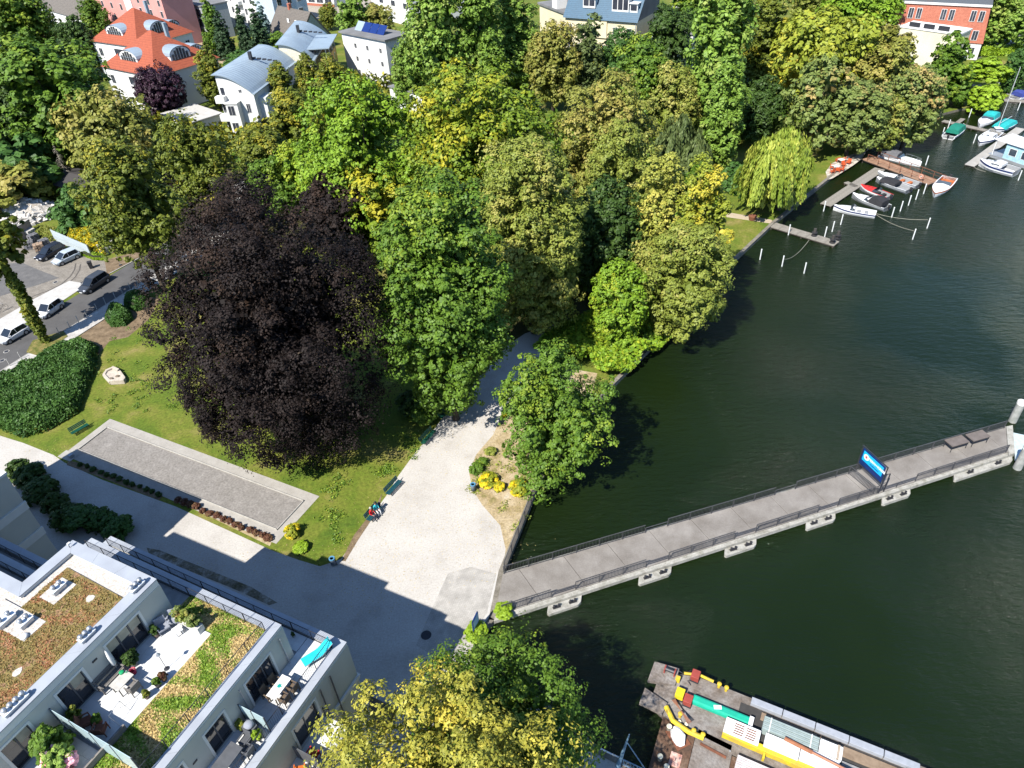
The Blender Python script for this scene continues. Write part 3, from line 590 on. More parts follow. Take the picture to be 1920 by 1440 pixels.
me, C = crown_mesh('crown', LEAF['linden'], 77, .85, 5.5, lobes=34, subs=10, per=34, leaf=.10, kind='column', lr=.5, flat=.35, ragged=.4); link('crown', me, root, (0, 0, 5.3))
me, C = crown_mesh('upper_crown', LEAF['linden'], 78, 3.6, 4.0, lobes=40, subs=10, per=30, leaf=.05, kind='round', lr=.3, ragged=.4); link('upper_crown', me, root, (-1.2, .5, 13.5))
MB().tube([(0, 0, -.05), (0, 0, 5), (-.5, .2, 14)], [.35, .28, .1], 8).build('trunk', BARK, root)

def undergrowth(poly, n, hmax, leaf, seed, name, sz=.32):
    rng = np.random.default_rng(seed); P2 = np.array([[p.x, p.y] for p in [G(a, b) for a, b in poly]]); lo, hi = P2.min(0), P2.max(0); X = rng.uniform(lo, hi, (n * 2, 2)); ins = np.zeros(len(X), bool); m = len(P2)
    for i in range(m):
        a, b = P2[i], P2[(i + 1) % m]; ins ^= ((a[1] > X[:, 1]) != (b[1] > X[:, 1])) & (X[:, 0] < (b[0] - a[0]) * (X[:, 1] - a[1]) / (b[1] - a[1] + 1e-9) + a[0])
    X = X[ins]; bump = (.5 + .5 * np.sin(X[:, 0] * .9 + 2 * np.sin(X[:, 1] * .5))) * (.5 + .5 * np.sin(X[:, 1] * 1.1 + 1.5 * np.sin(X[:, 0] * .45)))
    z = hmax * (.25 + .75 * bump) * rng.uniform(.45, 1.0, len(X)) ** .6; k = len(X); nor = unit(rng, k) * .8 + np.array([0, 0, .7]); nor /= np.linalg.norm(nor, axis=1, keepdims=True); T = np.cross(nor, unit(rng, k)); T /= np.linalg.norm(T, axis=1, keepdims=True); s = sz * rng.uniform(.5, 1.3, k)[:, None]
    return tag(link(name, quads_mesh(name, np.column_stack([X, z]), T * s * 1.4, np.cross(nor, T) * s, rng.random(k), rng.random(k), LEAF[leaf])), kind='stuff')
undergrowth([(960, 600), (1080, 560), (1200, 545), (1330, 460), (1345, 390), (1240, 265), (900, 250), (700, 255), (560, 280), (440, 330), (560, 420), (720, 470), (740, 600), (830, 690), (900, 640)], 34000, 5.5, 'green', 71, 'woodland_undergrowth')
undergrowth([(-60, 330), (110, 380), (150, 340), (250, 330), (430, 320), (560, 250), (720, 190), (960, 170), (1180, 150), (1290, 140), (1260, 100), (1000, 80), (800, 100), (620, 150), (500, 215), (420, 240), (280, 225), (120, 215), (-60, 250)], 38000, 4.0, 'linden', 72, 'garden_undergrowth', .42)
undergrowth([(1290, 190), (1340, 300), (1410, 250), (1540, 250), (1640, 240), (1720, 205), (1730, 150), (1640, 100), (1450, 90), (1300, 120)], 20000, 4.0, 'green', 73, 'bank_undergrowth', .42)
undergrowth([(1085, 660), (1135, 715), (1163, 714), (1234, 662), (1314, 584), (1290, 540), (1180, 600), (1100, 610)], 11000, 2.8, 'bright', 74, 'bank_scrub', .2)
undergrowth([(1000, 655), (1045, 618), (1120, 585), (1190, 575), (1130, 650), (1090, 690), (1050, 672)], 8000, 2.4, 'bright', 76, 'path_scrub', .18)
undergrowth([(-80, 20), (170, 40), (175, 110), (200, 200), (60, 260), (-80, 250)], 20000, 4, 'dark', 75, 'garden_thicket', .45)
# ------------------------------------------------------------------ stepped apartment block, lower left
AB = empty('apartment_block', (-10.41, 24.15, 0), math.atan2(-.4666, .8845), 'stepped pale grey apartment block with planted roof and terraces', 'apartment block')
Z1, Z2, Z3 = 16.4, 13.6, 10.8
F2, F3 = 13.42, 10.55
M_WALL = mat('pale_render', (.52, .52, .46), .9, (.47, .47, .42), scale=.6, bump=.1, bscale=40, fine=.04)
M_BAND = mat('white_trim', (.70, .70, .66), .85, (.64, .64, .60), scale=1)
M_COPE = mat('zinc_coping', (.36, .385, .42), .6, (.31, .33, .365), scale=.8, fine=.06)
M_GLASS = mat('dark_glass', (.018, .020, .026), .06, (.03, .032, .038), scale=.7, spec=.8, fine=.02)
M_FRAME = mat('anthracite_frame', (.10, .105, .115), .5)
M_CURT = mat('beige_blind', (.50, .45, .34), .9)
M_IRON = mat('dark_iron', (.035, .037, .045), .5)
M_STEEL = mat('galvanised_steel', (.48, .50, .53), .4, (.40, .42, .45), metal=.6)
M_SEDUM = multi('sedum_roof', [(.30, (.13, .115, .035)), (.42, (.24, .155, .060)), (.52, (.20, .165, .055)), (.62, (.30, .17, .10)), (.75, (.26, .20, .07))], 1.6, fine=.45, fscale=9, bump=.9, bdist=.08)
M_PEBBLE = multi('pebble_border', [(.35, (.40, .36, .31)), (.65, (.62, .58, .53))], 7, fine=.3, fscale=16, bump=.6)
M_TILE = mat('terrace_tile', (.62, .62, .61), .8, (.56, .56, .55), scale=2, fine=.05)
M_SLAB = mat('roof_screed', (.30, .30, .30), .9)
M_TGRASS = multi('terrace_meadow', [(.32, (.09, .17, .018)), (.45, (.17, .22, .03)), (.53, (.34, .26, .10)), (.66, (.46, .36, .19))], .7, fine=.45, fscale=7, bump=.9, bdist=.1)

def skin_x(mb, X, th, y0, y1, z0, z1, ops):
    """wall layer in the plane x = X (outside at X), with openings (ya, yb, za, zb)"""
    ops = sorted(ops); y = y0
    for ya, yb, za, zb in ops:
        if ya > y: mb.box(X - th, X, y, ya, z0, z1)
        if za > z0: mb.box(X - th, X, ya, yb, z0, za)
        if zb < z1: mb.box(X - th, X, ya, yb, zb, z1)
        y = yb
    if y < y1: mb.box(X - th, X, y, y1, z0, z1)
def door_x(X, th, ya, yb, za, zb, parent, n=2, curtain=None, name='terrace_door'):
    """framed glazing set back in an opening of a wall facing +x"""
    fr = MB(); t = .07; xi = X - th + .03
    fr.box(xi, xi + .08, ya, yb, za, za + t); fr.box(xi, xi + .08, ya, yb, zb - t, zb)
    w = (yb - ya) / n
    for i in range(n + 1):
        c = ya + i * w; fr.box(xi + .003, xi + .077, max(ya, c - t / 2), min(yb, c + t / 2), za + t, zb - t)
    d = fr.build(name, M_FRAME, parent)
    for i in range(n):
        MB().box(xi + .01, xi + .04, ya + i * w + t / 2, ya + (i + 1) * w - t / 2, za + t, zb - t).build('pane', M_GLASS, d)
    if curtain:
        for i in curtain: MB().box(xi + .042, xi + .05, ya + i * w + t / 2 + .02, ya + (i + 1) * w - t / 2 - .02, zb - t - (zb - za) * .38, zb - t).build('blind', M_CURT, d)
    sr = MB(); b = .13
    sr.box(X, X + .03, ya - b, ya, za, zb + b); sr.box(X, X + .03, yb, yb + b, za, zb + b); sr.box(X, X + .03, ya, yb, zb, zb + b)
    sr.build('surround', M_BAND, d); return d

YE = -27.0
# storeys
m = MB(); ops = [(-5.15, -3.3, 7.75, 9.9)]
m.prism([(-.25, -.0), (-.25, YE), (-29.1, YE), (-29.1, -3.2), (-19.6, -3.2), (-19.6, 0)], -.3, F3 - .05)
skin_x(m, 0, .25, YE, 0, -.3, F3 - .05, ops); m.build('lower_wall', M_WALL, AB)
door_x(0, .25, -5.15, -3.3, 7.75, 9.9, AB)
m = MB(); ops = [(-5.1, -3.2, F3 + .02, 12.7), (-8.05, -6.75, F3 + .02, 12.7), (-11.2, -9.55, F3 + .02, 12.7)]
m.prism([(-2.65, -1.85), (-2.65, YE), (-29.1, YE), (-29.1, -5.05), (-17.6, -5.05), (-17.6, -1.85)], F3 - .05, F2 - .05)
skin_x(m, -2.4, .25, YE, -1.85, F3 - .05, F2 - .05, ops); m.build('middle_wall', M_WALL, AB)
for (a, b, c, d), cu in zip(ops, (None, None, None)): door_x(-2.4, .25, a, b, c, d, AB, n=3 if b - a > 1.8 else 2)
m = MB(); ops = [(-7.37, -5.28, F2 + .02, 15.5), (-10.26, -8.84, F2 + .02, 15.5), (-13.2, -11.83, F2 + .02, 15.5)]
m.prism([(-8.95, -3.6), (-8.95, YE), (-29.1, YE), (-29.1, -6.8), (-14.9, -6.8), (-14.9, -6.4), (-15.4, -6.4), (-15.4, -3.6)], F2 - .05, 15.9)
skin_x(m, -8.7, .25, YE, -3.6, F2 - .05, 15.9, ops); m.build('top_wall', M_WALL, AB)
for (a, b, c, d), cu in zip(ops, ((0, 1, 2), (1,), (1,))): door_x(-8.7, .25, a, b, c, d, AB, n=3 if b - a > 1.8 else 2, curtain=cu)
m = MB(); m.prism([(-29.1, 0), (-46, 0), (-46, YE), (-29.1, YE)], -.3, 12.9); m.build('wing_wall', M_WALL, AB)
# string courses on the side and front
for z in (3.6, 6.9): 
    m = MB(); m.prism([(.07, .07), (.07, -9), (.003, -9), (.003, .003), (-19.6, .003), (-19.6, .07)], z, z + .28); m.prism([(.12, .12), (.12, -9), (.003, -9), (.003, .003), (-19.6, .003), (-19.6, .12)], z + .283, z + .40); m.build('string_course', M_BAND, AB)
for z in (6.6, 9.4):
    m = MB(); m.box(-29.097, -29.02, -12, .05, z, z + .5); m.box(-29.097, -28.97, -12, .07, z + .503, z + .75); m.build('string_course', M_BAND, AB)
m = MB(); m.box(-46, -29.0, -20, .08, 12.9, 13.1); m.build('wing_coping', M_BAND, AB)
MB().tube([(-28.95, -3.4, 13), (-28.95, -3.4, 0)], .06, 6).build('downpipe', M_IRON, AB)
for y_, z_ in ((-1.9, 10.2), (-4.0 + 1.2, 10.2)): MB().tube([(.09, y_, z_), (.09, y_, 1)], .045, 6).build('downpipe', M_IRON, AB)
for y_, z_ in ((-2.35, 13.0), (-5.55, 12.9)): MB().tube([(-2.31, y_, z_), (-2.31, y_, F3)], .04, 6).build('downpipe', M_STEEL, AB)
for x_, y_, z_ in ((-8.69, -8.0, 15.65), (-2.39, -8.9, 12.2)):
    MB().box(x_, x_ + .02, y_ - .28, y_, z_ - .4, z_ - .28).build('vent_slot', M_IRON, AB)

# copings: rows of slabs with joints
def coping(pts, w, z, th=.07, step=2.4, name='coping_slab', parent=AB):
    """pts: outer edge polyline (local xy); slabs lie on its right-hand side"""
    V = [Vector(p) for p in pts]; n = len(V)
    offs = []
    for i in range(n):
        d0 = (V[i] - V[i - 1]).normalized() if i > 0 else (V[1] - V[0]).normalized(); d1 = (V[i + 1] - V[i]).normalized() if i < n - 1 else d0
        n0 = Vector((d0.y, -d0.x)); n1 = Vector((d1.y, -d1.x)); k = (n0 + n1); offs.append(k / max(.3, (1 + n0.dot(n1))) * w)
    for i in range(n - 1):
        L_ = (V[i + 1] - V[i]).length; k = max(1, round(L_ / step))
        for j in range(k):
            a, b = j / k, (j + 1) / k; g = .006 / L_
            p0, p1 = V[i].lerp(V[i + 1], a + g), V[i].lerp(V[i + 1], b - g)
            q0, q1 = (V[i] + offs[i]).lerp(V[i + 1] + offs[i + 1], a + g), (V[i] + offs[i]).lerp(V[i + 1] + offs[i + 1], b - g)
            MB().prism([p0, p1, q1, q0], z - th, z).build(name, M_COPE, parent)
def para(pts, w, z0, z1, nm, m_=None):
    V = [Vector(p) for p in pts]; n = len(V); offs = []
    for i in range(n):
        d0 = (V[i] - V[i - 1]).normalized() if i > 0 else (V[1] - V[0]).normalized(); d1 = (V[i + 1] - V[i]).normalized() if i < n - 1 else d0
        n0 = Vector((d0.y, -d0.x)); n1 = Vector((d1.y, -d1.x)); offs.append((n0 + n1) / max(.3, (1 + n0.dot(n1))) * w)
    m = MB()
    for i in range(n - 1): m.prism([V[i], V[i + 1], V[i + 1] + offs[i + 1], V[i] + offs[i]], z0, z1)
    return m.build(nm, m_ or M_BAND, AB)
T1 = [(-29.1, -6.8), (-15.4, -6.8), (-15.4, -3.6), (-8.7, -3.6), (-8.7, YE)]
T2 = [(-29.1, -5.05), (-17.6, -5.05), (-17.6, -1.85), (-2.4, -1.85), (-2.4, YE)]
T3 = [(-29.1, -3.2), (-19.6, -3.2), (-19.6, 0), (0, 0), (0, YE)]
para([(a + .02 if i in (1, 2) else a - .02 * (i > 2), b - .02) for i, (a, b) in enumerate(T1)], .62, 15.9, Z1 - .075, 'roof_parapet'); coping(T1, .70, Z1)
para([(a + .02 if i in (1, 2) else a - .02 * (i > 2), b - .02) for i, (a, b) in enumerate(T2)], .50, F2 - .05, Z2 - .075, 'terrace_parapet'); coping(T2, .58, Z2)
para([(a + .02 if i in (1, 2) else a - .02 * (i > 2), b - .02) for i, (a, b) in enumerate(T3)], .50, F3 - .05, Z3 - .075, 'terrace_parapet'); coping(T3, .56, Z3)
# roof surface
m = MB(); m.prism([(-9.3, -4.2), (-9.3, YE), (-29, YE), (-29, -7.4), (-14.8, -7.4), (-14.8, -4.2)], 15.9, 16.12); m.build('pebble_strip', M_PEBBLE, AB)
m = MB(); m.prism([(-9.62, -5.15), (-9.62, YE), (-29, YE), (-29, -8.1), (-14.2, -8.1), (-14.2, -5.0)], 16.12, 16.19); m.build('sedum', M_SEDUM, AB)
for (a, b, c, d) in ((-13.85, -12.68, -7.0, -5.6), (-15.6, -12.15, -9.15, -7.87), (-17.5, -15.0, -11.5, -9.6)):
    MB().box(a, b, c, d, 16.19, 16.215).build('pebble_pad', M_PEBBLE, AB)
rng_ = random.Random(8)
for x_, y_ in ((-11.2, -5.9), (-10.9, -10.4)):
    m = MB(); pts = [(x_ + math.cos(t) * rng_.uniform(.18, .3), y_ + math.sin(t) * rng_.uniform(.18, .3)) for t in [i * .9 for i in range(7)]]; m.prism(pts, 16.19, 16.21); m.build('pebble_pad', M_PEBBLE, AB)
def sedum_tufts(x0, x1, y0, y1, z, n, leaf, seed, sz, nm, excl=()):
    rng = np.random.default_rng(seed); P = np.stack([rng.uniform(x0, x1, n), rng.uniform(y0, y1, n), np.full(n, z) + rng.random(n) * sz * .6], 1)
    keep = np.ones(n, bool)
    for (a, b, c, d) in excl: keep &= ~((P[:, 0] > a) & (P[:, 0] < b) & (P[:, 1] > c) & (P[:, 1] < d))
    P = P[keep]; n = len(P); nor = unit(rng, n) + np.array([0, 0, .9]); nor /= np.linalg.norm(nor, axis=1, keepdims=True); r = unit(rng, n); T = np.cross(nor, r); T /= np.linalg.norm(T, axis=1, keepdims=True); B_ = np.cross(nor, T)
    s = sz * rng.uniform(.5, 1.4, n)[:, None]; cl = .5 + .5 * np.sin(P[:, 0] * 2.1 + 3 * np.sin(P[:, 1] * 1.3)) * np.cos(P[:, 1] * 1.7)
    return link(nm, quads_mesh(nm, P, T * s * 1.4, B_ * s, rng.random(n), np.clip(cl * .7 + rng.random(n) * .3, 0, 1), LEAF[leaf]), AB)
LEAF['sedum'] = leafmat('leaf_sedum', (.14, .12, .035), (.27, .19, .06), (.33, .15, .07), (.45, .7))
LEAF['meadow'] = leafmat('leaf_meadow', (.10, .19, .018), (.22, .31, .035), (.50, .37, .16), (.45, .6))
pads = ((-13.85, -12.68, -7.0, -5.6), (-15.6, -12.15, -9.15, -7.87), (-11.5, -10.9, -6.2, -5.6), (-11.2, -10.6, -10.7, -10.1), (-22, -14.2, -8.1, -4))
tag(sedum_tufts(-22, -9.7, -14.5, -5.2, 16.2, 26000, 'sedum', 3, .035, 'sedum_plants', pads), kind='stuff')
# terraces: screed, tiles, meadow strip
m = MB(); m.prism([(-2.9, -2.35), (-2.9, YE), (-29, YE), (-29, -5.55), (-17.1, -5.55), (-17.1, -2.35)], F2 - .05, F2); m.build('terrace_screed', M_SLAB, AB)
m = MB(); m.prism([(-.5, -.5), (-.5, YE), (-29, YE), (-29, -3.7), (-19.1, -3.7), (-19.1, -.5)], F3 - .05, F3); m.build('terrace_screed', M_SLAB, AB)
tile = MB().box(.004, .496, .004, .496, 0, .04).mesh('tile', M_TILE)
fl = MB().box(-8.69, -5.7, -10.75, -3.85, F2, F2 + .012).build('terrace_floor', M_SLAB, AB)
for i in range(6):
    for j in range(14): link('tile', tile, fl, (-8.69 + i * .498, -10.74 + j * .492, F2 + .012))
fl = MB().box(-8.69, -5.7, -16, -10.9, F2, F2 + .012).build('terrace_floor', M_SLAB, AB)
for i in range(6):
    for j in range(7): link('tile', tile, fl, (-8.69 + i * .498, -14.45 + j * .498, F2 + .012))
fl = MB().box(-2.39, -.57, -16, -.57, F3, F3 + .012).build('terrace_floor', M_SLAB, AB)
for i in range(4):
    for j in range(23): link('tile', tile, fl, (-2.39 + i * .455 - (.0), -12.0 + j * .497, F3 + .012)).scale = (.9, 1, 1)
fl = MB().box(-2.39, -.57, -12, -.57, F3, F3 + .006); 
fl2 = MB().box(-19.0, -2.42, -1.84, -.57, F3, F3 + .012).build('terrace_floor', M_SLAB, AB)
for i in range(14):
    for j in range(2): link('tile', tile, fl2, (-9.4 + i * .498, -1.62 + j * .498, F3 + .012))
m = MB(); m.prism([(-2.95, -2.4), (-2.95, YE), (-5.68, YE), (-5.68, -3.8), (-8.65, -3.8), (-8.65, -2.4)], F2, F2 + .08); m.build('meadow_strip', M_TGRASS, AB)
tag(sedum_tufts(-5.6, -3.0, -15, -2.45, F2 + .08, 15000, 'meadow', 5, .05, 'meadow_plants'), kind='stuff')
tag(sedum_tufts(-8.5, -5.6, -3.75, -2.45, F2 + .08, 4500, 'meadow', 6, .05, 'meadow_plants'), kind='stuff')
MB().box(-5.72, -5.62, -14, -9.6, F2, F2 + .5).build('planter_edge', mat('weathered_timber', (.22, .20, .18), .9), AB)
# planting bed in front of the block
tag(MB().box(-29, .5, .2, 2.0, 0, .03).build('planting_bed', M_EARTH, AB), kind='structure')

def railing(path, z, h, parent, step=1.4, bar=.12, name='railing', mt=None, lean=0.0):
    mt = mt or M_IRON; r = MB(); P_ = [Vector((p[0], p[1], z)) for p in path]
    for i in range(len(P_) - 1):
        a, b = P_[i], P_[i + 1]; u = Vector((0, 0, h)); L_ = (b - a).length; d = (b - a).normalized()
        r.tube([a + u, b + u], .022, 5); r.tube([a + Vector((0, 0, .09)), b + Vector((0, 0, .09))], .014, 4)
        k = max(1, round(L_ / step))
        for j in range(k + (i == len(P_) - 2)): q = a + d * L_ * j / k; r.cbox((q.x, q.y, z + h / 2), .035, .035, h)
    R_ = r.build(name, mt, parent)
    bm_ = MB()
    for i in range(len(P_) - 1):
        a, b = P_[i], P_[i + 1]; L_ = (b - a).length; d = (b - a).normalized(); k = int(L_ / bar); rz_ = math.atan2(d.y, d.x)
        for j in range(1, k): q = a + d * L_ * j / k; bm_.cbox((q.x, q.y, z + .09 + (h - .09) / 2), .012, .012, h - .1, rz_)
    tag(bm_.build('bars', mt, R_), kind='stuff'); return R_
railing([(-17.0, -2.5), (-3.0, -2.5), (-3.0, -15)], F2, .95, AB)
railing([(-19.0, -.62), (-.62, -.62), (-.62, -15)], F3, 1.0, AB)
railing([(-28.8, -5.7), (-17.0, -5.7)], F2, .95, AB); railing([(-28.8, -3.9), (-19.1, -3.9)], F3, 1.0, AB)
# opaque privacy screens
M_SCREEN = mat('frosted_glass', (.45, .58, .60), .25, (.40, .52, .55), spec=.6)
def screen(y, x0, x1, z, h, n, nm='privacy_screen'):
    fr = MB(); w = (x1 - x0) / n
    for i in range(n + 1): fr.box(x0 + i * w - .03, x0 + i * w + .03, y - .03, y + .03, z, z + h + .03)
    s_ = fr.build(nm, M_FRAME, AB)
    for i in range(n): MB().box(x0 + i * w + .03, x0 + (i + 1) * w - .03, y - .012, y + .012, z + .08, z + h).build('pane', M_SCREEN, s_)
screen(-10.83, -8.66, -3.1, F2 + .06, 1.7, 4); screen(-5.92, -2.36, -.66, F3 + .06, 1.45, 2)
# projecting balcony on the side wall
bal = MB().box(.005, 1.7, -11.5, -3.0, 7.45, 7.7).build('balcony', M_BAND, AB)
MB().box(.02, 1.66, -5.6, -5.54, 7.7, 8.9).build('divider', M_FRAME, bal)
railing([(.03, -3.05), (1.65, -3.05), (1.65, -11.4)], 7.7, .95, AB)

# ---------------- things on the roof and terraces (world positions from the block's frame)
ABm = Matrix.Translation(AB.location) @ Matrix.Rotation(AB.rotation_euler[2], 4, 'Z'); ABr = AB.rotation_euler[2]
def AW(x, y, z): return ABm @ Vector((x, y, z))
def roof_vent(x, y, z, w, d, label, rz=0.0, pipes=2):
    r = empty('roof_vent', AW(x, y, z), ABr + rz, label, 'vent', 'metal vents on the planted roof')
    MB().box(-w / 2, w / 2, -d / 2, d / 2, 0, .28).build('curb', M_STEEL, r, bevel=.01)
    MB().box(-w / 2 - .03, w / 2 + .03, -d / 2 - .03, d / 2 + .03, .28, .32).build('cap', mat('white_sheet', (.72, .76, .80), .5), r)
    for i in range(pipes):
        MB().lathe([(.08, .32), (.08, .48), (.13, .49), (.13, .55), (.02, .60)], 10, (0, -d / 2 + d * (i + .5) / pipes, 0)).build('pipe', M_STEEL, r, smooth=True)
    return r
roof_vent(-13.2, -6.25, 16.215, .35, .75, 'galvanised roof vent alone on the upper pebble pad')
roof_vent(-12.95, -8.4, 16.215, .40, .7, 'galvanised roof vent on the lower pebble pad, right one')
roof_vent(-14.0, -8.75, 16.215, .40, .9, 'galvanised roof vent on the lower pebble pad, left one')
roof_vent(-9.18, -4.45, Z1 - .1, .32, .8, 'roof vent straddling the coping at the far roof corner', 0, 3)
roof_vent(-9.15, -7.65, Z1 - .1, .32, .8, 'roof vent straddling the coping above the wide terrace door', 0, 3)
roof_vent(-9.15, -11.6, Z1 - .1, .34, 1.2, 'long roof vent straddling the coping nearest the left edge', 0, 4)
r = empty('roof_light', AW(-12.35, -8.95, 16.215), ABr, 'round white skylight cap on the lower pebble pad', 'skylight'); MB().lathe([(.2, 0), (.2, .1), (.15, .16), (.02, .19)], 14).build('dome', mat('white_plastic', (.8, .8, .78), .4), r, smooth=True)
r = empty('roof_camera', AW(-15.05, -4.05, Z1), ABr, 'small white camera mast on the far left roof corner', 'camera mast'); MB().cyl((0, 0), .02, 0, .25).build('mast', M_IRON, r); MB().cbox((0, .05, .28), .12, .18, .1).build('housing', MATS['white_plastic'], r)

M_TEAK = mat('grey_teak', (.20, .185, .17), .8, (.14, .13, .12), scale=8)
M_WHITE = mat('white_table', (.78, .77, .75), .6)
M_WICK = mat('brown_wicker', (.17, .125, .085), .9, (.10, .07, .045), scale=40, bump=.5, bscale=90)
M_GREYC = mat('grey_cushion', (.30, .32, .37), .95)
M_TURQ = mat('turquoise_cloth', (.015, .48, .55), .8, (.01, .42, .50))
def slat_bench(loc, rz, label, L_=1.4, m_=None, name='garden_bench'):
    m_ = m_ or M_TEAK; r = empty(name, loc, rz, label, 'bench')
    for i in range(4): MB().box(-L_ / 2, L_ / 2, -.22 + i * .115, -.13 + i * .115, .40, .43).build('seat_slat', m_, r)
    for i in range(3): MB().cbox((0, -.27 - i * .03, .55 + i * .13), L_, .025, .09).build('back_slat', m_, r)
    for sx in (-1, 1):
        x = sx * (L_ / 2 - .06)
        MB().box(x - .03, x + .03, -.26, -.2, 0, .85).build('leg', m_, r); MB().box(x - .03, x + .03, .17, .23, 0, .6).build('leg', m_, r); MB().box(x - .04, x + .04, -.2, .26, .6, .64).build('armrest', m_, r)
    return r
def table(loc, rz, label, L_, Wd, H_, m_top, m_leg, name='terrace_table', cat='table'):
    r = empty(name, loc, rz, label, cat)
    MB().box(-L_ / 2, L_ / 2, -Wd / 2, Wd / 2, H_ - .035, H_).build('tabletop', m_top, r, bevel=.006)
    for sx in (-1, 1):
        for sy in (-1, 1): MB().cbox((sx * (L_ / 2 - .07), sy * (Wd / 2 - .07), (H_ - .035) / 2), .05, .05, H_ - .035).build('leg', m_leg, r)
    return r
def armchair(loc, rz, label, m_, group=None, wide=.55, name='armchair', hollow=False):
    r = empty(name, loc, rz, label, 'chair', group); w = wide
    MB().box(-w / 2, w / 2, -.26, .26, .30, .42).build('seat', m_, r, bevel=.02)
    MB().cbox((0, -.27, .62), w, .07, .55, rx=.15).build('backrest', m_, r, bevel=.02)
    for sx in (-1, 1):
        MB().box(sx * w / 2 - .03, sx * w / 2 + .03, -.25, .25, .58, .63).build('armrest', m_, r)
        for sy in (-.22, .22): MB().box(sx * w / 2 - .02, sx * w / 2 + .02, sy - .02, sy + .02, 0, .58).build('leg', m_, r)
    return r
def pot_plant(loc, label, leaf, R, Rz, seed, pot=.16, ph=.3, pcol=(.16, .12, .10), kind='dome', name='potted_plant', per=26, group='pot plants on the terraces'):
    r = empty(name, loc, 0, label, 'plant', group)
    MB().lathe([(pot * .75, 0), (pot, ph), (pot * .9, ph), (pot * .85, ph - .03)], 12).build('pot', mat('pot_%d' % (sum(pcol) * 1000), pcol, .8), r, smooth=True)
    me, C = crown_mesh('foliage', LEAF[leaf], seed, R, Rz, lobes=12, subs=7, per=per, leaf=.12, kind=kind, lr=.4); link('foliage', me, r, (0, 0, ph + Rz * .8)); return r
FT = F2 + .055; FB = F3 + .055
slat_bench(AW(-8.35, -8.1, FT), ABr + math.pi * 1.5, 'grey weathered slatted bench against the upper terrace wall', 1.5)
table(AW(-7.5, -8.05, FT), ABr + math.pi / 2, 'small pale folding table beside the weathered bench', 1.0, .7, .68, mat('pale_wood', (.50, .48, .44), .7), M_TEAK, 'folding_table')
r = armchair(AW(-6.85, -8.0, FT), ABr + math.pi / 2, 'dark slatted folding chair facing the pale folding table', M_TEAK, name='folding_chair')
for k, (x_, y_, rz_, nm) in enumerate(((-8.2, -4.75, -.4, 'grey cushioned deck chair next to the wide terrace door'), (-8.0, -4.15, -.9, 'grey cushioned deck chair in the corner by the white planter'))):
    q = armchair(AW(x_, y_, FT), ABr - math.pi / 2 + rz_, nm, M_GREYC, 'cushioned deck chairs on the upper terrace', .6, 'deck_chair')
table(AW(-7.35, -4.55, FT), ABr - .3, 'white footstool beside the deck chairs', .5, .45, .38, M_WHITE, M_WHITE, 'footstool', 'footstool')
r = empty('closed_parasol', AW(-8.45, -7.6, FT), 0, 'folded white parasol leaning at the upper terrace wall', 'parasol'); MB().tube([(0, 0, 0), (0, 0, 2.1)], .025, 8).build('pole', M_STEEL, r); MB().lathe([(.05, .75), (.13, .9), (.11, 1.5), (.03, 2.05)], 10).build('canopy', mat('off_white_cloth', (.72, .72, .70), .9), r, smooth=True); MB().lathe([(.22, 0), (.22, .08), (.05, .1)], 12).build('base', M_IRON, r)
r = empty('bucket', AW(-7.75, -7.3, FT), 0, 'crimson bucket at the end of the weathered bench', 'bucket'); MB().lathe([(.13, 0), (.17, .32), (.15, .32), (.12, .04)], 14).build('pail', mat('crimson_plastic', (.42, .02, .06), .5), r, smooth=True); MB().tube([(-.16, 0, .3), (-.12, 0, .42), (0, 0, .46), (.12, 0, .42), (.16, 0, .3)], .008, 5).build('handle', M_STEEL, r)
r = empty('watering_can', AW(-7.8, -7.75, FT + .68 - .68), 0, 'green watering can beside the crimson bucket', 'watering can'); gm = mat('green_plastic', (.01, .32, .12), .5); MB().lathe([(.12, .5), (.12, .78), (.05, .8)], 12).build('body', gm, r); MB().tube([(.1, 0, .55), (.3, 0, .8)], .02, 6, .03).build('spout', gm, r); MB().tube([(-.1, 0, .75), (-.18, 0, .7), (-.12, 0, .55)], .012, 5).build('handle', gm, r); MB().box(-.15, .15, -.15, .15, 0, .5).build('stand', M_TEAK, r)
r = empty('drying_rack', AW(-6.5, -9.3, FT), ABr + .2, 'thin metal clothes rack on the sunny upper terrace', 'clothes rack')
for sy in (-.4, .4): MB().tube([(-.3, sy, 0), (0, sy, .8), (.3, sy, 0)], .012, 5).build('leg', M_STEEL, r)
MB().tube([(0, -.4, .8), (0, .4, .8)], .012, 5).build('rail', M_STEEL, r)
r = empty('floor_lamp', AW(-6.35, -6.4, FT), 0, 'thin garden lamp on a pole at the meadow edge', 'lamp'); MB().tube([(0, 0, 0), (0, 0, 1.4)], .015, 6).build('pole', M_IRON, r); MB().lathe([(.02, 1.35), (.12, 1.3), (.02, 1.5)], 10).build('shade', M_STEEL, r); MB().lathe([(.14, 0), (.14, .03), (.02, .05)], 12).build('foot', M_IRON, r)
r = empty('planter_box', AW(-7.1, -3.95, FT), ABr, 'white trough planter with feathery shrubs at the upper terrace corner', 'planter')
MB().box(-.9, .9, -.2, .2, 0, .5).build('trough', mat('white_trough', (.62, .61, .58), .8), r)
for i, x_ in enumerate((-.6, 0, .55)):
    me, C = crown_mesh('foliage', LEAF[('birch', 'olive', 'birch')[i]], 300 + i, .4, .55, lobes=10, subs=7, per=26, leaf=.10, lr=.36, kind='egg'); link('foliage', me, r, (x_, 0, .85))
pot_plant(AW(-8.1, -6.95, FT), 'large potted bush by the wide terrace door, with grey pot', 'dark', .42, .45, 401, .22, .35, (.2, .2, .2))
pot_plant(AW(-8.35, -5.2, FT), 'small potted bush between wide door and deck chairs', 'dark', .28, .33, 402, .17, .3)
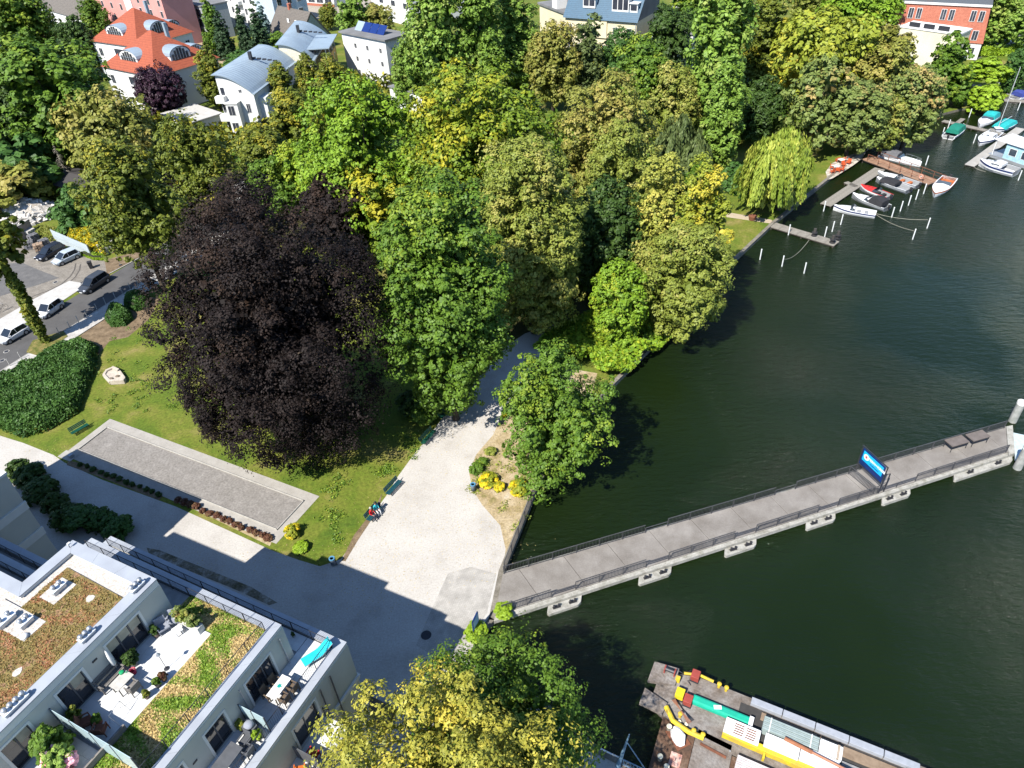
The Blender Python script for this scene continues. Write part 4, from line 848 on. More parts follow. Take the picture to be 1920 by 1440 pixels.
pot_plant(AW(-8.3, -10.3, FT), 'round potted box bush left of the narrow upper door', 'linden', .36, .42, 403, .2, .35, (.25, .15, .09))
pot_plant(AW(-5.95, -6.9, FT), 'low flowering pot with reddish blossom on the meadow edge', 'red', .25, .22, 404, .16, .25)
pot_plant(AW(-5.95, -7.3, FT), 'dark green pot plant next to the reddish flowering pot', 'green', .24, .24, 405, .15, .25, (.05, .05, .05))
pot_plant(AW(-6.0, -8.0, FT), 'small leafy pot below the garden lamp', 'linden', .22, .25, 406, .14, .22)
pot_plant(AW(-7.2, -9.95, FT), 'terracotta pot with herbs near the privacy screen', 'green', .25, .22, 408, .2, .3, (.32, .13, .07))
for k, (x_, y_, s_) in enumerate(((-6.6, -10.35, .55), (-7.6, -10.4, .5))):
    armchair(AW(x_, y_ + .1, FT), ABr + (.5, -.6)[k], ('rust brown armchair by the privacy screen, nearer the meadow', 'rust brown armchair by the privacy screen, nearer the wall')[k], mat('rust_cloth', (.19, .075, .045), .9), 'rust brown armchairs')
r = empty('oleander', AW(-7.6, -12.0, FT), 0, 'tall oleander in a tub behind the privacy screen', 'plant'); MB().lathe([(.25, 0), (.32, .45), (.28, .45)], 12).build('tub', mat('pot_380', (.16, .12, .10), .8), r)
me, C = crown_mesh('foliage', LEAF['green'], 410, .95, .85, lobes=22, subs=8, per=30, leaf=.07, lr=.33); link('foliage', me, r, (0, 0, 1.2))
r = empty('pink_oleander', AW(-6.6, -12.3, FT), 0, 'pink flowering oleander right of the tall green one', 'plant'); MB().lathe([(.25, 0), (.32, .45), (.28, .45)], 12).build('tub', MATS['pot_380'], r)
me, C = crown_mesh('foliage', LEAF['pink'], 411, .85, .7, lobes=22, subs=8, per=30, leaf=.065, lr=.33); link('foliage', me, r, (0, 0, 1.0))
# lower terrace
t_ = table(AW(-1.5, -4.0, FB), ABr + math.pi / 2, 'white dining table with wicker chairs on the lower terrace', 1.35, .62, .72, M_WHITE, M_WICK)
r = empty('turquoise_bowl', AW(-1.5, -3.95, FB + .72), 0, 'turquoise star shaped bowl on the white dining table', 'bowl'); m = MB(); pts = [(math.cos(i * math.pi / 6) * (.16 if i % 2 else .08), math.sin(i * math.pi / 6) * (.16 if i % 2 else .08)) for i in range(12)]; m.prism(pts, 0, .03); m.build('rim', mat('teal_glaze', (.01, .35, .30), .3), r)
for k, (x_, y_, a_, lb) in enumerate(((-2.0, -3.75, -math.pi / 2, 'brown wicker chair at the table, wall side far'), (-2.0, -4.45, -math.pi / 2, 'brown wicker chair at the table, wall side near'), (-.95, -3.6, math.pi / 2, 'brown wicker chair at the table, railing side far'), (-.95, -4.3, math.pi / 2, 'brown wicker chair at the table, railing side near'))):
    armchair(AW(x_, y_, FB), ABr + a_, lb, M_WICK, 'wicker chairs around the white table', .45, 'wicker_chair')
def lounger(loc, rz, label):
    r = empty('sun_lounger', loc, rz, label, 'sun lounger')
    m = MB(); m.loft([[(-.3, y, z), (.3, y, z), (.3, y, z + .03), (-.3, y, z + .03)] for y, z in ((-.9, .30), (0, .27), (.15, .29), (.55, .52), (.9, .75))]); m.build('sling', M_TURQ, r)
    m = MB()
    for sx in (-.31, .31): m.tube([(sx, -.95, .3), (sx, .2, .28), (sx, .92, .76)], .018, 6)
    m.build('frame', M_STEEL, r)
    for sx in (-.28, .28):
        for sy in (-.7, .35): MB().tube([(sx, sy, 0), (sx, sy, .29)], .018, 6).build('leg', M_STEEL, r)
lounger(AW(-1.05, -1.35, FB), ABr - .45, 'turquoise sun lounger in the sunny corner of the lower terrace')
pot_plant(AW(-2.1, -6.45, FB), 'round bush in a dark pot below the lower privacy screen', 'linden', .26, .3, 412, .18, .28, (.05, .05, .06))
pot_plant(AW(-.95, -6.5, FB), 'bright yellow green fern in the railing corner', 'lime', .28, .34, 413, .15, .25)
pot_plant(AW(-3.2, -.9, FB), 'small ornamental figure plant beside the far railing', 'dark', .12, .16, 414, .1, .14, (.4, .4, .4))
table(AW(-1.4, -8.1, FB), ABr + math.pi / 2, 'black slatted table with chairs on the lower terrace', 1.5, .8, .72, M_FRAME, M_FRAME)
armchair(AW(-1.35, -6.95, FB), ABr + math.pi, 'black mesh chair at the head of the black table', M_FRAME, 'black terrace chairs', .48, 'terrace_chair')
armchair(AW(-.85, -7.3, FB), ABr + math.pi / 2, 'black mesh chair on the railing side of the black table', M_FRAME, 'black terrace chairs', .48, 'terrace_chair')
r = empty('barbecue', AW(-1.5, -6.35, FB), ABr, 'covered grey barbecue beside the lower privacy screen', 'barbecue'); MB().box(-.35, .35, -.22, .22, 0, .7).build('cart', M_FRAME, r); MB().lathe([(.24, .7), (.27, .85), (.18, .98), (.02, 1.0)], 14).build('lid', M_GREYC, r, smooth=True)
for k, (x_, y_) in enumerate(((.9, -5.2), (.8, -6.2))):
    armchair(AW(x_, y_, 7.7), ABr + .6 * k, ('red garden chair on the side balcony', 'orange garden chair on the side balcony')[k], mat(('red_seat', 'orange_seat')[k], ((.5, .03, .03), (.6, .14, .02))[k], .7), 'bright chairs on the side balcony')
# ------------------------------------------------------------------ park: court, beds, hedges, benches, people
def QP(q, s, t):
    a = q[0].lerp(q[1], s); b = q[3].lerp(q[2], s); return a.lerp(b, t)
ci = [G(201.7, 801.7), G(570.7, 940), G(520, 995), G(146.7, 844)]
co = [QP(ci, -.035, -.30), QP(ci, 1.035, -.28), QP(ci, 1.035, 1.32), QP(ci, -.035, 1.30)]
court = empty('boules_court', QP(ci, .5, .5), 0, 'long grey gravel boules court with pale border beside the beech', 'boules court')
off = court.location
def rel(p): return (p[0] - off.x, p[1] - off.y)
MB().prism([rel(p) for p in co], .0, .025).build('border', multi('court_border', [(.3, (.30, .28, .25)), (.7, (.38, .36, .325))], 1.0, fine=.12, fscale=12, bump=.15), court)
M_COURT = multi('court_gravel', [(.3, (.195, .18, .163)), (.6, (.235, .218, .20)), (.8, (.29, .272, .25))], .9, fine=.3, fscale=5, bump=.3)
MB().sheet([rel(p) for p in ci], .032).build('playing_surface', M_COURT, court)
M_BEAM = mat('pale_beam', (.45, .43, .39), .9)
for a, b in ((0, 1), (1, 2), (2, 3), (3, 0)):
    d = (ci[b] - ci[a]).normalized(); n = Vector((d.y, -d.x, 0)) * -.07
    MB().prism([rel(ci[a]), rel(ci[b]), rel(ci[b] - n), rel(ci[a] - n)], .025, .15).build('edge_beam', M_BEAM, court)
# planting strips below the court
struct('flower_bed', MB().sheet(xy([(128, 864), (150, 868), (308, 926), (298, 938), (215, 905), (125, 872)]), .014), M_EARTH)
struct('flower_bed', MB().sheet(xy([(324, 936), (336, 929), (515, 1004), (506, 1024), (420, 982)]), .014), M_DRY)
def tuft(loc, R, Rz, leaf, label, seed, name='shrub', cat='shrub', group=None, k='shrub'):
    r = empty(name, loc, 0, label, cat, group); me = proto(k, seed % 3)[0]; c = link('foliage', me, r, (0, 0, Rz * .85)); c.scale = (R, R, Rz); c.rotation_euler[2] = seed * 1.7
    c.material_slots[0].link = 'OBJECT'; c.material_slots[0].material = LEAF[leaf]; return r
rr = random.Random(3)
for i in range(13):
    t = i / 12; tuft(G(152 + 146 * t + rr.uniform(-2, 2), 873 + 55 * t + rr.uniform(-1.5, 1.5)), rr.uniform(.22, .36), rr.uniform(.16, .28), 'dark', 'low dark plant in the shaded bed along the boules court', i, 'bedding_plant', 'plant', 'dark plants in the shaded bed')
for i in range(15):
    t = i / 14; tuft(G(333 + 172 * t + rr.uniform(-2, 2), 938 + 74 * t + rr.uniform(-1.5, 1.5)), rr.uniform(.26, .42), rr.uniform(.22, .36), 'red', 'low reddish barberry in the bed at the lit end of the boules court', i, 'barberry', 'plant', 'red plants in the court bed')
tuft(G(550, 1003), .75, .62, 'gold', 'yellow flowering bush at the corner of the boules court', 1)
tuft(G(566, 1030), .75, .38, 'lime', 'lime green low plant below the yellow bush', 2)
tuft(G(915, 906), .95, .6, 'gold', 'yellow flowering bush on the dry patch, left of two', 0)
tuft(G(893, 884), .75, .5, 'green', 'green perennials at the path bend beside the left yellow bush', 4)
tuft(G(972, 922), .95, .65, 'gold', 'yellow flowering bush on the dry patch, right of two near the fence', 1)
tuft(G(937, 917), .6, .45, 'gold', 'small yellow bush between the two larger yellow ones', 2)
tuft(G(905, 870), .6, .4, 'green', 'green perennials further up the path bend', 5)
tuft(G(920, 850), .6, .4, 'olive', 'olive perennials at the top of the flower bed', 3)
tuft(G(947, 783), .4, .55, 'gold', 'yellow flowers peeping out behind the quay alder', 2)
tuft(G(893, 1190, 0), .9, .6, 'lime', 'ivy clump beside the information board', 0); tuft(G(945, 1150, .2), .8, .4, 'lime', 'ivy hanging over the pier railing start', 1)
tuft(G(905, 1235, 0), .9, .7, 'bright', 'bright bush on the quay edge above the dark foreground tree', 2)
tuft(G(1082, 640), 1.6, .7, 'lime', 'bright undergrowth on the bank behind the quay alder', 1); tuft(G(1120, 610), 1.6, .9, 'bright', 'green undergrowth at the foot of the shaded wood', 2)
tuft(G(1165, 655), 1.4, .9, 'bright', 'bank scrub overhanging the quay wall', 0); tuft(G(1205, 640), 1.3, .9, 'green', 'bank scrub next to the overhanging alder', 1)
tuft(G(800, 785), 1.6, 1.3, 'green', 'rounded bush at the foot of the tall green maple by the benches', 0); tuft(G(770, 770), 1.5, 1.3, 'dark', 'shaded bush between beech and benches', 1); tuft(G(860, 735), 1.5, 1.4, 'green', 'leafy bush behind the half hidden bench', 2)
for k, (a, b) in enumerate(((40, 893), (62, 905), (84, 930), (108, 955), (132, 980), (158, 985), (196, 985), (225, 1000))):
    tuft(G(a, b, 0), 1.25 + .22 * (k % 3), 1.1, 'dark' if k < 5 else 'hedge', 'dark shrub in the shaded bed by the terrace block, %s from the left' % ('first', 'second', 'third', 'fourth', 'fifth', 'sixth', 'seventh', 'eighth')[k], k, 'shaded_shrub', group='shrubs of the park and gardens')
def leafy(pts, h, n, leaf, label, seed, sz=.10, name='hedge', cat='hedge', stuff=False, edge=.8):
    P = np.array([[p[0], p[1]] for p in pts]); lo, hi = P.min(0), P.max(0); rng = np.random.default_rng(seed); c0 = P.mean(0)
    X = rng.uniform(lo, hi, (n * 3, 2)); m = len(P); ins = np.zeros(len(X), bool); dm = np.full(len(X), 1e9)
    for i in range(m):
        a, b = P[i], P[(i + 1) % m]; cnd = ((a[1] > X[:, 1]) != (b[1] > X[:, 1])) & (X[:, 0] < (b[0] - a[0]) * (X[:, 1] - a[1]) / (b[1] - a[1] + 1e-9) + a[0]); ins ^= cnd
        e = b - a; t = np.clip(((X - a) @ e) / (e @ e), 0, 1); dm = np.minimum(dm, np.linalg.norm(X - a - t[:, None] * e, axis=1))
    X = X[ins][:n]; dm = dm[ins][:n]
    bump = .5 + .25 * np.sin(X[:, 0] * 1.9 + np.sin(X[:, 1] * 1.1) * 2) + .25 * np.sin(X[:, 1] * 2.3 + 1.3 * np.sin(X[:, 0] * .9))
    top = h * (.72 + .35 * bump) * np.clip(np.sqrt(dm / edge), .05, 1); z = top * np.where(rng.random(len(X)) < .75, rng.uniform(.8, 1.05, len(X)), rng.uniform(.1, .9, len(X)))
    Q = np.stack([X[:, 0] - c0[0], X[:, 1] - c0[1], z], 1); nor = unit(rng, len(Q)) * .7 + np.array([0, 0, .6]); nor /= np.linalg.norm(nor, axis=1, keepdims=True); T = np.cross(nor, unit(rng, len(Q))); T /= np.linalg.norm(T, axis=1, keepdims=True)
    s = sz * rng.uniform(.6, 1.4, len(Q))[:, None]
    r = empty(name, (c0[0], c0[1], 0), 0, label, cat)
    link('foliage', quads_mesh('foliage', Q, T * s * 1.6, np.cross(nor, T) * s * .8, np.clip(.5 * rng.random(len(Q)) + .5 * bump, 0, 1), rng.random(len(Q)), LEAF[leaf]), r)
    core = MB(); core.prism([((p[0] - c0[0]) * .82, (p[1] - c0[1]) * .82) for p in P], 0, h * .6); core.build('blocking_core', mat('dark_core_green', (.03, .035, .015), .95), r)  # solid dark core added inside the leaves to block light
    return r
leafy(xy([(-60, 745), (0, 715), (60, 685), (120, 648), (160, 642), (186, 652), (182, 690), (165, 730), (150, 775), (85, 812), (40, 822), (0, 806), (-60, 790)]), 1.5, 30000, 'hedge', 'large dense green hedge between street pavement and lawn', 5)
leafy(xy([(198, 600), (205, 585), (225, 578), (245, 585), (250, 600), (235, 612), (210, 614)]), 1.5, 6000, 'hedge', 'rounded green bush on the lawn edge by the street, nearer one', 6, name='shrub', cat='shrub')
leafy(xy([(234, 575), (240, 558), (262, 552), (285, 560), (280, 578), (255, 585)]), 1.6, 6000, 'hedge', 'rounded green bush beside the beech by the street, farther one', 7, name='shrub', cat='shrub')
struct('planting_strip', MB().sheet(xy([(275, 1027), (300, 1032), (470, 1100), (520, 1130), (505, 1135), (440, 1105), (280, 1040)]), .011), multi('dark_soil', [(.35, (.09, .08, .045)), (.52, (.19, .17, .13)), (.68, (.38, .36, .32))], 1.1, fine=.35, fscale=6))
leafy(xy([(1825, 95), (1840, 92), (1920, 96), (1925, 103), (1850, 107), (1825, 106)]), 1.5, 5000, 'lime', 'sunlit clipped hedge behind the lake garden', 9, .2)
# weeds scattered on the lawn, one mass
def weeds(name, polys, n, leaf, seed, sz):
    rng = np.random.default_rng(seed); Q = []
    for (px, py, sx, sy, k) in polys:
        for _ in range(k):
            g = G(px + rng.normal() * sx, py + rng.normal() * sy)
            for _ in range(n): Q.append((g.x + rng.normal() * .22, g.y + rng.normal() * .22, abs(rng.normal()) * .10 + .02))
    Q = np.array(Q); nor = unit(rng, len(Q)) * .6 + np.array([0, 0, .8]); nor /= np.linalg.norm(nor, axis=1, keepdims=True); T = np.cross(nor, unit(rng, len(Q))); T /= np.linalg.norm(T, axis=1, keepdims=True)
    s = sz * rng.uniform(.5, 1.3, len(Q))[:, None]
    return tag(link(name, quads_mesh(name, Q, T * s, np.cross(nor, T) * s, rng.random(len(Q)), rng.random(len(Q)), LEAF[leaf])), kind='stuff')
weeds('lawn_weeds', [(770, 835, 10, 12, 14), (720, 885, 14, 6, 10), (622, 918, 4, 4, 3), (640, 905, 14, 8, 6), (275, 745, 25, 18, 14), (250, 680, 30, 30, 14), (625, 960, 18, 16, 8), (640, 1000, 12, 20, 6), (205, 755, 14, 12, 8)], 34, 'green', 5, .07)
weeds('dry_weeds', [(905, 885, 8, 12, 16), (940, 870, 20, 15, 10), (890, 920, 4, 5, 6), (960, 960, 12, 25, 8), (985, 900, 10, 15, 6), (1000, 870, 15, 20, 8)], 30, 'olive', 6, .07)

M_BENCHG = mat('bench_green', (.010, .085, .055), .5, (.007, .065, .042), scale=4)
M_BENCHB = mat('bench_blue_green', (.012, .075, .095), .5, (.008, .055, .075), scale=4)
def park_bench(p0, p1, label, m_):
    """p0, p1: ends of the seat on the ground, back to the left of p0->p1 seen from above"""
    mid = (p0 + p1) / 2; L_ = min(2.3, max(1.8, (p1 - p0).length)); r = empty('park_bench', mid, ang(p0, p1), label, 'bench', 'slatted park benches')
    for i in range(4): MB().box(-L_ / 2, L_ / 2, -.20 + i * .12, -.105 + i * .12, .42, .455).build('seat_slat', m_, r)
    for i in range(3): MB().cbox((0, .32 + i * .045, .58 + i * .14), L_, .035, .11, rx=-.3).build('back_slat', m_, r)
    for sx in (-1, 1):
        x = sx * (L_ / 2 - .3)
        MB().tube([(x, -.2, 0), (x, -.18, .42), (x, .26, .42), (x, .32, 0)], .03, 6).build('leg', M_IRON, r); MB().tube([(x, .28, .42), (x, .42, .92)], .025, 6).build('back_support', M_IRON, r)
    return r
b_court = park_bench(G(137, 819), G(168, 801), 'green bench at the head of the boules court', M_BENCHG)
park_bench(G(793, 838), G(816, 813), 'green bench on the path, second from the shaded end', M_BENCHG)
park_bench(G(828, 790), G(848, 768), 'green bench half hidden by bushes, nearest the shade', M_BENCHG)
park_bench(G(728, 933), G(752, 907), 'blue green empty bench next to the occupied one', M_BENCHB)
pb = park_bench(G(692, 982), G(715, 955), 'blue green bench with two people sitting on it', M_BENCHB)
def litter_bin(p, label, col=(.22, .27, .33)):
    r = empty('litter_bin', p, 0, label, 'litter bin', 'park litter bins')
    MB().lathe([(.20, .15), (.23, .8), (.23, .85)], 14).build('basket', mat('bin_grey', col, .5, metal=.3), r, smooth=True)
    MB().lathe([(.25, .85), (.25, .93), (.16, .93), (.15, .80)], 14).build('rim', mat('bin_rim', (.10, .28, .45), .5), r)
    MB().tube([(.26, 0, 0), (.26, 0, 1.0)], .03, 6).build('post', M_IRON, r)
litter_bin(G(626, 1060), 'grey litter bin at the lawn tip beside the shadow edge'); litter_bin(G(888, 921), 'grey litter bin beside the yellow bushes at the path bend')
r = empty('electric_box', G(128, 855), math.atan2(-.4666, .8845), 'small pale slab with metal box at the court corner', 'service box'); MB().box(-.9, .9, -.5, .5, 0, .05).build('slab', M_CONC, r); MB().box(.3, .7, -.2, .2, .05, .4).build('housing', M_STEEL, r)
# stone seat ring on the lawn
M_STONE = mat('pale_stone', (.52, .46, .38), .9, (.40, .35, .29), scale=2.5, bump=.4, bscale=12)
r = empty('stone_ring', G(217, 712), 0, 'broken pale stone ring with slabs on the lawn', 'stone ring')
o0 = r.location; pts = [G(a, b) - o0 for a, b in ((194, 708), (199, 700), (215, 693), (228, 699), (238, 713), (236, 720), (207, 722))]
MB().prism([p.xy * .9 for p in pts], 0, .30).build('platform', M_STONE, r)
for i in range(len(pts)):
    a, b = pts[i].xy, pts[(i + 1) % len(pts)].xy; d = (b - a).normalized(); n = Vector((d.y, -d.x)); k = .30
    if n.dot(a) > 0: n = -n
    MB().prism([a + d * .06, b - d * .06, b - d * .06 + n * k, a + d * .06 + n * k], 0, .42 + .08 * (i % 3)).build('stone', M_STONE, r, bevel=.04)
for i, (x_, y_) in enumerate(((.25, .2), (-.3, -.2))): MB().ball((x_, y_, .32), .28, .2, .16, 7, 5).build('boulder', mat('brown_stone', (.20, .16, .12), .9), r)

# people
def skin_mesh(name, joints, edges, root_i=0, sub=1):
    me = bpy.data.meshes.new(name); me.from_pydata([j[0] for j in joints], edges, []); o = bpy.data.objects.new(name, me); COL.objects.link(o)
    mod = o.modifiers.new('skin', 'SKIN'); sk = me.skin_vertices[0].data
    for i, j in enumerate(joints): sk[i].radius = (j[1], j[1] if len(j) < 3 else j[2])
    sk[root_i].use_root = True
    s = o.modifiers.new('sub', 'SUBSURF'); s.levels = sub; s.render_levels = sub
    dg = bpy.context.evaluated_depsgraph_get(); dg.update(); m2 = bpy.data.meshes.new_from_object(o.evaluated_get(dg)); m2.name = name
    bpy.data.objects.remove(o); bpy.data.meshes.remove(me); return m2
M_SKINP = mat('skin', (.50, .30, .21), .6)
def seated_person(loc, rz, label, top, legs, hair, turn=0.0):
    J = [((0, 0, .55), .14, .11), ((0, -.03, .74), .13, .10), ((0, -.05, .95), .15, .10), ((0, -.04, 1.10), .06, .06), ((0, -.02, 1.17), .05, .05), ((.0, .0, 1.27), .085, .095), ((0, .01, 1.37), .075, .085)]
    E_ = [(0, 1), (1, 2), (2, 3), (3, 4), (4, 5), (5, 6)]
    for s in (-1, 1):
        b = len(J); J += [((s * .10, .04, .52), .085), ((s * .13, .40, .52), .065), ((s * .13, .44, .28), .052), ((s * .13, .44, .10), .04), ((s * .14, .50, .05), .04), ((s * .15, .62, .04), .035)]
        E_ += [(0, b), (b, b + 1), (b + 1, b + 2), (b + 2, b + 3), (b + 3, b + 4), (b + 4, b + 5)]
        a = len(J); J += [((s * .17, -.04, 1.03), .06), ((s * .23, .02, .80), .045), ((s * .16, .24, .70), .032), ((s * .13, .31, .67), .035, .018)]
        E_ += [(2, a), (a, a + 1), (a + 1, a + 2), (a + 2, a + 3)]
        for f in range(4):
            c = len(J); x = s * (.13 - .03 + f * .02); J += [((x, .36, .665), .009), ((x, .385 + .006 * (f % 2), .645), .008)]; E_ += [(a + 3, c), (c, c + 1)]
        c = len(J); J += [((s * .085, .33, .675), .010), ((s * .075, .36, .66), .009)]; E_ += [(a + 3, c), (c, c + 1)]
    me = skin_mesh('body', J, E_); r = empty('person', loc, rz, label, 'person', None)
    for m_ in (M_SKINP, top, legs, M_IRON): me.materials.append(m_)
    mi = []
    for p in me.polygons:
        c = p.center
        if c.z > 1.12: k = 0
        elif c.z < .10: k = 3
        elif c.y > .20 and c.z > .60: k = 0
        elif c.z < .62 or c.y > .2: k = 2
        else: k = 1
        mi.append(k)
    me.polygons.foreach_set('material_index', mi); me.polygons.foreach_set('use_smooth', [True] * len(mi))
    link('body', me, r)
    h = MB(); h.ball((0, -.02, 1.375), .105, .115, .10, 12, 7); h.build('hair', hair, r, smooth=True)
    f = MB()
    for s in (-1, 1): f.ball((s * .032, .083, 1.30), .010, .008, .010, 6, 4); 
    f.build('eyes', M_IRON, r); n_ = MB(); n_.ball((0, .10, 1.275), .014, .02, .02, 6, 4); n_.build('nose', M_SKINP, r); mo = MB(); mo.box(-.025, .025, .08, .092, 1.228, 1.238); mo.build('mouth', mat('lips', (.35, .10, .09), .6), r)
    for s in (-1, 1): MB().ball((s * .09, 0, 1.285), .014, .02, .03, 6, 4).build('ear', M_SKINP, r)
bd = pb.rotation_euler[2]; bmx = Matrix.Translation(pb.location) @ Matrix.Rotation(bd, 4, 'Z')
seated_person(bmx @ Vector((-.28, .06, -.02)), bd + math.pi, 'person in a red top sitting on the blue green bench', mat('red_shirt', (.62, .012, .02), .8), mat('dark_blue_trousers', (.02, .03, .06), .8), mat('grey_hair', (.45, .42, .38), .8))
seated_person(bmx @ Vector((.38, .06, -.02)), bd + math.pi - .3, 'person in a turquoise top sitting beside the red one', mat('turquoise_shirt', (.03, .42, .50), .8), mat('white_trousers', (.6, .62, .65), .8), mat('dark_hair', (.04, .03, .025), .7))
r = empty('backpack', bmx @ Vector((.85, .12, .455)), bd, 'dark backpack on the bench beside the turquoise person', 'bag'); MB().box(-.16, .16, -.12, .12, 0, .38).build('bag_body', mat('navy_cloth', (.015, .02, .04), .9), r, bevel=.05); MB().tube([(-.08, -.12, .05), (-.08, -.17, .2), (-.08, -.12, .34)], .012, 5).build('strap', M_IRON, r)

# ------------------------------------------------------------------ pier
PZ = .12
pq = [G(943, 1075, PZ), G(1886, 801, PZ), G(1890, 850, PZ), G(927, 1158, PZ)]
pier = empty('landing_pier', (pq[0] + pq[3]) / 2 * 1.0, 0, 'long concrete landing pier with dark railings reaching into the lake', 'pier')
po = pier.location.copy(); po.z = 0; pier.location = po
def PP(s, t, z=0.0): p = QP(pq, s, t); return Vector((p.x - po.x, p.y - po.y, PZ + z))
PL = ((pq[1] - pq[0]).length + (pq[2] - pq[3]).length) / 2
M_DECK = multi('pier_concrete', [(.28, (.160, .143, .126)), (.5, (.212, .194, .174)), (.72, (.275, .255, .232))], .45, fine=.15, fscale=10, bump=.15, bdist=.02)
def s_of(px, py, z=PZ): p = G(px, py, z); d = (pq[2] - pq[3]); return (p - pq[3]).dot(d) / d.length_squared
def s_far(px, py, z=PZ): p = G(px, py, z); d = (pq[1] - pq[0]); return (p - pq[0]).dot(d) / d.length_squared
SK = (s_of(1635, 929) - s_far(1588, 884))
NS = 13
cl = lambda v: min(1.0, max(0.0, v))
for i in range(NS + 1):
    a, b = i / NS - SK + .0004, (i + 1) / NS - SK - .0004
    pts = [PP(cl(a), 0).xy, PP(cl(b), 0).xy, PP(cl(b + SK), .955).xy, PP(cl(a + SK), .955).xy]
    if i == 0: pts = [PP(0, 0).xy, PP(max(b, .002), 0).xy, PP(cl(b + SK), .955).xy, PP(0, .955).xy]
    if cl(b) - cl(a) < .004: continue
    m = MB(); m.prism(pts, PZ - .18, PZ); m.build('deck_slab', M_DECK, pier)
m = MB(); m.prism([PP(0.001, .01).xy, PP(.999, .01).xy, PP(.999, .95).xy, PP(0.001, .95).xy], PZ - .6, PZ - .185); m.build('deck_beam', M_QUAY, pier)
M_EDGE = multi('pale_edge_concrete', [(.3, (.21, .20, .165)), (.5, (.33, .32, .285)), (.7, (.40, .39, .35))], 1.6, fine=.25, fscale=10)
m = MB(); m.prism([PP(0, .96).xy, PP(1, .96).xy, PP(1, 1.07).xy, PP(0, 1.07).xy], PZ - .40, PZ - .05); m.build('edge_beam', M_EDGE, pier)
m = MB(); m.prism([PP(0, -.02).xy, PP(1, -.02).xy, PP(1, -.003).xy, PP(0, -.003).xy], PZ - .45, PZ + .05); m.build('edge_beam', M_EDGE, pier)
m = MB(); m.prism([PP(1.001, -.02).xy, PP(1.016, .0).xy, PP(1.016, 1.07).xy, PP(1.001, 1.07).xy], PZ - .45, PZ + .02); m.build('end_beam', M_EDGE, pier)
for i in range(9):
    s = .06 + i * .115
    for t in (.2, .8): m = MB(); c = PP(s, t); m.cyl((c.x, c.y), .3, ZW - 2, PZ - .6, 10); m.build('pile', M_QUAY, pier)
PLAT = [(s_of(1032, 1133), s_of(1098, 1118)), (s_of(1203, 1078), s_of(1267, 1062)), (s_of(1365, 1026), s_of(1427, 1010)), (s_of(1518, 977), s_of(1577, 963)), (s_of(1662, 932), s_of(1719, 918)), (s_of(1800, 890), 1.012)]
for a, b in PLAT:
    c = .004; m = MB(); m.prism([PP(a, 1.08).xy, PP(b, 1.08).xy, PP(b, 1.23).xy, PP(b - c, 1.28).xy, PP(a + c, 1.28).xy, PP(a, 1.23).xy], ZW - .4, PZ - .28); pf = m.build('fender_platform', M_EDGE, pier)
    for t in (.27, .75):
        q = PP(a + (b - a) * t, 1.175, -.28); an = ang(PP(0, 1), PP(1, 1)); bo = MB(); e = Vector((math.cos(an), math.sin(an), 0))
        bo.cbox(q + Vector((0, 0, .03)), .62, .22, .06, an)
        for sgn in (-1, 1): z0 = q + e * .19 * sgn; bo.lathe([(.07, .06), (.06, .22), (.10, .25), (.10, .30), (.02, .32)], 10, (z0.x, z0.y, z0.z))
        bo.build('bollard', mat('black_bollard', (.03, .03, .033), .5), pf)
M_RAIL = mat('railing_paint', (.075, .075, .082), .5, (.055, .055, .06), scale=3)
def rail_run(parent, A, B, name='railing', gaps=(), h=.95, post=2.05, mt=None):
    """one straight railing of panels with bars; gaps hold two plain rails"""
    mt = mt or M_RAIL; L_ = (B - A).length; d = (B - A) / L_; n = max(1, round(L_ / post)); rz = ang(A, B)
    for i in range(n):
        a, b = A + d * (L_ * i / n), A + d * (L_ * (i + 1) / n); mid = (a + b) / 2; w = L_ / n
        gap = any(g0 < (i + .5) / n < g1 for g0, g1 in gaps)
        m = MB(); hh = h * (.62 if gap else 1)
        m.cbox(a + Vector((0, 0, hh / 2)), .06, .06, hh, rz)
        if i == n - 1: m.cbox(b + Vector((0, 0, hh / 2)), .06, .06, hh, rz)
        m.cbox(mid + Vector((0, 0, hh)), w - .06, .06, .045, rz); m.cbox(mid + Vector((0, 0, .12 if not gap else .3)), w - .06, .035, .035, rz)
        pn = m.build('railing_panel', mt, parent)
        if not gap:
            k = int(w / .125); bm_ = MB()
            for j in range(1, k): q = a + d * (w * j / k); bm_.cbox(q + Vector((0, 0, .12 + (h - .12) / 2)), .022, .022, h - .13, rz)
            tag(bm_.build('bars', mt, pn), kind='stuff')
gp = [(a + .006, b - .006) for a, b in PLAT[:-1]] + [(PLAT[-1][0] + .02, PLAT[-1][0] + .05)]
rail_run(pier, PP(.012, .945), PP(.995, .945), gaps=gp)
rail_run(pier, PP(.002, .02), PP(.995, .02), gaps=[(.24, .28), (.5, .54), (.74, .77)])
rail_run(pier, PP(s_far(1588, 884), .04), PP(s_of(1635, 929), .93))
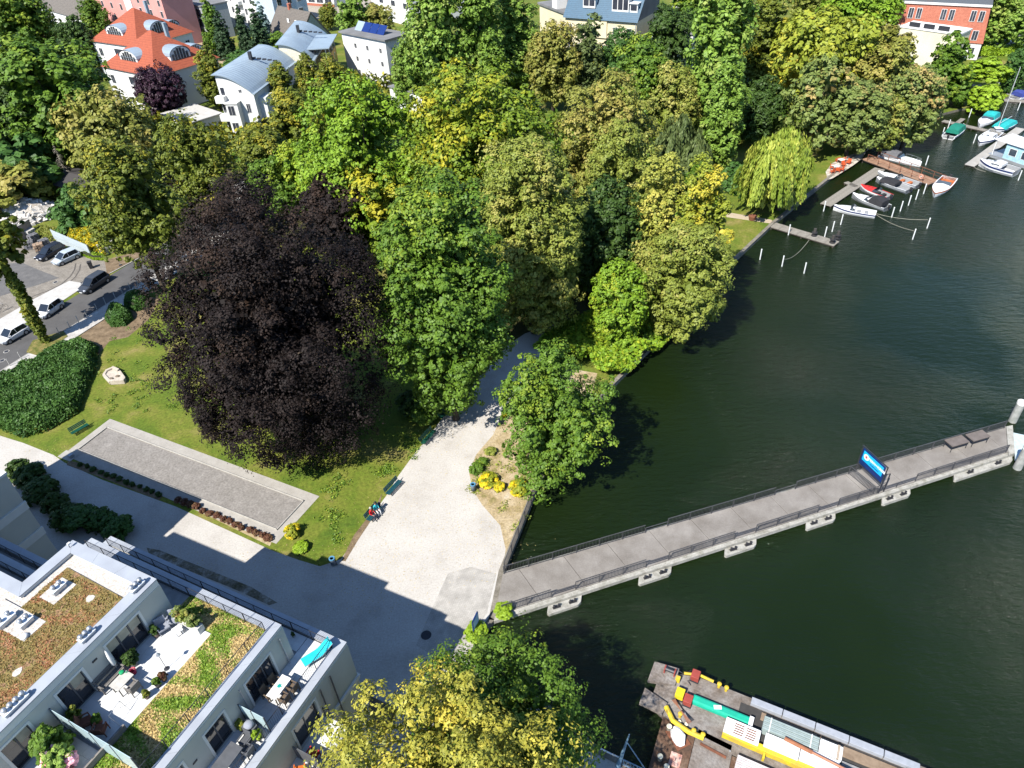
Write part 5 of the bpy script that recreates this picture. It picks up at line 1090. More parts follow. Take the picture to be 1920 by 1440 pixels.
# gangplank and dolphins at the head
r = empty('gangplank', G(1905, 836, -.1), ang(pq[1], pq[2]), 'pale metal landing plate hooked on the pier head', 'gangplank'); w = (G(1898, 857, 0) - G(1898, 808, 0)).length
MB().box(-w / 2, w / 2, -.15, 1.15, -.2, 0).build('plate', mat('pale_sheet', (.48, .56, .58), .5), r, bevel=.02)
for sx in (-.42, .42): MB().box(sx * w - .1, sx * w + .1, -.1, .1, -1.5, -.2).build('bracket', M_IRON, r)
def dolphin(px, py, h, label):
    g = G(px, py, ZW); r = empty('mooring_dolphin', g, 0, label, 'mooring post', 'thick mooring posts at the pier head')
    m = MB(); m.cyl((0, 0), .36, -2.5, h - .3, 14); m.build('pile', mat('grey_pile', (.36, .36, .34), .8, (.24, .25, .23), scale=2), r, smooth=False); MB().lathe([(.385, h - .3), (.385, h), (.30, h + .06), (.02, h + .07)], 14).build('cap', mat('white_cap', (.78, .77, .72), .6), r)
dolphin(1898, 790, 2.5, 'white capped mooring post beyond the far side of the pier head'); dolphin(1907, 878, 2.7, 'white capped mooring post on the near side of the pier head')
# tables near the pier head
for k, (px, py) in enumerate(((1789, 843), (1828, 833))):
    g = G(px, py - 4, PZ); r = empty('pier_table', g, ang(pq[0], pq[1]), ('dark steel table on the pier, left one of the pair', 'dark steel table on the pier, right one nearer the head')[k], 'table', 'tables on the pier')
    MB().box(-.95, .95, -.5, .5, .78, .85).build('tabletop', mat('dark_board', (.16, .135, .12), .7), r); MB().box(-.9, .9, -.46, .46, .60, .775).build('apron', M_IRON, r)
    for sx in (-.85, .85):
        for sy in (-.42, .42): MB().cbox((sx, sy, .3), .04, .04, .6).build('leg', M_IRON, r)
# company sign across the pier
def text_mesh(body, size, mt, name, bold=0.0, ext=.008):
    cu = bpy.data.curves.new(name, 'FONT'); cu.body = body; cu.size = size; cu.extrude = ext; cu.offset = bold; cu.align_x = 'CENTER'; cu.align_y = 'CENTER'
    o = bpy.data.objects.new(name, cu); COL.objects.link(o); dg = bpy.context.evaluated_depsgraph_get(); dg.update(); me = bpy.data.meshes.new_from_object(o.evaluated_get(dg)); bpy.data.objects.remove(o); me.materials.clear(); me.materials.append(mt); return me
sa, sb = QP(pq, s_far(1600, 880), .0), QP(pq, s_of(1645, 926), .95); mid = (sa + sb) / 2; SW = (sb - sa).length
sg = empty('pier_sign', mid, ang(sa, sb), 'blue and cyan company sign on a tall dark frame across the pier', 'sign')
fr = MB()
for x in (-SW / 2, SW / 2):
    for y in (0, .55): fr.cbox((x, y, 1.55 if y == 0 else 1.1), .07, .07, 3.1 if y == 0 else 2.2)
    fr.tube([(x, .55, 2.2), (x, 0, 2.2)], .03, 5); fr.tube([(x, .55, .1), (x, 0, 1.1)], .03, 5); fr.tube([(x, .55, 1.1), (x, 0, .1)], .03, 5); fr.tube([(x, .55, 1.15), (x, 0, 1.15)], .03, 5)
fr.cbox((0, 0, 3.1), SW + .1, .09, .08); fr.cbox((0, 0, 1.05), SW, .06, .06); fr.build('frame', M_IRON, sg)
M_NAVY = mat('sign_navy', (.008, .03, .14), .4); M_CYAN = mat('sign_cyan', (.01, .42, .78), .4, (.008, .38, .72)); M_LET = mat('sign_white', (.85, .87, .9), .5)
PWd = SW * .80; MB().cbox((0, -.03, 2.12), PWd + .3, .05, 1.75).build('back_panel', M_NAVY, sg); fp = MB().cbox((0, -.065, 2.30), PWd, .02, 1.02).build('face_panel', M_CYAN, sg)
def on_face(me, nm, x, z, y=-.077, parent=None):
    o = link(nm, me, parent or fp, (x, y, z)); o.rotation_euler = (math.pi / 2, 0, 0); return o
on_face(text_mesh('STERN+KREIS', .36, M_LET, 'lettering', .010), 'lettering', .36, 2.40); on_face(text_mesh('SCHIFFAHRT', .19, M_NAVY, 'lettering_small', .004), 'lettering', .30, 2.0)
me = MB().lathe([(.30, 0), (.30, .012)], 24).mesh('disc', M_LET); on_face(me, 'emblem_disc', -PWd / 2 + .42, 2.36)
m = MB(); pts = [(math.sin(i * math.pi / 5) * (.19 if i % 2 == 0 else .08), math.cos(i * math.pi / 5) * (.19 if i % 2 == 0 else .08)) for i in range(10)]; m.prism(pts, .012, .02); on_face(m.mesh('star', mat('sign_red', (.5, .04, .05), .5)), 'emblem_star', -PWd / 2 + .42, 2.36)
# fence on the quay beside the pier
qf = empty('quay_fence', G(946, 1072), 0, 'dark railing along the quay between pier and alder', 'railing'); q0 = qf.location
rail_run(qf, G(946, 1070) - q0 + Vector((0, 0, .05)), G(1007, 915) - q0 + Vector((0, 0, .05)), h=1.0)
# information board
r = empty('information_board', G(894, 1186, 0), ang(G(894, 1186), G(906, 1160)), 'pale blue information board on a post at the pier entrance', 'sign')
for x in (-.45, .45): MB().box(x - .03, x + .03, -.03, .03, 0, 2.0).build('post', M_IRON, r)
bd_ = MB().box(-.5, .5, -.045, .045, .9, 2.0).build('board', M_NAVY, r); MB().box(-.44, .44, .048, .055, .96, 1.94).build('panel', mat('pale_blue_print', (.45, .62, .75), .4, (.38, .55, .70), scale=8), bd_); MB().box(-.44, .44, -.055, -.048, .96, 1.94).build('panel', MATS['pale_blue_print'], bd_)
r = empty('manhole_cover', G(799, 1191, .012), 0, 'round dark manhole cover in the shaded paving', 'manhole cover'); MB().lathe([(.40, 0), (.40, .012), (.34, .016)], 20).build('lid', M_IRON, r); m = MB(); m.lathe([(.44, 0), (.44, .008)], 20); m.build('rim', M_CONC, r)
# ------------------------------------------------------------------ marina: jetties, boats, stakes
M_HULLW = mat('hull_white', (.74, .75, .76), .35, (.68, .69, .70), scale=1, spec=.5)
M_HULLG = mat('hull_grey', (.36, .38, .40), .4, (.30, .32, .34), scale=1, metal=.3)
M_HULLB = mat('hull_navy', (.015, .03, .12), .35, spec=.5)
M_INT = mat('cockpit_grey', (.30, .31, .32), .7)
M_INTO = mat('cockpit_orange', (.50, .15, .05), .7)
M_BLACKC = mat('black_canvas', (.028, .028, .032), .9)
M_TURQC = mat('turquoise_canvas', (.02, .40, .40), .85); M_GREENC = mat('green_canvas', (.01, .20, .14), .85); M_REDC = mat('red_canvas', (.60, .03, .03), .8); M_BLUEC = mat('blue_canvas', (.04, .06, .26), .85)
M_TINT = mat('tinted_screen', (.05, .07, .09), .1, spec=.7)
def hullring(t, L_, Bm, Hh, inset=0.0, zf=None):
    x = -L_ / 2 + t * L_; w = Bm / 2 * (1.0 if t < .5 else max(.03, 1 - ((t - .5) / .5) ** 2.1)) * (.90 + .10 * min(1, t * 4)); zt = Hh * (1 + .28 * t * t); w = max(.02, w - inset)
    if zf is not None: return [(x, -w, zt - .02), (x, -w * .95, zf), (x, w * .95, zf), (x, w, zt - .02)]
    return [(x, -w, zt), (x, -w * .96, zt * .45), (x, -w * .62, -.22), (x, w * .62, -.22), (x, w * .96, zt * .45), (x, w, zt)]
def boat(bow, stern, Bm, label, Hh=.62, hull=None, deck=None, inner=None, fore=.58, screen=.55, cover=None, cov=(.12, .5), covh=.9, stripe=None, motor=True, name='motor_boat', rails=False, cabin=None, seats=None, cat='boat'):
    b, s = G(*bow, ZW + .4), G(*stern, ZW + .4); L_ = (b - s).length; mid = (b + s) / 2
    r = empty(name, (mid.x, mid.y, ZW), ang(s, b), label, cat, 'boats moored in the bay')
    hull = hull or M_HULLW; deck = deck or M_HULLW; inner = inner or M_INT
    ts = [0, .12, .3, .5, .62, .74, .85, .93, 1.0]
    rg = [hullring(t, L_, Bm, Hh) for t in ts]; m = MB(); vs = [v for g in rg for v in g]; fs = []
    for i in range(len(ts) - 1):
        for k in range(5): fs.append((i * 6 + k, i * 6 + k + 1, (i + 1) * 6 + k + 1, (i + 1) * 6 + k))
    fs.append((5, 4, 3, 2, 1, 0)); m.add(vs, fs); m.build('hull', hull, r, smooth=False)
    if stripe:
        m = MB()
        for i in range(len(ts) - 1):
            for sg in (-1, 1):
                a, c = rg[i][0], rg[i + 1][0]; ya, yc = sg * (abs(a[1]) + .012), sg * (abs(c[1]) + .012); m.add([(a[0], ya, a[2] * .72), (c[0], yc, c[2] * .72), (c[0], yc, c[2] * .98), (a[0], ya, a[2] * .98)], [(0, 1, 2, 3)])
        m.build('stripe', stripe, r)
    tc = [t for t in ts if t <= fore]; ri = [hullring(t, L_, Bm, Hh, .14, .12) for t in tc]; m = MB(); vs = [v for g in ri for v in g]; fs = []
    for i in range(len(tc) - 1):
        for k in range(3): fs.append((i * 4 + k, (i + 1) * 4 + k, (i + 1) * 4 + k + 1, i * 4 + k + 1))
    fs += [(0, 1, 2, 3), tuple(len(vs) - 4 + k for k in (3, 2, 1, 0))]; m.add(vs, fs); m.build('cockpit', inner, r)
    m = MB()
    for i in range(len(tc) - 1):
        for sg in (0, 1):
            o0, o1 = rg[i][0 if sg == 0 else 5], rg[i + 1][0 if sg == 0 else 5]; i0, i1 = ri[i][0 if sg == 0 else 3], ri[i + 1][0 if sg == 0 else 3]; m.add([(o0[0], o0[1], o0[2] + .004), (o1[0], o1[1], o1[2] + .004), (i1[0], i1[1], o1[2] + .004), (i0[0], i0[1], o0[2] + .004)], [(0, 1, 2, 3) if sg == 0 else (3, 2, 1, 0)])
    td = [tc[-1]] + [t for t in ts if t > fore]
    rd_ = [hullring(t, L_, Bm, Hh) for t in td]
    for i in range(len(td) - 1):
        a, c = rd_[i], rd_[i + 1]; m.add([(a[0][0], a[0][1], a[0][2] + .004), (c[0][0], c[0][1], c[0][2] + .004), (c[0][0], 0, c[0][2] + .07 * Bm * (1 - i / len(td)) + .004), (a[0][0], 0, a[0][2] + .09 * Bm + .004), (c[5][0], c[5][1], c[5][2] + .004), (a[5][0], a[5][1], a[5][2] + .004)], [(0, 1, 2, 3), (3, 2, 4, 5)])
    m.build('deck', deck, r)
    zt = Hh * (1 + .28 * fore * fore); xs = -L_ / 2 + (screen or .5) * L_; hw = Bm * .40
    if screen:
        m = MB(); m.add([(xs, -hw, zt), (xs, hw, zt), (xs - .35, hw * .92, zt + .48), (xs - .35, -hw * .92, zt + .48), (xs - .7, -hw, zt), (xs - .7, hw, zt), (xs - .75, hw * .95, zt + .3), (xs - .75, -hw * .95, zt + .3)], [(0, 1, 2, 3), (0, 3, 7, 4), (1, 5, 6, 2)]); m.build('windscreen', M_TINT, r)
    if cover is not None:
        x0, x1 = -L_ / 2 + cov[0] * L_, -L_ / 2 + cov[1] * L_; m = MB(); w_ = Bm * .47
        m.loft([[(x, -w_, Hh + .02), (x, -w_ * .8, Hh + covh * k), (x, 0, Hh + covh * 1.12 * k), (x, w_ * .8, Hh + covh * k), (x, w_, Hh + .02)] for x, k in ((x0, .75), ((x0 + x1) / 2, 1.0), (x1, .8))]); m.build('canopy', cover, r)
    if seats:
        for q in (.18, .36): MB().box(-L_ / 2 + q * L_, -L_ / 2 + q * L_ + .5, -Bm * .32, Bm * .32, .12, .48).build('seat', seats, r, bevel=.05)
    if cabin:
        x0, x1 = -L_ / 2 + cabin[0] * L_, -L_ / 2 + cabin[1] * L_; w_ = Bm * .36; m = MB(); zb = Hh * 1.05
        m.loft([[(x, -w_ * k, zb), (x, -w_ * .86 * k, zb + cabin[2] * hk), (x, w_ * .86 * k, zb + cabin[2] * hk), (x, w_ * k, zb)] for x, k, hk in ((x0, 1, .8), ((x0 * .55 + x1 * .45), 1, 1), (x1, .6, .25))]); cb = m.build('cabin', M_HULLW, r)
        for sg in (-1, 1): MB().cbox(((x0 * .6 + x1 * .4), sg * w_ * .96, zb + cabin[2] * .55), (x1 - x0) * .5, .03, cabin[2] * .32).build('window', M_TINT, cb)
        MB().cbox((x0 * .4 + x1 * .6, 0, zb + cabin[2] * .86), .45, .45, .06).build('hatch', M_TINT, cb)
    if rails:
        m = MB(); pts = [(hullring(t, L_, Bm, Hh)[0][0], hullring(t, L_, Bm, Hh)[0][1] * .95, hullring(t, L_, Bm, Hh)[0][2] + .45) for t in (.55, .7, .85, .97)]; m.tube(pts, .018, 5); m.tube([(a, -b_, c) for a, b_, c in pts], .018, 5)
        for p in pts: m.tube([p, (p[0], p[1], p[2] - .45)], .014, 4); m.tube([(p[0], -p[1], p[2]), (p[0], -p[1], p[2] - .45)], .014, 4)
        m.build('pulpit', M_STEEL, r)
    if motor:
        m = MB(); m.cbox((-L_ / 2 - .22, 0, Hh + .12), .34, .32, .42); mo = m.build('outboard_motor', M_BLACKC, r, bevel=.06); MB().cbox((-L_ / 2 - .2, 0, Hh * .3), .14, .12, .7).build('shaft', M_BLACKC, mo)
    return r
boat((1563, 389), (1642, 402), 2.0, 'long white launch with navy stripe, nearest the small jetty', hull=M_HULLW, inner=M_HULLW, stripe=M_HULLB, screen=.62, motor=False, seats=M_INT)
boat((1598, 366), (1664, 390), 2.2, 'grey boat with black canopy behind the white launch', hull=M_HULLG, cover=M_BLACKC, cov=(.08, .42), screen=.6)
boat((1613, 350), (1668, 370), 2.0, 'grey boat with bright red bow cover', hull=M_HULLG, deck=M_REDC, screen=.52, seats=M_BLACKC, stripe=M_HULLW)
boat((1643, 336), (1705, 357), 2.3, 'aluminium boat with dark tarpaulin amidships', hull=M_HULLG, cover=M_BLACKC, cov=(.35, .8), covh=.5, screen=None)
boat((1645, 325), (1722, 348), 2.1, 'grey boat with orange seats beside the rusty jetty', hull=M_HULLG, inner=M_INT, seats=M_INTO, screen=.55)
boat((1752, 366), (1781, 334), 2.5, 'white speedboat with orange cockpit at the end of the rusty jetty', hull=M_HULLW, inner=M_INTO, seats=M_INTO, screen=.5, stripe=M_INTO)
boat((1727, 308), (1651, 290), 2.3, 'grey boat with cover behind the rusty jetty', hull=M_HULLW, cover=mat('grey_canvas', (.14, .14, .15), .9), cov=(.05, .45), screen=.55, rails=True)
boat((1806, 236), (1778, 257), 2.4, 'white motor boat with dark green canopy in the bay', hull=M_HULLW, cover=M_GREENC, cov=(.2, .7), screen=.72)
boat((1836, 236), (1864, 217), 2.4, 'white boat with turquoise canopy beyond the cross jetty', hull=M_HULLW, cover=M_TURQC, cov=(.05, .45), screen=.55, motor=False)
boat((1836, 270), (1868, 248), 2.6, 'white sailing yacht bow beside the grey jetty', hull=M_HULLW, inner=M_INT, screen=None, motor=False, stripe=M_HULLB, cabin=(.3, .75, .45), name='sailing_yacht')
yb = boat((1866, 246), (1895, 230), 2.6, 'yacht with turquoise cockpit cover and tall mast', hull=M_HULLW, cover=M_TURQC, cov=(.05, .8), covh=.6, screen=None, motor=False, stripe=M_HULLB, name='sailing_yacht')
MB().tube([(2.2, 0, .5), (2.2, 0, 11.0)], .07, 8, .05).build('mast', mat('alloy_mast', (.62, .64, .66), .4, metal=.3), yb); MB().tube([(2.2, 0, 1.6), (-2.5, 0, 1.7)], .05, 6).build('boom', MATS['alloy_mast'], yb); MB().tube([(2.2, -.6, 6.5), (2.2, .6, 6.5)], .025, 5).build('spreader', MATS['alloy_mast'], yb); MB().tube([(2.2, 0, 10.9), (3.5, 0, .7)], .012, 4).build('forestay', M_STEEL, yb)
boat((1836, 306), (1905, 325), 2.9, 'sleek white and navy motor yacht before the houseboat', hull=M_HULLW, Hh=.9, stripe=M_HULLB, cabin=(.35, .78, .55), screen=None, inner=M_INT, motor=False, rails=True, name='motor_yacht')
boat((1922, 178), (1903, 183), 2.6, 'white boat with blue canopy at the far right edge', hull=M_HULLW, cover=M_BLUEC, cov=(.1, .75), screen=None, motor=False)
boat((1893, 262), (1960, 270), 2.6, 'white boat behind the houseboat at the right edge', hull=M_HULLW, screen=.5, motor=False, cover=M_HULLW, cov=(.1, .6))
# houseboat
a, b = G(1872, 290, ZW), G(1962, 320, ZW); r = empty('houseboat', (a + b) / 2, ang(a, b), 'pale blue houseboat with flat white roof at the right edge', 'houseboat', 'boats moored in the bay'); L_ = (b - a).length
MB().box(-L_ / 2 - .6, L_ / 2, -2.0, 2.0, -.3, .45).build('pontoon', M_HULLG, r); MB().box(-L_ / 2 + 1.8, L_ / 2, -1.8, 1.8, .45, 2.9).build('cabin', mat('pale_blue_wall', (.36, .58, .66), .7), r); rf = MB().box(-L_ / 2 - .2, L_ / 2 + .2, -2.1, 2.1, 2.9, 3.05).build('roof', M_HULLW, r)
for x in (-L_ / 2 + 2.5, -L_ / 2 + 4.6): w_ = MB().box(x, x + 1.3, -1.83, -1.80, 1.1, 2.3).build('window', M_HULLW, r); MB().box(x + .08, x + 1.22, -1.845, -1.832, 1.18, 2.22).build('pane', M_TINT, w_)
for sy in (-1.8, 1.8): MB().box(-L_ / 2 - .05, -L_ / 2 + .05, sy - .05, sy + .05, .45, 2.9).build('post', M_HULLW, r)
# jetties
M_PLANK = multi('weathered_planks', [(.3, (.17, .155, .13)), (.7, (.29, .27, .235))], 1.6, fine=.25, fscale=12, bump=.3)
def jetty(p0, p1, w, label, z=-.05, m_=None, plank=None, rail=None, name='jetty', wz=ZW):
    a, b = G(*p0, z), G(*p1, z); mid = (a + b) / 2; L_ = (b - a).length; r = empty(name, (mid.x, mid.y, 0), ang(a, b), label, 'jetty', 'jetties of the boat bay'); m_ = m_ or M_PLANK
    n = int(L_ / plank) if plank else 1; st = L_ / n
    pm = MB().box(.02, st - .02, -w / 2, w / 2, z - .07, z).mesh('plank', m_)
    for i in range(n): link('plank', pm, r, (-L_ / 2 + i * st, 0, 0))
    for sy in (-1, 1): MB().box(-L_ / 2, L_ / 2, sy * (w / 2 - .12) - .06, sy * (w / 2 - .12) + .06, z - .22, z - .071).build('beam', mat('tarred_timber', (.07, .06, .05), .9), r)
    k = max(2, int(L_ / 4))
    for i in range(k + 1):
        for sy in (-1, 1): MB().cyl((-L_ / 2 + .2 + (L_ - .4) * i / k, sy * (w / 2 - .1)), .09, ZW - 1.5, z - .07, 8).build('pile', MATS['tarred_timber'], r)
    return r, L_
jetty((1449, 421), (1569, 457), 1.7, 'short stone grey jetty by the willow lawn', m_=M_PLANK, plank=1.2)
jetty((1548, 384), (1650, 316), 1.7, 'long grey plank jetty along the moored boats', plank=.8)
rj, L_ = jetty((1626, 295), (1752, 342), 2.6, 'rusty brown gangway jetty with steel rails', z=.15, m_=mat('rusty_deck', (.33, .20, .13), .9, (.24, .14, .09), scale=1.5), plank=1.5)
M_RUST = mat('rusty_rail', (.22, .085, .045), .9, (.15, .06, .035))
for sy in (-1.2, 1.2): 
    for i in range(int(L_ / 2.1)): 
        x = -L_ / 2 + 1 + i * 2.1; m = MB(); m.cbox((x, sy, .70), .07, .07, 1.1); m.cbox((x + 1.05, sy, 1.22), 2.03, .06, .06); m.cbox((x + 1.05, sy, .75), 2.03, .04, .04); m.build('railing_panel', M_RUST, rj)
lb = empty('lifebuoy', rj.matrix_basis @ Vector((L_ / 2 - 1.6, -1.27, .85)), rj.rotation_euler[2], 'pale lifebuoy hanging on the rusty jetty rail', 'lifebuoy'); m = MB(); R_ = .32; m.loft([[(math.cos(t) * (R_ + .07 * math.cos(u)), .07 * math.sin(u), math.sin(t) * (R_ + .07 * math.cos(u))) for u in [k * math.pi / 3 for k in range(6)]] for t in [k * math.pi / 8 for k in range(17)]], cap=False); m.build('ring', mat('salmon_ring', (.62, .30, .22), .6), lb); MB().cbox((0, 0, -.0), .1, .16, .1).build('rope', M_HULLW, lb)
jetty((1818, 310), (1914, 240), 1.5, 'long pale jetty between yacht and houseboat', m_=M_CONC, plank=2.5)
jetty((1768, 226), (1884, 252), 1.2, 'cross jetty with green canopied boat at the bank', plank=1.5)
jetty((1586, 341), (1606, 350), .9, 'short footbridge from the quay to the plank jetty', plank=.6); jetty((1793, 232), (1806, 222), .8, 'stub finger on the cross jetty', plank=.6); jetty((1845, 252), (1862, 241), .8, 'finger jetty beside the sailing yacht', plank=.6); jetty((1880, 187), (1925, 190), 1.6, 'brown landing stage at the far right bank', plank=1.0)
# white stakes in the water
STK = [(1671.7, 407.5, 'behind the white launch'), (1687.7, 396, 'second of the stake row'), (1703, 385, 'third of the stake row'), (1717, 374, 'fourth of the stake row'), (1731.5, 363, 'last of the stake row beside the speedboat'), (1735.6, 309.6, 'off the rusty jetty end, in the bay'), (1738, 428, 'far out, holding the upper mooring line'), (1711, 448.8, 'far out, holding the lower mooring line'), (1424.8, 486.7, 'near the quay below the small jetty, left one'), (1466, 499.4, 'below the small jetty with a line to it'), (1507.3, 512.6, 'farthest below the small jetty, right one'), (1576, 421.4, 'left of the launch, upper one'), (1560, 434.4, 'left of the launch, lower one'), (1546, 444.4, 'just behind the small jetty'), (1478, 440.5, 'against the near side of the small jetty'), (1544, 396, 'at the tip of the plank jetty'), (1816.8, 220, 'near the curved bank'), (1766, 255.6, 'left of the green canopied boat'), (1825, 268.6, 'left of the sailing yacht bow'), (1737.7, 249, 'under the overhanging tree'), (1909, 338, 'at the right edge below the yacht'), (1777, 241, 'at the start of the cross jetty'), (1908, 207, 'thick one at the right edge')]
M_STK = mat('white_stake', (.70, .72, .72), .7, (.60, .62, .61), scale=3)
sme = MB().cyl((0, 0), .078, -2.0, 1.45, 8).mesh('shaft', M_STK); smc = MB().lathe([(.088, 1.45), (.088, 1.55), (.02, 1.6)], 8).mesh('cap', M_STK)
for x, y, lb_ in STK:
    r = empty('mooring_stake', G(x, y, ZW), 0, 'white mooring stake ' + lb_, 'mooring stake', 'white mooring stakes'); link('shaft', sme, r); link('cap', smc, r)
def rope(p0, p1, z0, z1, label, sag=.5):
    a, b = G(*p0, z0), G(*p1, z1); n = 10; r = MB().tube([a.lerp(b, i / n) - Vector((0, 0, sag * 4 * (i / n) * (1 - i / n))) for i in range(n + 1)], .025, 4).build('mooring_line', mat('pale_rope', (.38, .36, .30), .9)); tag(r, label, 'rope')
rope((1641, 400), (1740, 412), ZW + .6, ZW + 1.4, 'upper mooring line from the white launch', .3); rope((1642, 402), (1714, 433), ZW + .6, ZW + 1.4, 'lower mooring line from the white launch', .3); rope((1470, 486), (1517, 450), ZW + 1.4, 0, 'slack line from stake to small jetty', .8); rope((1824, 312), (1848, 322), -.2, ZW + .1, 'mooring line at the pale jetty tip', .1)
# tyres and posts on the small jetty
for k, (x, y, lb_) in enumerate(((1525, 447, 'midway'), (1559, 460, 'at the outer corner, near side'), (1569, 452, 'at the outer corner, far side'))):
    g = G(x, y, ZW); r = empty('fender_post', g, 0, 'dark post with tyre fender on the small jetty, ' + lb_, 'mooring post', 'fender posts'); MB().cyl((0, 0), .2, -1, 1.5, 10).build('post', mat('dark_post', (.06, .055, .05), .9), r)
    for z in (.45, .9): m = MB(); m.loft([[(math.cos(t) * (.30 + .11 * math.cos(u)), math.sin(t) * (.30 + .11 * math.cos(u)), z + .11 * math.sin(u)) for u in [q * math.pi / 3 for q in range(6)]] for t in [q * math.pi / 6 for q in range(13)]], cap=False); m.build('tyre', M_BLACKC, r)
# cafe terrace
M_ORCH = mat('orange_chair', (.58, .10, .03), .6)
for k, (x, y) in enumerate(((1570, 304), (1581, 303), (1590, 308), (1581, 312), (1559, 317), (1571, 323), (1560, 325), (1577, 321))):
    armchair(G(x, y), k * 1.1, 'orange cafe chair on the lakeside terrace, ' + ('back left', 'back middle', 'back right', 'middle right', 'front left by the willow', 'front right by the wall', 'front corner', 'front middle')[k], M_ORCH, 'orange chairs on the lakeside terrace', .6, 'cafe_chair')
for k, (x, y) in enumerate(((1576, 307), (1566, 319))): table(G(x, y), .4, ('round edged pale cafe table at the back of the terrace', 'pale cafe table at the front of the terrace')[k], .9, .9, .74, M_WHITE, M_STEEL, 'cafe_table')
r = empty('brick_fire_pit', G(1410, 412), 0, 'brown round fire basket on the lakeside lawn', 'fire basket'); MB().lathe([(.45, 0), (.6, .55), (.5, .55), (.35, .1)], 12).build('basket', M_RUST, r); MB().lathe([(.6, .55), (.63, .6), (.5, .6)], 12).build('rim', M_RUST, r)
r = empty('white_fence', G(1640, 268), ang(G(1622, 292), G(1650, 262)), 'white board fence at the landward end of the rusty jetty', 'fence')
for i in range(6): MB().box(-4.5 + i * 1.5, -3.05 + i * 1.5, -.03, .03, .1, 1.3).build('board_panel', M_HULLW, r); MB().box(-4.55 + i * 1.5, -4.47 + i * 1.5, -.05, .05, 0, 1.4).build('post', M_HULLG, r)
# graffiti shed behind the park
g = G(1380, 246); r = empty('boat_shed', g, math.radians(-12), 'low white shed with dark tiled roof among the trees', 'shed'); MB().box(-5, 5, 0, 4, 0, 2.6).build('wall', mat('white_wall', (.66, .66, .64), .85), r); m = MB(); m.add([(-5.4, -.5, 2.5), (5.4, -.5, 2.5), (5.4, 2, 4.0), (-5.4, 2, 4.0), (5.4, 4.5, 2.5), (-5.4, 4.5, 2.5)], [(0, 1, 2, 3), (3, 2, 4, 5), (0, 3, 5), (1, 4, 2)]); m.build('roof', mat('dark_tiles', (.035, .035, .04), .7), r); MB().box(1, 2.2, -.03, 0, 0, 2.1).build('door', M_GREENC, r)
for x, c in ((-3.6, (.25, .05, .2)), (-1.5, (.05, .2, .3)), (3.4, (.3, .2, .05))): MB().box(x, x + 1.3, -.02, -.005, .4, 1.5).build('mural', mat('mural_%d' % (c[0] * 100), c, .8, tuple(1 - q for q in c), scale=2.5), r)

# ------------------------------------------------------------------ work barge and pontoon
def barge_frame(p0, p1, z): a, b = G(*p0, z), G(*p1, z); return a, b, ang(a, b), (b - a).length
BZ = .35
a, b, bz, BL = barge_frame((1252, 1300), (1690, 1482), BZ)
bn = Vector((-math.sin(bz), math.cos(bz), 0)); BWd = ((G(1242, 1250, BZ) - a).dot(bn), (G(1222, 1308, BZ) - a).dot(bn))
BG = empty('work_barge', (a.x, a.y, 0), bz, 'long work barge loaded with boards and tanks', 'barge')
BGm = Matrix.Translation((a.x, a.y, 0)) @ Matrix.Rotation(bz, 4, 'Z')
def bl(px, py, z): q = BGm.inverted() @ G(px, py, z); return q
y1 = (bl(1400, 1303, BZ).y + bl(1600, 1388, BZ).y) / 2; y0 = bl(1330, 1375, BZ).y - .5; LX = BL + 8
M_BDECK = multi('barge_deck', [(.3, (.11, .085, .065)), (.5, (.19, .165, .145)), (.7, (.25, .235, .22))], .9, fine=.3, fscale=7)
M_RUSTD = multi('rusty_deck_plate', [(.3, (.05, .035, .028)), (.5, (.12, .07, .045)), (.7, (.20, .15, .11))], .8, fine=.35, fscale=6)
m = MB(); m.prism([(.2, y0 + .5), (-.9, (y0 + y1) / 2 - 1), (-.9, (y0 + y1) / 2 + 1), (.2, y1 - .4), (1.6, y1), (LX, y1), (LX, y0), (1.6, y0)], ZW - .6, BZ); m.build('hull', M_BDECK, BG)
M_YEL = mat('safety_yellow', (.66, .48, .02), .65, (.46, .33, .05), scale=2.5, fine=.2); M_BGREY = mat('barge_grey', (.33, .35, .39), .6, (.28, .30, .33)); M_WTARP = mat('white_sheeting', (.80, .80, .79), .7, (.74, .74, .73), scale=.8)
def part(nm, mt, x0, x1, ya, yb, z0, z1, bev=.02): return MB().box(x0, x1, ya, yb, z0, z1).build(nm, mt, BG, bevel=bev)
w = y1 - y0
# bow ramp plates, yellow fenders, coamings
m = MB(); m.prism([(-1.5, y1 - 1.9), (-1.5, y1 - .3), (.2, y1 - .1), (.3, y1 - 1.4)], BZ + .003, BZ + .25); m.build('ramp_plate', M_BDECK, BG); m = MB(); m.prism([(-1.5, y0 + .4), (-1.5, y0 + 1.6), (.2, y0 + 1.2), (.1, y0 + .3)], BZ + .003, BZ + .25); m.build('ramp_plate', M_BDECK, BG)
m = MB(); m.tube([(.2, y0 + .9, BZ + .25), (.9, y0 + .15, BZ + .28), (2.0, y0 - .12, BZ + .28), (3.0, y0 - .1, BZ + .25)], .17, 8); m.build('bow_fender', M_YEL, BG); m = MB(); m.tube([(.6, y1 - .3, BZ + .25), (1.6, y1 + .02, BZ + .25), (2.6, y1 - .05, BZ + .25)], .10, 8); m.build('bow_fender', M_YEL, BG)
for x, y in ((3.0, y1 - .15), (3.5, y1 - .2), (2.3, y0 + .05), (2.9, y0 + .05), (1.2, y0 + .75)): m = MB(); m.lathe([(.10, BZ), (.10, BZ + .35), (.16, BZ + .38), (.15, BZ + .45), (.02, BZ + .5)], 10, (x, y, 0)); m.build('bollard', M_YEL, BG)
for x0, x1 in [(5.2 + i * 2.05, 7.2 + i * 2.05) for i in range(5)]: part('hatch_rail', M_BGREY, x0, x1, y1 - .55, y1 - .08, BZ, BZ + .35)
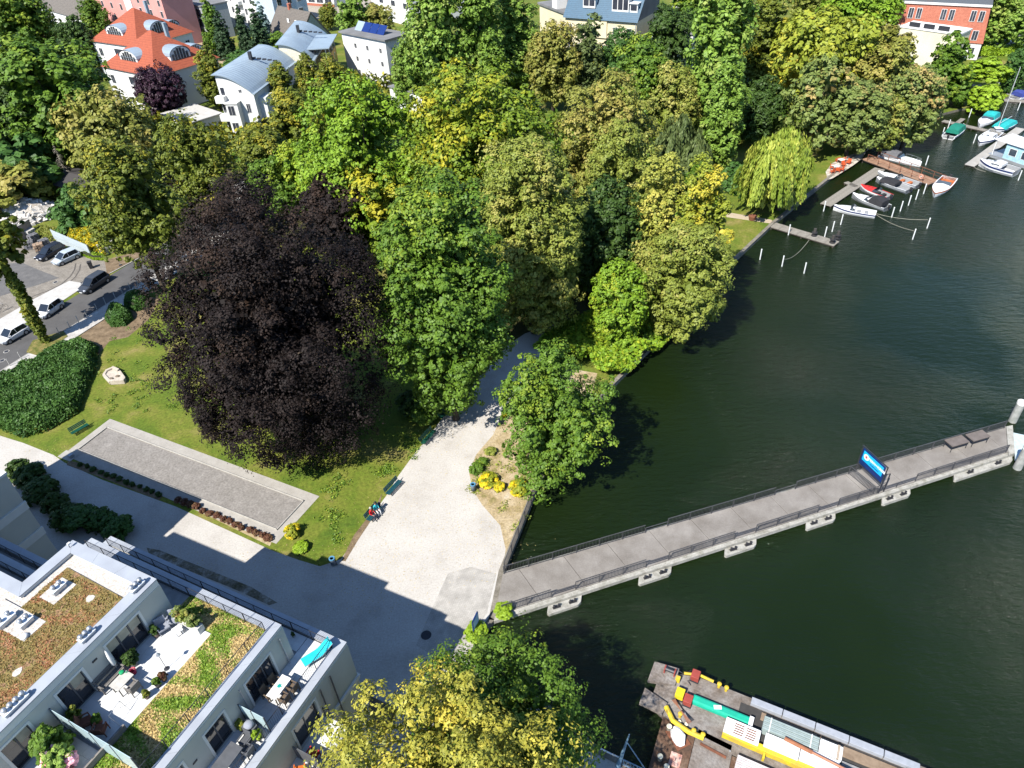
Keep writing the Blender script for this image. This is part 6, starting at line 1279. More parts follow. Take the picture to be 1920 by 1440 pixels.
part('side_beam', M_YEL, 4.0, LX - .5, y0 + .55, y0 + .95, BZ + .02, BZ + .55)
for i in range(5): part('strut', M_YEL, 6.6 + i * 2.6, 6.75 + i * 2.6, y0 + .15, y0 + .54, BZ + .02, BZ + .5)
part('hold_floor', mat('dark_hold', (.05, .047, .045), .9), 4.6, LX - 3, y0 + 1.0, y1 - .6, BZ + .003, BZ + .03, 0)
for x0, x1, ya, yb in ((6.0, 9.5, y1 - 1.3, y1 - .75), (9.6, 14.5, y1 - 1.5, y1 - .8), (7.5, 12.0, y0 + 1.1, y0 + 1.6), (12.1, 16.0, y0 + 1.1, y0 + 1.7)): part('deck_plank', mat('brown_planks', (.26, .19, .13), .85, (.19, .135, .09), scale=3), x0, x1, ya, yb, BZ + .04, BZ + .14)
part('stern_plate', M_BGREY, 18.2, 20.2, y1 - 1.6, y1 + .05, BZ + .04, BZ + .3); part('stern_edge', M_YEL, 17.95, 18.15, y1 - 1.7, y1 - .1, BZ + .04, BZ + .3)
# cargo on the barge: things of their own
def cargo(nm, label, cat, x0, x1, ya, yb, z0, z1, mt, pieces=None, pn='body', bev=.03):
    c = BGm @ Vector(((x0 + x1) / 2, (ya + yb) / 2, z0)); r = empty(nm, c, bz, label, cat); hx, hy = (x1 - x0) / 2, (yb - ya) / 2
    if pieces:
        for i in range(pieces): MB().box(-hx, hx, -hy + 2 * hy * i / pieces + .012, -hy + 2 * hy * (i + 1) / pieces - .012, 0, (z1 - z0) * (1 - .05 * (i % 2))).build(pn, mt, r, bevel=.012)
    else: MB().box(-hx, hx, -hy, hy, 0, z1 - z0).build(pn, mt, r, bevel=bev)
    return r, hx, hy
Z0 = BZ + .035; yc = (y0 + y1) / 2
r, hx, hy = cargo('green_boat_cover', 'long turquoise green tarpaulin bundle on the barge bow', 'tarpaulin', 1.6, 5.6, yc - .15, yc + .45, BZ, BZ + .5, mat('jade_tarp', (.01, .40, .26), .7, (.01, .33, .22), scale=3), bev=.14); MB().box(hx - .25, hx + .02, -hy - .02, hy + .02, .02, .53).build('end_cap', M_WTARP, r); MB().cbox((-.3, 0, .505), .5, .28, .02, .4).build('label_patch', M_WTARP, r)
r, hx, hy = cargo('white_tank', 'white slatted container next to the green bundle', 'container', 4.0, 6.2, yc - 1.35, yc - .35, BZ, BZ + .75, M_WTARP); 
for i in range(2):
    for j in range(5): MB().box(-.5 + i * .75, .1 + i * .75, -.4 + j * .16, -.33 + j * .16, .75, .765).build('slot', M_RUST, r)
r, hx, hy = cargo('sheet_stack', 'grey green stack of long sheets strapped on the barge', 'sheet stack', 6.2, 9.6, yc - .15, yc + .75, Z0, Z0 + .75, mat('grey_green_sheets', (.30, .36, .35), .6, (.25, .31, .30)), 7, 'sheet')
for x in (-1.3, 1.2): MB().box(x, x + .06, -hy - .01, hy + .01, .005, .765).build('strap', M_HULLW, r)
cargo('white_pack', 'white wrapped pack below the grey green sheets', 'wrapped pack', 6.5, 8.6, yc - 1.2, yc - .3, Z0, Z0 + .7, M_WTARP); cargo('white_pack', 'white wrapped pack in the middle of the barge, with a strap', 'wrapped pack', 8.65, 10.9, yc - 1.15, yc - .2, Z0, Z0 + .72, M_WTARP)
r, hx, hy = cargo('white_pack', 'white wrapped pack right of the grey green sheets', 'wrapped pack', 9.65, 11.0, yc - .12, yc + .75, Z0, Z0 + .74, M_WTARP); MB().box(.35, .5, -hy - .02, hy + .02, .01, .77).build('strap', mat('timber_strip', (.42, .34, .26), .9), r)
cargo('white_pack', 'white wrapped pack near the stern, upper', 'wrapped pack', 14.6, 17.3, yc - .1, yc + .95, Z0, Z0 + .7, M_WTARP); cargo('white_pack', 'white wrapped pack near the stern, lower', 'wrapped pack', 14.6, 18.5, yc - 1.3, yc - .2, Z0, Z0 + .6, M_WTARP); cargo('pale_sheets', 'pale bluish sheets beside the stern packs', 'sheet stack', 16.5, 20, yc - .65, yc - .25, Z0 + .7, Z0 + .8, mat('pale_blue_sheets', (.52, .62, .66), .5), 2, 'sheet', 0)
cargo('grey_planks', 'grey planks lying open in the middle of the hold', 'planks', 11.1, 14.5, yc - 1.0, yc + .2, Z0, Z0 + .18, mat('grey_planks', (.27, .27, .27), .85, (.20, .20, .20), scale=4), 8, 'plank')
c = BGm @ Vector((7.6, yc - .3, Z0 + .86)); r = empty('copper_pole', c, bz - .10, 'long copper brown pole lying across the cargo', 'pole'); MB().tube([(0, 0, 0), (8.6, 0, 0)], .09, 8).build('pole', mat('copper_brown', (.42, .20, .12), .45, (.34, .15, .09), scale=3, metal=.3), r); MB().tube([(0, 0, 0), (1.7, 0, 0)], .13, 10).build('sleeve', mat('rust_sleeve', (.30, .12, .06), .8), r)
for k, (px, py, nm, col, lab) in enumerate(((1303, 1272, 'winch_box', (.32, .06, .045), 'red winch box at the far side of the barge bow'), (1289, 1318, 'winch_box', (.32, .06, .045), 'red winch box beside the yellow one'), (1274, 1306, 'tool_box', (.72, .55, .02), 'yellow tool box in the middle of the barge bow'))):
    g = G(px, py, BZ); r = empty(nm, (g.x, g.y, BZ), bz, lab, 'box'); MB().box(-.28, .28, -.32, .32, .12, .62).build('casing', mat('casing_%d' % k, col, .6), r, bevel=.03); MB().box(-.3, .3, -.34, .34, 0, .12).build('skid', M_IRON, r); MB().tube([(-.2, -.35, .3), (-.4, -.5, .2), (-.1, -.65, .05)], .025, 5).build('cable', M_IRON, r)
r = empty('winch', G(1255, 1265, BZ), bz, 'small tangled winch with red parts on the bow ramp', 'winch'); MB().tube([(-.4, 0, .55), (.4, 0, .55)], .14, 10).build('drum', M_IRON, r)
for x in (-.35, .35): MB().box(x - .04, x + .04, -.2, .2, 0, .7).build('cheek', MATS['casing_0'], r)
MB().box(.5, .8, -.35, -.1, 0, .5).build('motor', M_YEL, r); MB().tube([(0, .1, .5), (.3, .5, .2), (.9, .4, .1), (1.3, .9, .1)], .03, 5).build('hose', M_IRON, r)
r = empty('rod_bundle', G(1262, 1313, BZ + .3), ang(G(1262, 1313), G(1290, 1358)), 'bundle of copper rods leaning over the yellow bow fender', 'rods'); 
for i in range(5): MB().tube([(0, -.1 + i * .06, .1), (1.9, .15 - i * .07, .35)], .02, 5).build('rod', MATS['copper_brown'], r)
# rusty pontoon with piles
p_, q_, pzr, PL_ = barge_frame((1243, 1345), (1216, 1440), .1); PT = empty('pontoon', (p_.x, p_.y, 0), pzr, 'rusty brown pontoon with white topped piles', 'pontoon'); PTm = Matrix.Translation((p_.x, p_.y, 0)) @ Matrix.Rotation(pzr, 4, 'Z'); pi_ = PTm.inverted()
m = MB(); wq = (pi_ @ G(1305, 1374, .1)).y; sg = 1 if wq > 0 else -1; m.prism([(0, 0), (9, 0), (9, wq), (0, wq)], ZW - .4, .1); m.build('deck', M_RUSTD, PT)
m = MB(); m.prism([(0, wq + .03 * sg), (9, wq + .03 * sg), (9, wq + 2.4 * sg), (0.6, wq + 2.4 * sg)], ZW - .4, .14); m.build('side_deck', M_BDECK, PT); MB().prism([(.0, wq + .1 * sg), (.35, wq + .1 * sg), (.6, wq + 2.3 * sg), (.25, wq + 2.3 * sg)], .145, .35).build('coaming', M_BGREY, PT); MB().prism([(.75, wq + .4 * sg), (.9, wq + .4 * sg), (1.15, wq + 2.1 * sg), (1.0, wq + 2.1 * sg)], .145, .22).build('rust_bar', M_RUST, PT)
for k, (px, py) in enumerate(((1255, 1362), (1238, 1418), (1250, 1437), (1274, 1353), (1287, 1358))):
    g = pi_ @ G(px, py, .5); m = MB(); rd__ = .16 if k < 3 else .10; m.cyl((g.x, g.y), rd__, .1, .5, 12); pl = m.build('pile', M_QUAY, PT); MB().lathe([(rd__ + .02, .5), (rd__ + .02, .53)], 12, (g.x, g.y, 0)).build('pile_top', mat('cream_top', (.72, .68, .52), .7), pl)
g = G(1271, 1384, .1); r = empty('covered_machine', g, .4, 'machine under a crumpled white cover on the pontoon', 'machine'); m = MB(); rnd = random.Random(2); m.loft([[(math.cos(t) * .42 * k * rnd.uniform(.85, 1.15), math.sin(t) * .62 * k * rnd.uniform(.85, 1.15), z) for t in [q * math.pi / 6 for q in range(12)]] for z, k in ((0, 1), (.3, .95), (.6, .8), (.75, .45))]); m.build('cover', M_WTARP, r); MB().box(-.5, .5, -.7, .7, 0, .06).build('pallet', M_RUST, r)
g = G(1266, 1425, .1); r = empty('marker_plate', g, pzr, 'pinkish square hatch on the rusty pontoon', 'hatch'); MB().box(-.45, .45, -.35, .35, 0, .05).build('lid', mat('salmon_paint', (.50, .22, .16), .8, (.6, .45, .38), scale=2.5), r); MB().tube([(-.1, 0, .05), (-.1, 0, .12), (.1, 0, .12), (.1, 0, .05)], .015, 4).build('handle', M_IRON, r)
r, hx, hy = cargo('plank_stack', 'whitewashed stack of long planks between pontoon and barge', 'planks', 5.2, 12, y0 - 1.3, y0 - .3, ZW - .1 + .6, BZ + .5, mat('whitewashed_planks', (.58, .53, .52), .8, (.48, .43, .42), scale=3), 7, 'plank'); cargo('brown_board', 'brown board lying beside the whitewashed planks', 'board', 5.5, 11, y0 - 2.2, y0 - 1.4, ZW - .1 + .6, BZ + .2, mat('brown_board', (.24, .12, .08), .8))
# slim raft carrying those stacks
m = MB(); m.box(4.8, 22, y0 - 5, y0 - .12, ZW - .4, ZW + .45); o = m.build('cargo_raft', M_RUSTD); o.matrix_world = BGm; tag(o, 'dark flat raft below the plank stacks', 'raft')
# blue gangway crane at the bottom edge
r = empty('gangway_frame', G(1150, 1462, 0), ang(G(1150, 1462), G(1210, 1485)), 'blue steel gangway frame at the bottom edge', 'gangway'); bm = mat('blue_steel', (.16, .27, .38), .5); g0 = r.matrix_basis.inverted() @ G(1180, 1378, 4.0)
M4 = Matrix.Translation(r.location) @ Matrix.Rotation(r.rotation_euler[2], 4, 'Z'); iv = M4.inverted()
MB().tube([iv @ G(1158, 1438, .4), iv @ G(1180, 1377, 3.4)], .16, 6, .04).build('mast', bm, r); MB().tube([iv @ G(1177, 1394, 2.6), iv @ G(1209, 1441, .6)], .04, 6).build('stay', bm, r)
for z, d in ((1.0, 0), (.35, 0)): MB().tube([iv @ G(1168, 1424 + (1 - z) * 14, z), iv @ G(1215, 1446 + (1 - z) * 14, z)], .045, 5).build('rail', bm, r)
for i in range(8): t = i / 7; MB().tube([iv @ G(1169 + 45 * t, 1425 + 21 * t, 1.0), iv @ G(1169 + 45 * t, 1434 + 21 * t, .35)], .025, 4).build('baluster', bm, r)
tag(MB().tube([G(1123, 1402, .5), G(1145, 1413, .4), G(1163, 1421, .5)], .05, 5).build('quay_chain', M_HULLW), 'white chain along the quay edge at the bottom', 'chain')
# ------------------------------------------------------------------ houses
M_HW = mat('white_house_render', (.72, .72, .70), .9, (.67, .67, .65), scale=.3, fine=.03); M_CREAM = mat('cream_render', (.70, .62, .42), .9, (.64, .56, .37), scale=.3, fine=.03); M_OCHRE = mat('ochre_render', (.52, .36, .13), .9, scale=.4); M_PINK = mat('pink_render', (.66, .30, .27), .9, (.60, .27, .24), scale=.3)
def tilemat(name, c1, c2, row=.35, rough=.8):
    m = bpy.data.materials.new(name); m.use_nodes = True; t = m.node_tree; L = t.links; N = t.nodes; b = N['Principled BSDF']; b.inputs['Roughness'].default_value = rough
    tc = N.new('ShaderNodeTexCoord'); sx = N.new('ShaderNodeSeparateXYZ'); L.new(tc.outputs['Object'], sx.inputs[0]); mu = N.new('ShaderNodeMath'); mu.operation = 'MULTIPLY'; mu.inputs[1].default_value = 1 / row; L.new(sx.outputs['Z'], mu.inputs[0]); fr = N.new('ShaderNodeMath'); fr.operation = 'FRACT'; L.new(mu.outputs[0], fr.inputs[0])
    no = N.new('ShaderNodeTexNoise'); no.inputs['Scale'].default_value = 2.2; no.inputs['Detail'].default_value = 5; L.new(tc.outputs['Object'], no.inputs['Vector']); ad = N.new('ShaderNodeMath'); ad.operation = 'MULTIPLY_ADD'; ad.inputs[1].default_value = .35; L.new(fr.outputs[0], ad.inputs[0]); L.new(no.outputs['Fac'], ad.inputs[2])
    rp = N.new('ShaderNodeValToRGB'); rp.color_ramp.elements[0].position = .35; rp.color_ramp.elements[1].position = .85; rp.color_ramp.elements[0].color = (*dk(c2), 1); rp.color_ramp.elements[1].color = (*dk(c1), 1); L.new(ad.outputs[0], rp.inputs[0]); L.new(rp.outputs[0], b.inputs['Base Color'])
    bn = N.new('ShaderNodeBump'); bn.inputs['Strength'].default_value = .6; bn.inputs['Distance'].default_value = .1; L.new(fr.outputs[0], bn.inputs['Height']); L.new(bn.outputs[0], b.inputs['Normal']); MATS[name] = m; return m
M_RTILE = tilemat('red_roof_tiles', (.34, .078, .032), (.23, .048, .020)); M_GTILE = tilemat('grey_brown_tiles', (.15, .13, .11), (.085, .075, .065), .3); M_BTILE = tilemat('blue_glazed_tiles', (.018, .085, .15), (.010, .055, .10), .35, .55); M_ZINC = mat('zinc_roof', (.34, .42, .48), .45, (.30, .37, .43), scale=.4, metal=.25); M_BITU = mat('bitumen_roof', (.20, .20, .20), .9, (.15, .15, .15), scale=.3); M_BRICK = tilemat('brick_red_tiles', (.50, .17, .105), (.34, .10, .06), .28)
M_WIN = mat('window_pane', (.03, .035, .05), .15, (.05, .055, .07), scale=.8, spec=.6)
def HF(F, zF, Lp, zL, name, label, cat='house', group='houses beyond the park'):
    """front corner pixel F at height zF, left corner pixel at zL -> empty whose local y runs along that wall"""
    f, l = G(*F, zF), G(*Lp, zL); d = Vector((l.x - f.x, l.y - f.y, 0)); r = empty(name, (f.x, f.y, 0), math.atan2(d.y, d.x) - math.pi / 2, label, cat, group); return r, d.length
def win(par, face, a, z, w, h, off=0.0, fr=None):
    """face 'x' wall at x = off looking -x, 'y' wall at y = off looking -y"""
    f = fr or M_HW; t = .08
    if face == 'x': o = MB().box(off - .05, off + .02, a, a + w, z, z + h).build('window', f, par); MB().box(off - .065, off - .052, a + t, a + w / 2 - t / 3, z + t, z + h - t).build('pane', M_WIN, o); MB().box(off - .065, off - .052, a + w / 2 + t / 3, a + w - t, z + t, z + h - t).build('pane', M_WIN, o)
    else: o = MB().box(a, a + w, off - .05, off + .02, z, z + h).build('window', f, par); MB().box(a + t, a + w / 2 - t / 3, off - .065, off - .052, z + t, z + h - t).build('pane', M_WIN, o); MB().box(a + w / 2 + t / 3, a + w - t, off - .065, off - .052, z + t, z + h - t).build('pane', M_WIN, o)
    return o
def dormer(par, face, c, base, w, h, dep, z, name='dormer'):
    """barrel roofed dormer: base = distance of its front from the wall plane, opening of arched windows"""
    n = 9; arc = [(w / 2 * math.cos(math.pi * i / n), h * .45 + h * .55 * math.sin(math.pi * i / n)) for i in range(n + 1)]; ring = [(w / 2, 0)] + arc + [(-w / 2, 0)]
    m = MB(); P3 = lambda u, v, q: (base + q, c + u, z + v) if face == 'x' else (c + u, base + q, z + v)
    m.loft([[P3(u, v, 0) for u, v in ring], [P3(u, v, dep) for u, v in ring]]); fr = m.build(name, M_HW, par)
    ro = MB(); ro.loft([[P3(u * 1.06, v * 1.05 + .05, -.15) for u, v in arc], [P3(u * 1.06, v * 1.05 + .05, dep) for u, v in arc]], cap=False); ro.build('zinc_roof', M_ZINC, fr); 
    k = 6; ww = w * .84 / k
    for i in range(k):
        u0 = -w * .42 + i * ww; hh = h * (.35 + .5 * math.sin(math.pi * (i + .5) / k))
        q = MB(); q.box(*( (base - .04, base - .01, c + u0 + .08, c + u0 + ww - .08) if face == 'x' else (c + u0 + .08, c + u0 + ww - .08, base - .04, base - .01)), z + .35, z + .3 + hh); q.build('pane', M_WIN, fr)
    return fr
def hip(par, lx, ly, ze, za, ov, mt, name='roof'):
    m = MB(); c = [(-ov, -ov), (lx + ov, -ov), (lx + ov, ly + ov), (-ov, ly + ov)]; r0, r1 = (lx / 2, ly / 2 - .4), (lx / 2, ly / 2 + .4)
    m.add([(x, y, ze) for x, y in c] + [(r0[0], r0[1], za), (r1[0], r1[1], za)], [(0, 1, 4), (1, 2, 5, 4), (2, 3, 5), (3, 0, 4, 5), (3, 2, 1, 0)]); return m.build(name, mt, par)
def red_house(F, Lp, label, lx):
    r, ly = HF(F, 8, Lp, 8, 'red_roofed_house', label); MB().box(0, lx, 0, ly, -.2, 8).build('wall', M_HW, r); rf = hip(r, lx, ly, 8, 14.5, .5, M_RTILE)
    dormer(r, 'x', ly * .56, 1.6, 6.4, 2.6, 4.2, 9.0); dormer(r, 'y', lx * .52, 1.6, 5.0, 2.8, 4.2, 9.0); dormer(r, 'y', lx * .98 - 2, 3.6, 4, 2.2, 3, 8.6)
    MB().box(lx * .62, lx * .62 + .7, ly * .36, ly * .36 + .7, 11, 15.8).build('chimney', M_ZINC, rf)
    for z in (1.0, 4.6):
        for a in (1.0, ly - 3.0): win(r, 'x', a, z, 1.5, 1.9)
        bw = MB().box(-1.2, .0, ly * .3, ly * .3 + 5.0, z - .6, z + .5).build('balcony', M_HW, r); MB().box(-.03, .0, ly * .3 + .4, ly * .3 + 4.6, z + .5, z + 2.2).build('balcony_door', M_WIN, bw); 
        for a in (1.2, 4.4, lx - 5.5, lx - 2.6): win(r, 'y', a, z, 1.3, 1.9)
    MB().tube([(-.1, ly - .2, 0), (-.1, ly - .2, 8)], .07, 5).build('downpipe', M_ZINC, r); MB().box(2.4, 3.3, ly * .25, ly * .25 + .8, 9.6, 9.7).build('skylight', M_WIN, rf); return r, ly
r, ly = red_house((290, 143), (194, 124), 'white house with red hipped roof and arched dormers, nearer one', 16.0)
MB().box(-1.7, -.2, ly * .3, ly * .3 + 2.2, 2.9, 3.0).build('awning', M_TURQ, r)
red_house((258, 88), (173, 76), 'white house with red hipped roof and arched dormers, rear one', 16.0)
def curved_house(F, Lp, lx, zl, zf, label, wallm=None):
    r, ly = HF(F, zf, Lp, zl, 'curved_roof_house', label); n = 12; prof = [(ly * i / n, zf + (zl - zf) * math.sin(math.pi / 2 * i / n) ** .85) for i in range(n + 1)]
    m = MB(); ring = [(0, -.2)] + prof + [(ly, -.2)]; m.loft([[(0, y, z) for y, z in ring], [(lx, y, z) for y, z in ring]]); m.build('wall', wallm or M_HW, r)
    rf = MB(); pr = [(-.5, zf - .05)] + [(y, z + .04) for y, z in prof] + [(ly + .5, zl + .02)]; rf.loft([[(-.5, y, z) for y, z in pr] + [(-.5, y, z + .15) for y, z in reversed(pr)], [(lx + .4, y, z) for y, z in pr] + [(lx + .4, y, z + .15) for y, z in reversed(pr)]]); ro = rf.build('roof', M_ZINC, r)
    sm = MB()
    for i in range(int(lx / .9)):
        x = i * .9; 
        for (y_a, z_a), (y_b, z_b) in zip(prof[:-1], prof[1:]): sm.add([(x, y_a, z_a + .20), (x, y_b, z_b + .20), (x + .05, y_b, z_b + .24), (x + .05, y_a, z_a + .24), (x + .1, y_b, z_b + .20), (x + .1, y_a, z_a + .20)], [(0, 1, 2, 3), (3, 2, 4, 5)])
    tag(sm.build('standing_seams', M_ZINC, ro), kind='stuff'); MB().box(lx * .52, lx * .52 + .6, ly * .62, ly * .62 + .6, zl - 1.2, zl + 1.3).build('flue', M_IRON, ro)
    for i in range(5): MB().box(lx * .55, lx * .55 + .35, ly * .55 - i * 1.1, ly * .55 + .8 - i * 1.1, zl - .2 - i * .13, zl + .12 - i * .15).build('roof_step', M_IRON, ro)
    return r, ly
r, ly = curved_house((475, 176), (402, 141), 22, 11.5, 8.0, 'white house with curved grey metal roof, nearer the beech')
for z in (1.0, 4.4):
    for a, w in ((1.2, .9), (3.0, .9), (6.0, 1.0)): win(r, 'x', a, z, w, 1.8)
MB().box(-1.6, 0, ly * .45, ly * .80, -.2, 6.6).build('bay', M_HW, r); MB().box(-1.8, .0, ly * .43, ly * .82, 6.6, 6.8).build('bay_roof', M_HW, r); win(r, 'x', ly * .55, 1.2, 1.4, 1.9, -1.6); win(r, 'x', ly * .55, 4.4, 1.4, 1.9, -1.6)
for z in (3.2, 6.6): b_ = MB().box(-1.3, 0, ly * .82, ly + .6, z, z + 1.2).build('balcony', M_HW, r); MB().box(-.03, 0, ly * .84, ly * .95, z + 1.2, z + 2.6).build('balcony_door', M_WIN, b_)
MB().box(1.5, 5, -1.5, 0, -.2, 6.8).build('stair_bay', M_HW, r); MB().box(7.5, 12, -1.2, 0, -.2, 6.0).build('stair_bay', M_HW, r); win(r, 'x', 2.2, 8.2, .7, .7)
r, ly = curved_house((586, 113), (521, 84), 22, 11.5, 8.0, 'cream house with curved grey metal roof and ochre bay', mat('pale_cream', (.72, .68, .55), .9))
oc = MB().box(3.4, 15.5, -2.6, 0, -.2, 7.2).build('ochre_bay', M_OCHRE, r); MB().box(3.0, 16.2, -3.4, 3.5, 9.4, 9.6).build('flat_roof', M_ZINC, r); 
for x in (3.6, 7.5, 11.5, 15.3): MB().box(x, x + .18, -2.5, -2.32, 7.2, 9.4).build('post', M_HW, r)
for x in (4.2, 8.3, 12.0): 
    for z in (1.2, 4.4): win(r, 'y', x, z, 1.5, 2.0, -2.6)
MB().box(3.4, 15.4, .05, .2, 7.2, 9.3).build('glass_front', M_WIN, r); win(r, 'x', 2.0, 5.2, 1.2, 1.5); win(r, 'x', ly * .5, 5.2, .9, 1.2)
r, ly = HF((722, 77), 10, (640, 61), 10, 'white_block', 'white flat roofed block with solar panels', 'house'); MB().box(0, 6.5, 0, ly, -.2, 10).build('wall', M_HW, r); rf = MB().box(-.5, 7, -.5, ly + .5, 10, 10.35).build('roof', M_BITU, r)
for i in range(4): p_ = MB(); p_.cbox((3.0, ly * .78 - i * 2.6, 11.2), .08, 2.45, 2.3, 0, 0, .75); p_.build('solar_panel', mat('solar_blue', (.015, .035, .16), .15, (.012, .03, .13)) if i > 0 else M_ZINC, rf)
for z in (1.5, 4.4, 7.2):
    for a in (1.6, 6.2, 10.5): win(r, 'x', a, z, .9, 1.1)
    win(r, 'y', 1.5, z, 1.0, 1.2); win(r, 'y', 3.6, z, 1.0, 1.2)
# grey tiled cottage
r, ly = HF((560, 78), 3.2, (503, 64), 3.2, 'tiled_cottage', 'small white cottage with steep grey brown tiled roof'); lx = 10.0; MB().box(0, lx, 0, ly, -.2, 3.2).build('wall', M_HW, r); m = MB(); za = 9.5; m.add([(-.5, -.4, 2.8), (-.5, ly + .4, 2.8), (lx / 2, -.4, za), (lx / 2, ly + .4, za), (lx + .5, -.4, 2.8), (lx + .5, ly + .4, 2.8)], [(0, 2, 3, 1), (2, 4, 5, 3), (0, 4, 2), (1, 3, 5), (0, 1, 5, 4)]); rf = m.build('roof', M_GTILE, r)
MB().box(lx / 2 - .4, lx / 2 + .4, ly * .6, ly * .6 + .9, 8.6, 10.6).build('chimney', M_BRICK, rf)
for a in (.25, .5): q = MB(); q.cbox((2.6, ly * a, 6.75), .12, .9, 1.5, 0, 0, -.93 + math.pi / 2 - .64); q.build('skylight', M_HW, rf)
m = MB(); m.add([(0.3, -.42, 3.0), (lx - .3, -.42, 3.0), (lx / 2, -.42, za - .6)], [(0, 1, 2)]); m.build('gable', mat('slate_green', (.16, .22, .22), .8), r)
# pink house, white flats, shops at the top
r, ly = HF((318, 52), 5.5, (185, 25), 5.5, 'pink_house', 'long pink house with white windows at the top edge'); MB().box(0, 9, 0, ly, -.2, 13).build('wall', M_PINK, r); m = MB(); m.add([(-.4, -.4, 13), (-.4, ly + .4, 13), (4.5, -.4, 16.5), (4.5, ly + .4, 16.5), (9.4, -.4, 13), (9.4, ly + .4, 13)], [(0, 2, 3, 1), (2, 4, 5, 3), (0, 4, 2), (1, 3, 5)]); m.build('roof', M_RTILE, r)
for z in (1.0, 4.4, 7.8, 10.6):
    for i in range(7): win(r, 'x', 1.2 + i * ly / 7.2, z, 1.3, 1.7)
MB().box(-.25, 0, ly * .42, ly * .52, -.2, 13).build('stair_strip', M_HW, r)
r, ly = HF((490, 60), 0, (425, 48), 0, 'white_flats', 'white stepped apartment flats with balconies at the top edge', 'apartment block'); MB().box(0, 12, 0, ly, -.2, 12.5).build('wall', M_HW, r); MB().box(1.5, 12, 1.5, ly - 1, 12.5, 15.5).build('upper_wall', M_HW, r); MB().box(1.2, 12.2, 1.2, ly - .8, 15.5, 15.8).build('roof', M_BITU, r); MB().box(.1, 11.9, -9, -.01, -.2, 10.5).build('side_wing', mat('bluish_render', (.50, .58, .66), .9), r)
for z in (1.0, 4.2, 7.4, 10.2):
    for i in range(5): win(r, 'x', 1.2 + i * ly / 5.3, z, 1.2, 1.8)
    bq = MB().box(-1.4, 0, ly * .35, ly * .55, z - .5, z + .5).build('balcony', M_HW, r)
    for i in range(3): win(r, 'y', 1.5 + i * 3.5, z if z < 9 else 8.0 + .3, 1.6, 1.6 if z < 9 else 1.2, -9)
r, ly = HF((395, 78), 0, (340, 62), 0, 'glazed_wing', 'shaded grey wing with tall white window grids'); MB().box(0, 8, 0, ly, -.2, 9).build('wall', mat('grey_render', (.34, .36, .38), .9), r); MB().box(-.2, 8.2, -.2, ly + .2, 9, 9.3).build('roof', M_BITU, r)
for i in range(5):
    for z in (.8, 3.6, 6.2): win(r, 'x', .8 + i * ly / 5.3, z, ly / 6.5, 2.2)
r, ly = HF((628, 14), 0, (530, 6), 0, 'shop_row', 'white shop front with brick base beyond the far street', 'shop'); MB().box(0, 8, 0, ly, -.2, 9).build('wall', M_HW, r); MB().box(-.06, 0, 0, ly, 0, .8).build('brick_base', M_BRICK, r); MB().box(-.3, 8.3, -.3, ly + .3, 9, 9.4).build('roof', M_RTILE, r)
for i in range(6): win(r, 'x', 1 + i * ly / 6.4, 1.0, ly / 8, 2.2); win(r, 'x', 1 + i * ly / 6.4, 5.2, 1.4, 1.8)
r, ly = HF((775, 52), 0, (700, 30), 0, 'white_hall', 'bright white flat building behind the tall poplars'); MB().box(0, 20, 0, ly, -.2, 8).build('wall', M_HW, r); MB().box(-.3, 20.3, -.3, ly + .3, 8, 8.3).build('roof', M_HW, r); MB().box(3, 10, 3, 8, 8.3, 11).build('roof_house', M_HW, r)
for i in range(3): win(r, 'x', 2 + i * ly / 3.4, 4.5, 2.4, 1.6)
# blue roofed house
r, ly = HF((1194, 41), 9, (1060, 31), 9, 'blue_roofed_house', 'cream house with blue glazed tile roof and white dormers'); lx = 14; MB().box(0, lx, 0, ly, -.2, 9).build('wall', M_CREAM, r); m = MB(); za = 14.5; m.add([(-.6, -.4, 8.9), (-.6, ly + .4, 8.9), (4.5, -.4, za), (4.5, ly + .4, za), (lx + .5, -.4, za), (lx + .5, ly + .4, za), (lx + .5, -.4, 8.9), (lx + .5, ly + .4, 8.9)], [(0, 2, 3, 1)]); rf = m.build('roof', M_BTILE, r); m = MB(); m.add([(4.5, -.4, za), (4.5, ly + .4, za), (lx, ly + .4, za + .1), (lx, -.4, za + .1)], [(0, 3, 2, 1)]); m.add([(-.3, -.02, 8.9), (4.5, -.02, za), (lx, -.02, za), (lx, -.02, 8.9)], [(0, 3, 2, 1)]); m.mi = 0; m.build('flat_roof', M_BITU, r)
def boxdormer(y, w, h, z, d=3.0, mt=None):
    o = MB().box(1.0, 1.0 + d, y, y + w, z, z + h).build('dormer', mt or M_HW, r); MB().box(.7, 1.2 + d, y - .2, y + w + .2, z + h, z + h + .15).build('dormer_roof', M_HW, o); k = max(1, int(w / 1.1))
    for i in range(k): MB().box(.94, .99, y + .2 + i * (w - .2) / k, y + (i + 1) * (w - .2) / k, z + .5, z + h - .3).build('pane', M_WIN, o)
boxdormer(ly * .14, 4.2, 2.9, 10.6); boxdormer(ly * .02, 1.9, 1.9, 10.6); boxdormer(ly * .60, 3.2, 2.0, 11.0)
for i, a in enumerate((.06, .25, .42, .58, .74, .90)):
    for z in (1.2, 5.3): win(r, 'x', ly * a, z, 1.3, 2.2)
for y in (ly * .4,): MB().box(-.35, 0, y, y + 3.0, 5, 9.1).build('bay', M_CREAM, r)
MB().tube([(-.1, .2, 0), (-.1, .2, 9)], .08, 5).build('downpipe', M_ZINC, r)
r, ly = HF((1062, 44), 7, (1012, 24), 7, 'grey_roofed_wing', 'wing with grey flat roof left of the blue roofed house'); MB().box(0, 16, 0, ly, -.2, 9).build('wall', M_CREAM, r); rf = MB().box(-.4, 16.4, -.4, ly + .4, 9, 9.5).build('roof', M_BITU, r); win(r, 'y', 2, 5, 1.6, 2); win(r, 'x', 1.5, 5, 1.6, 2)
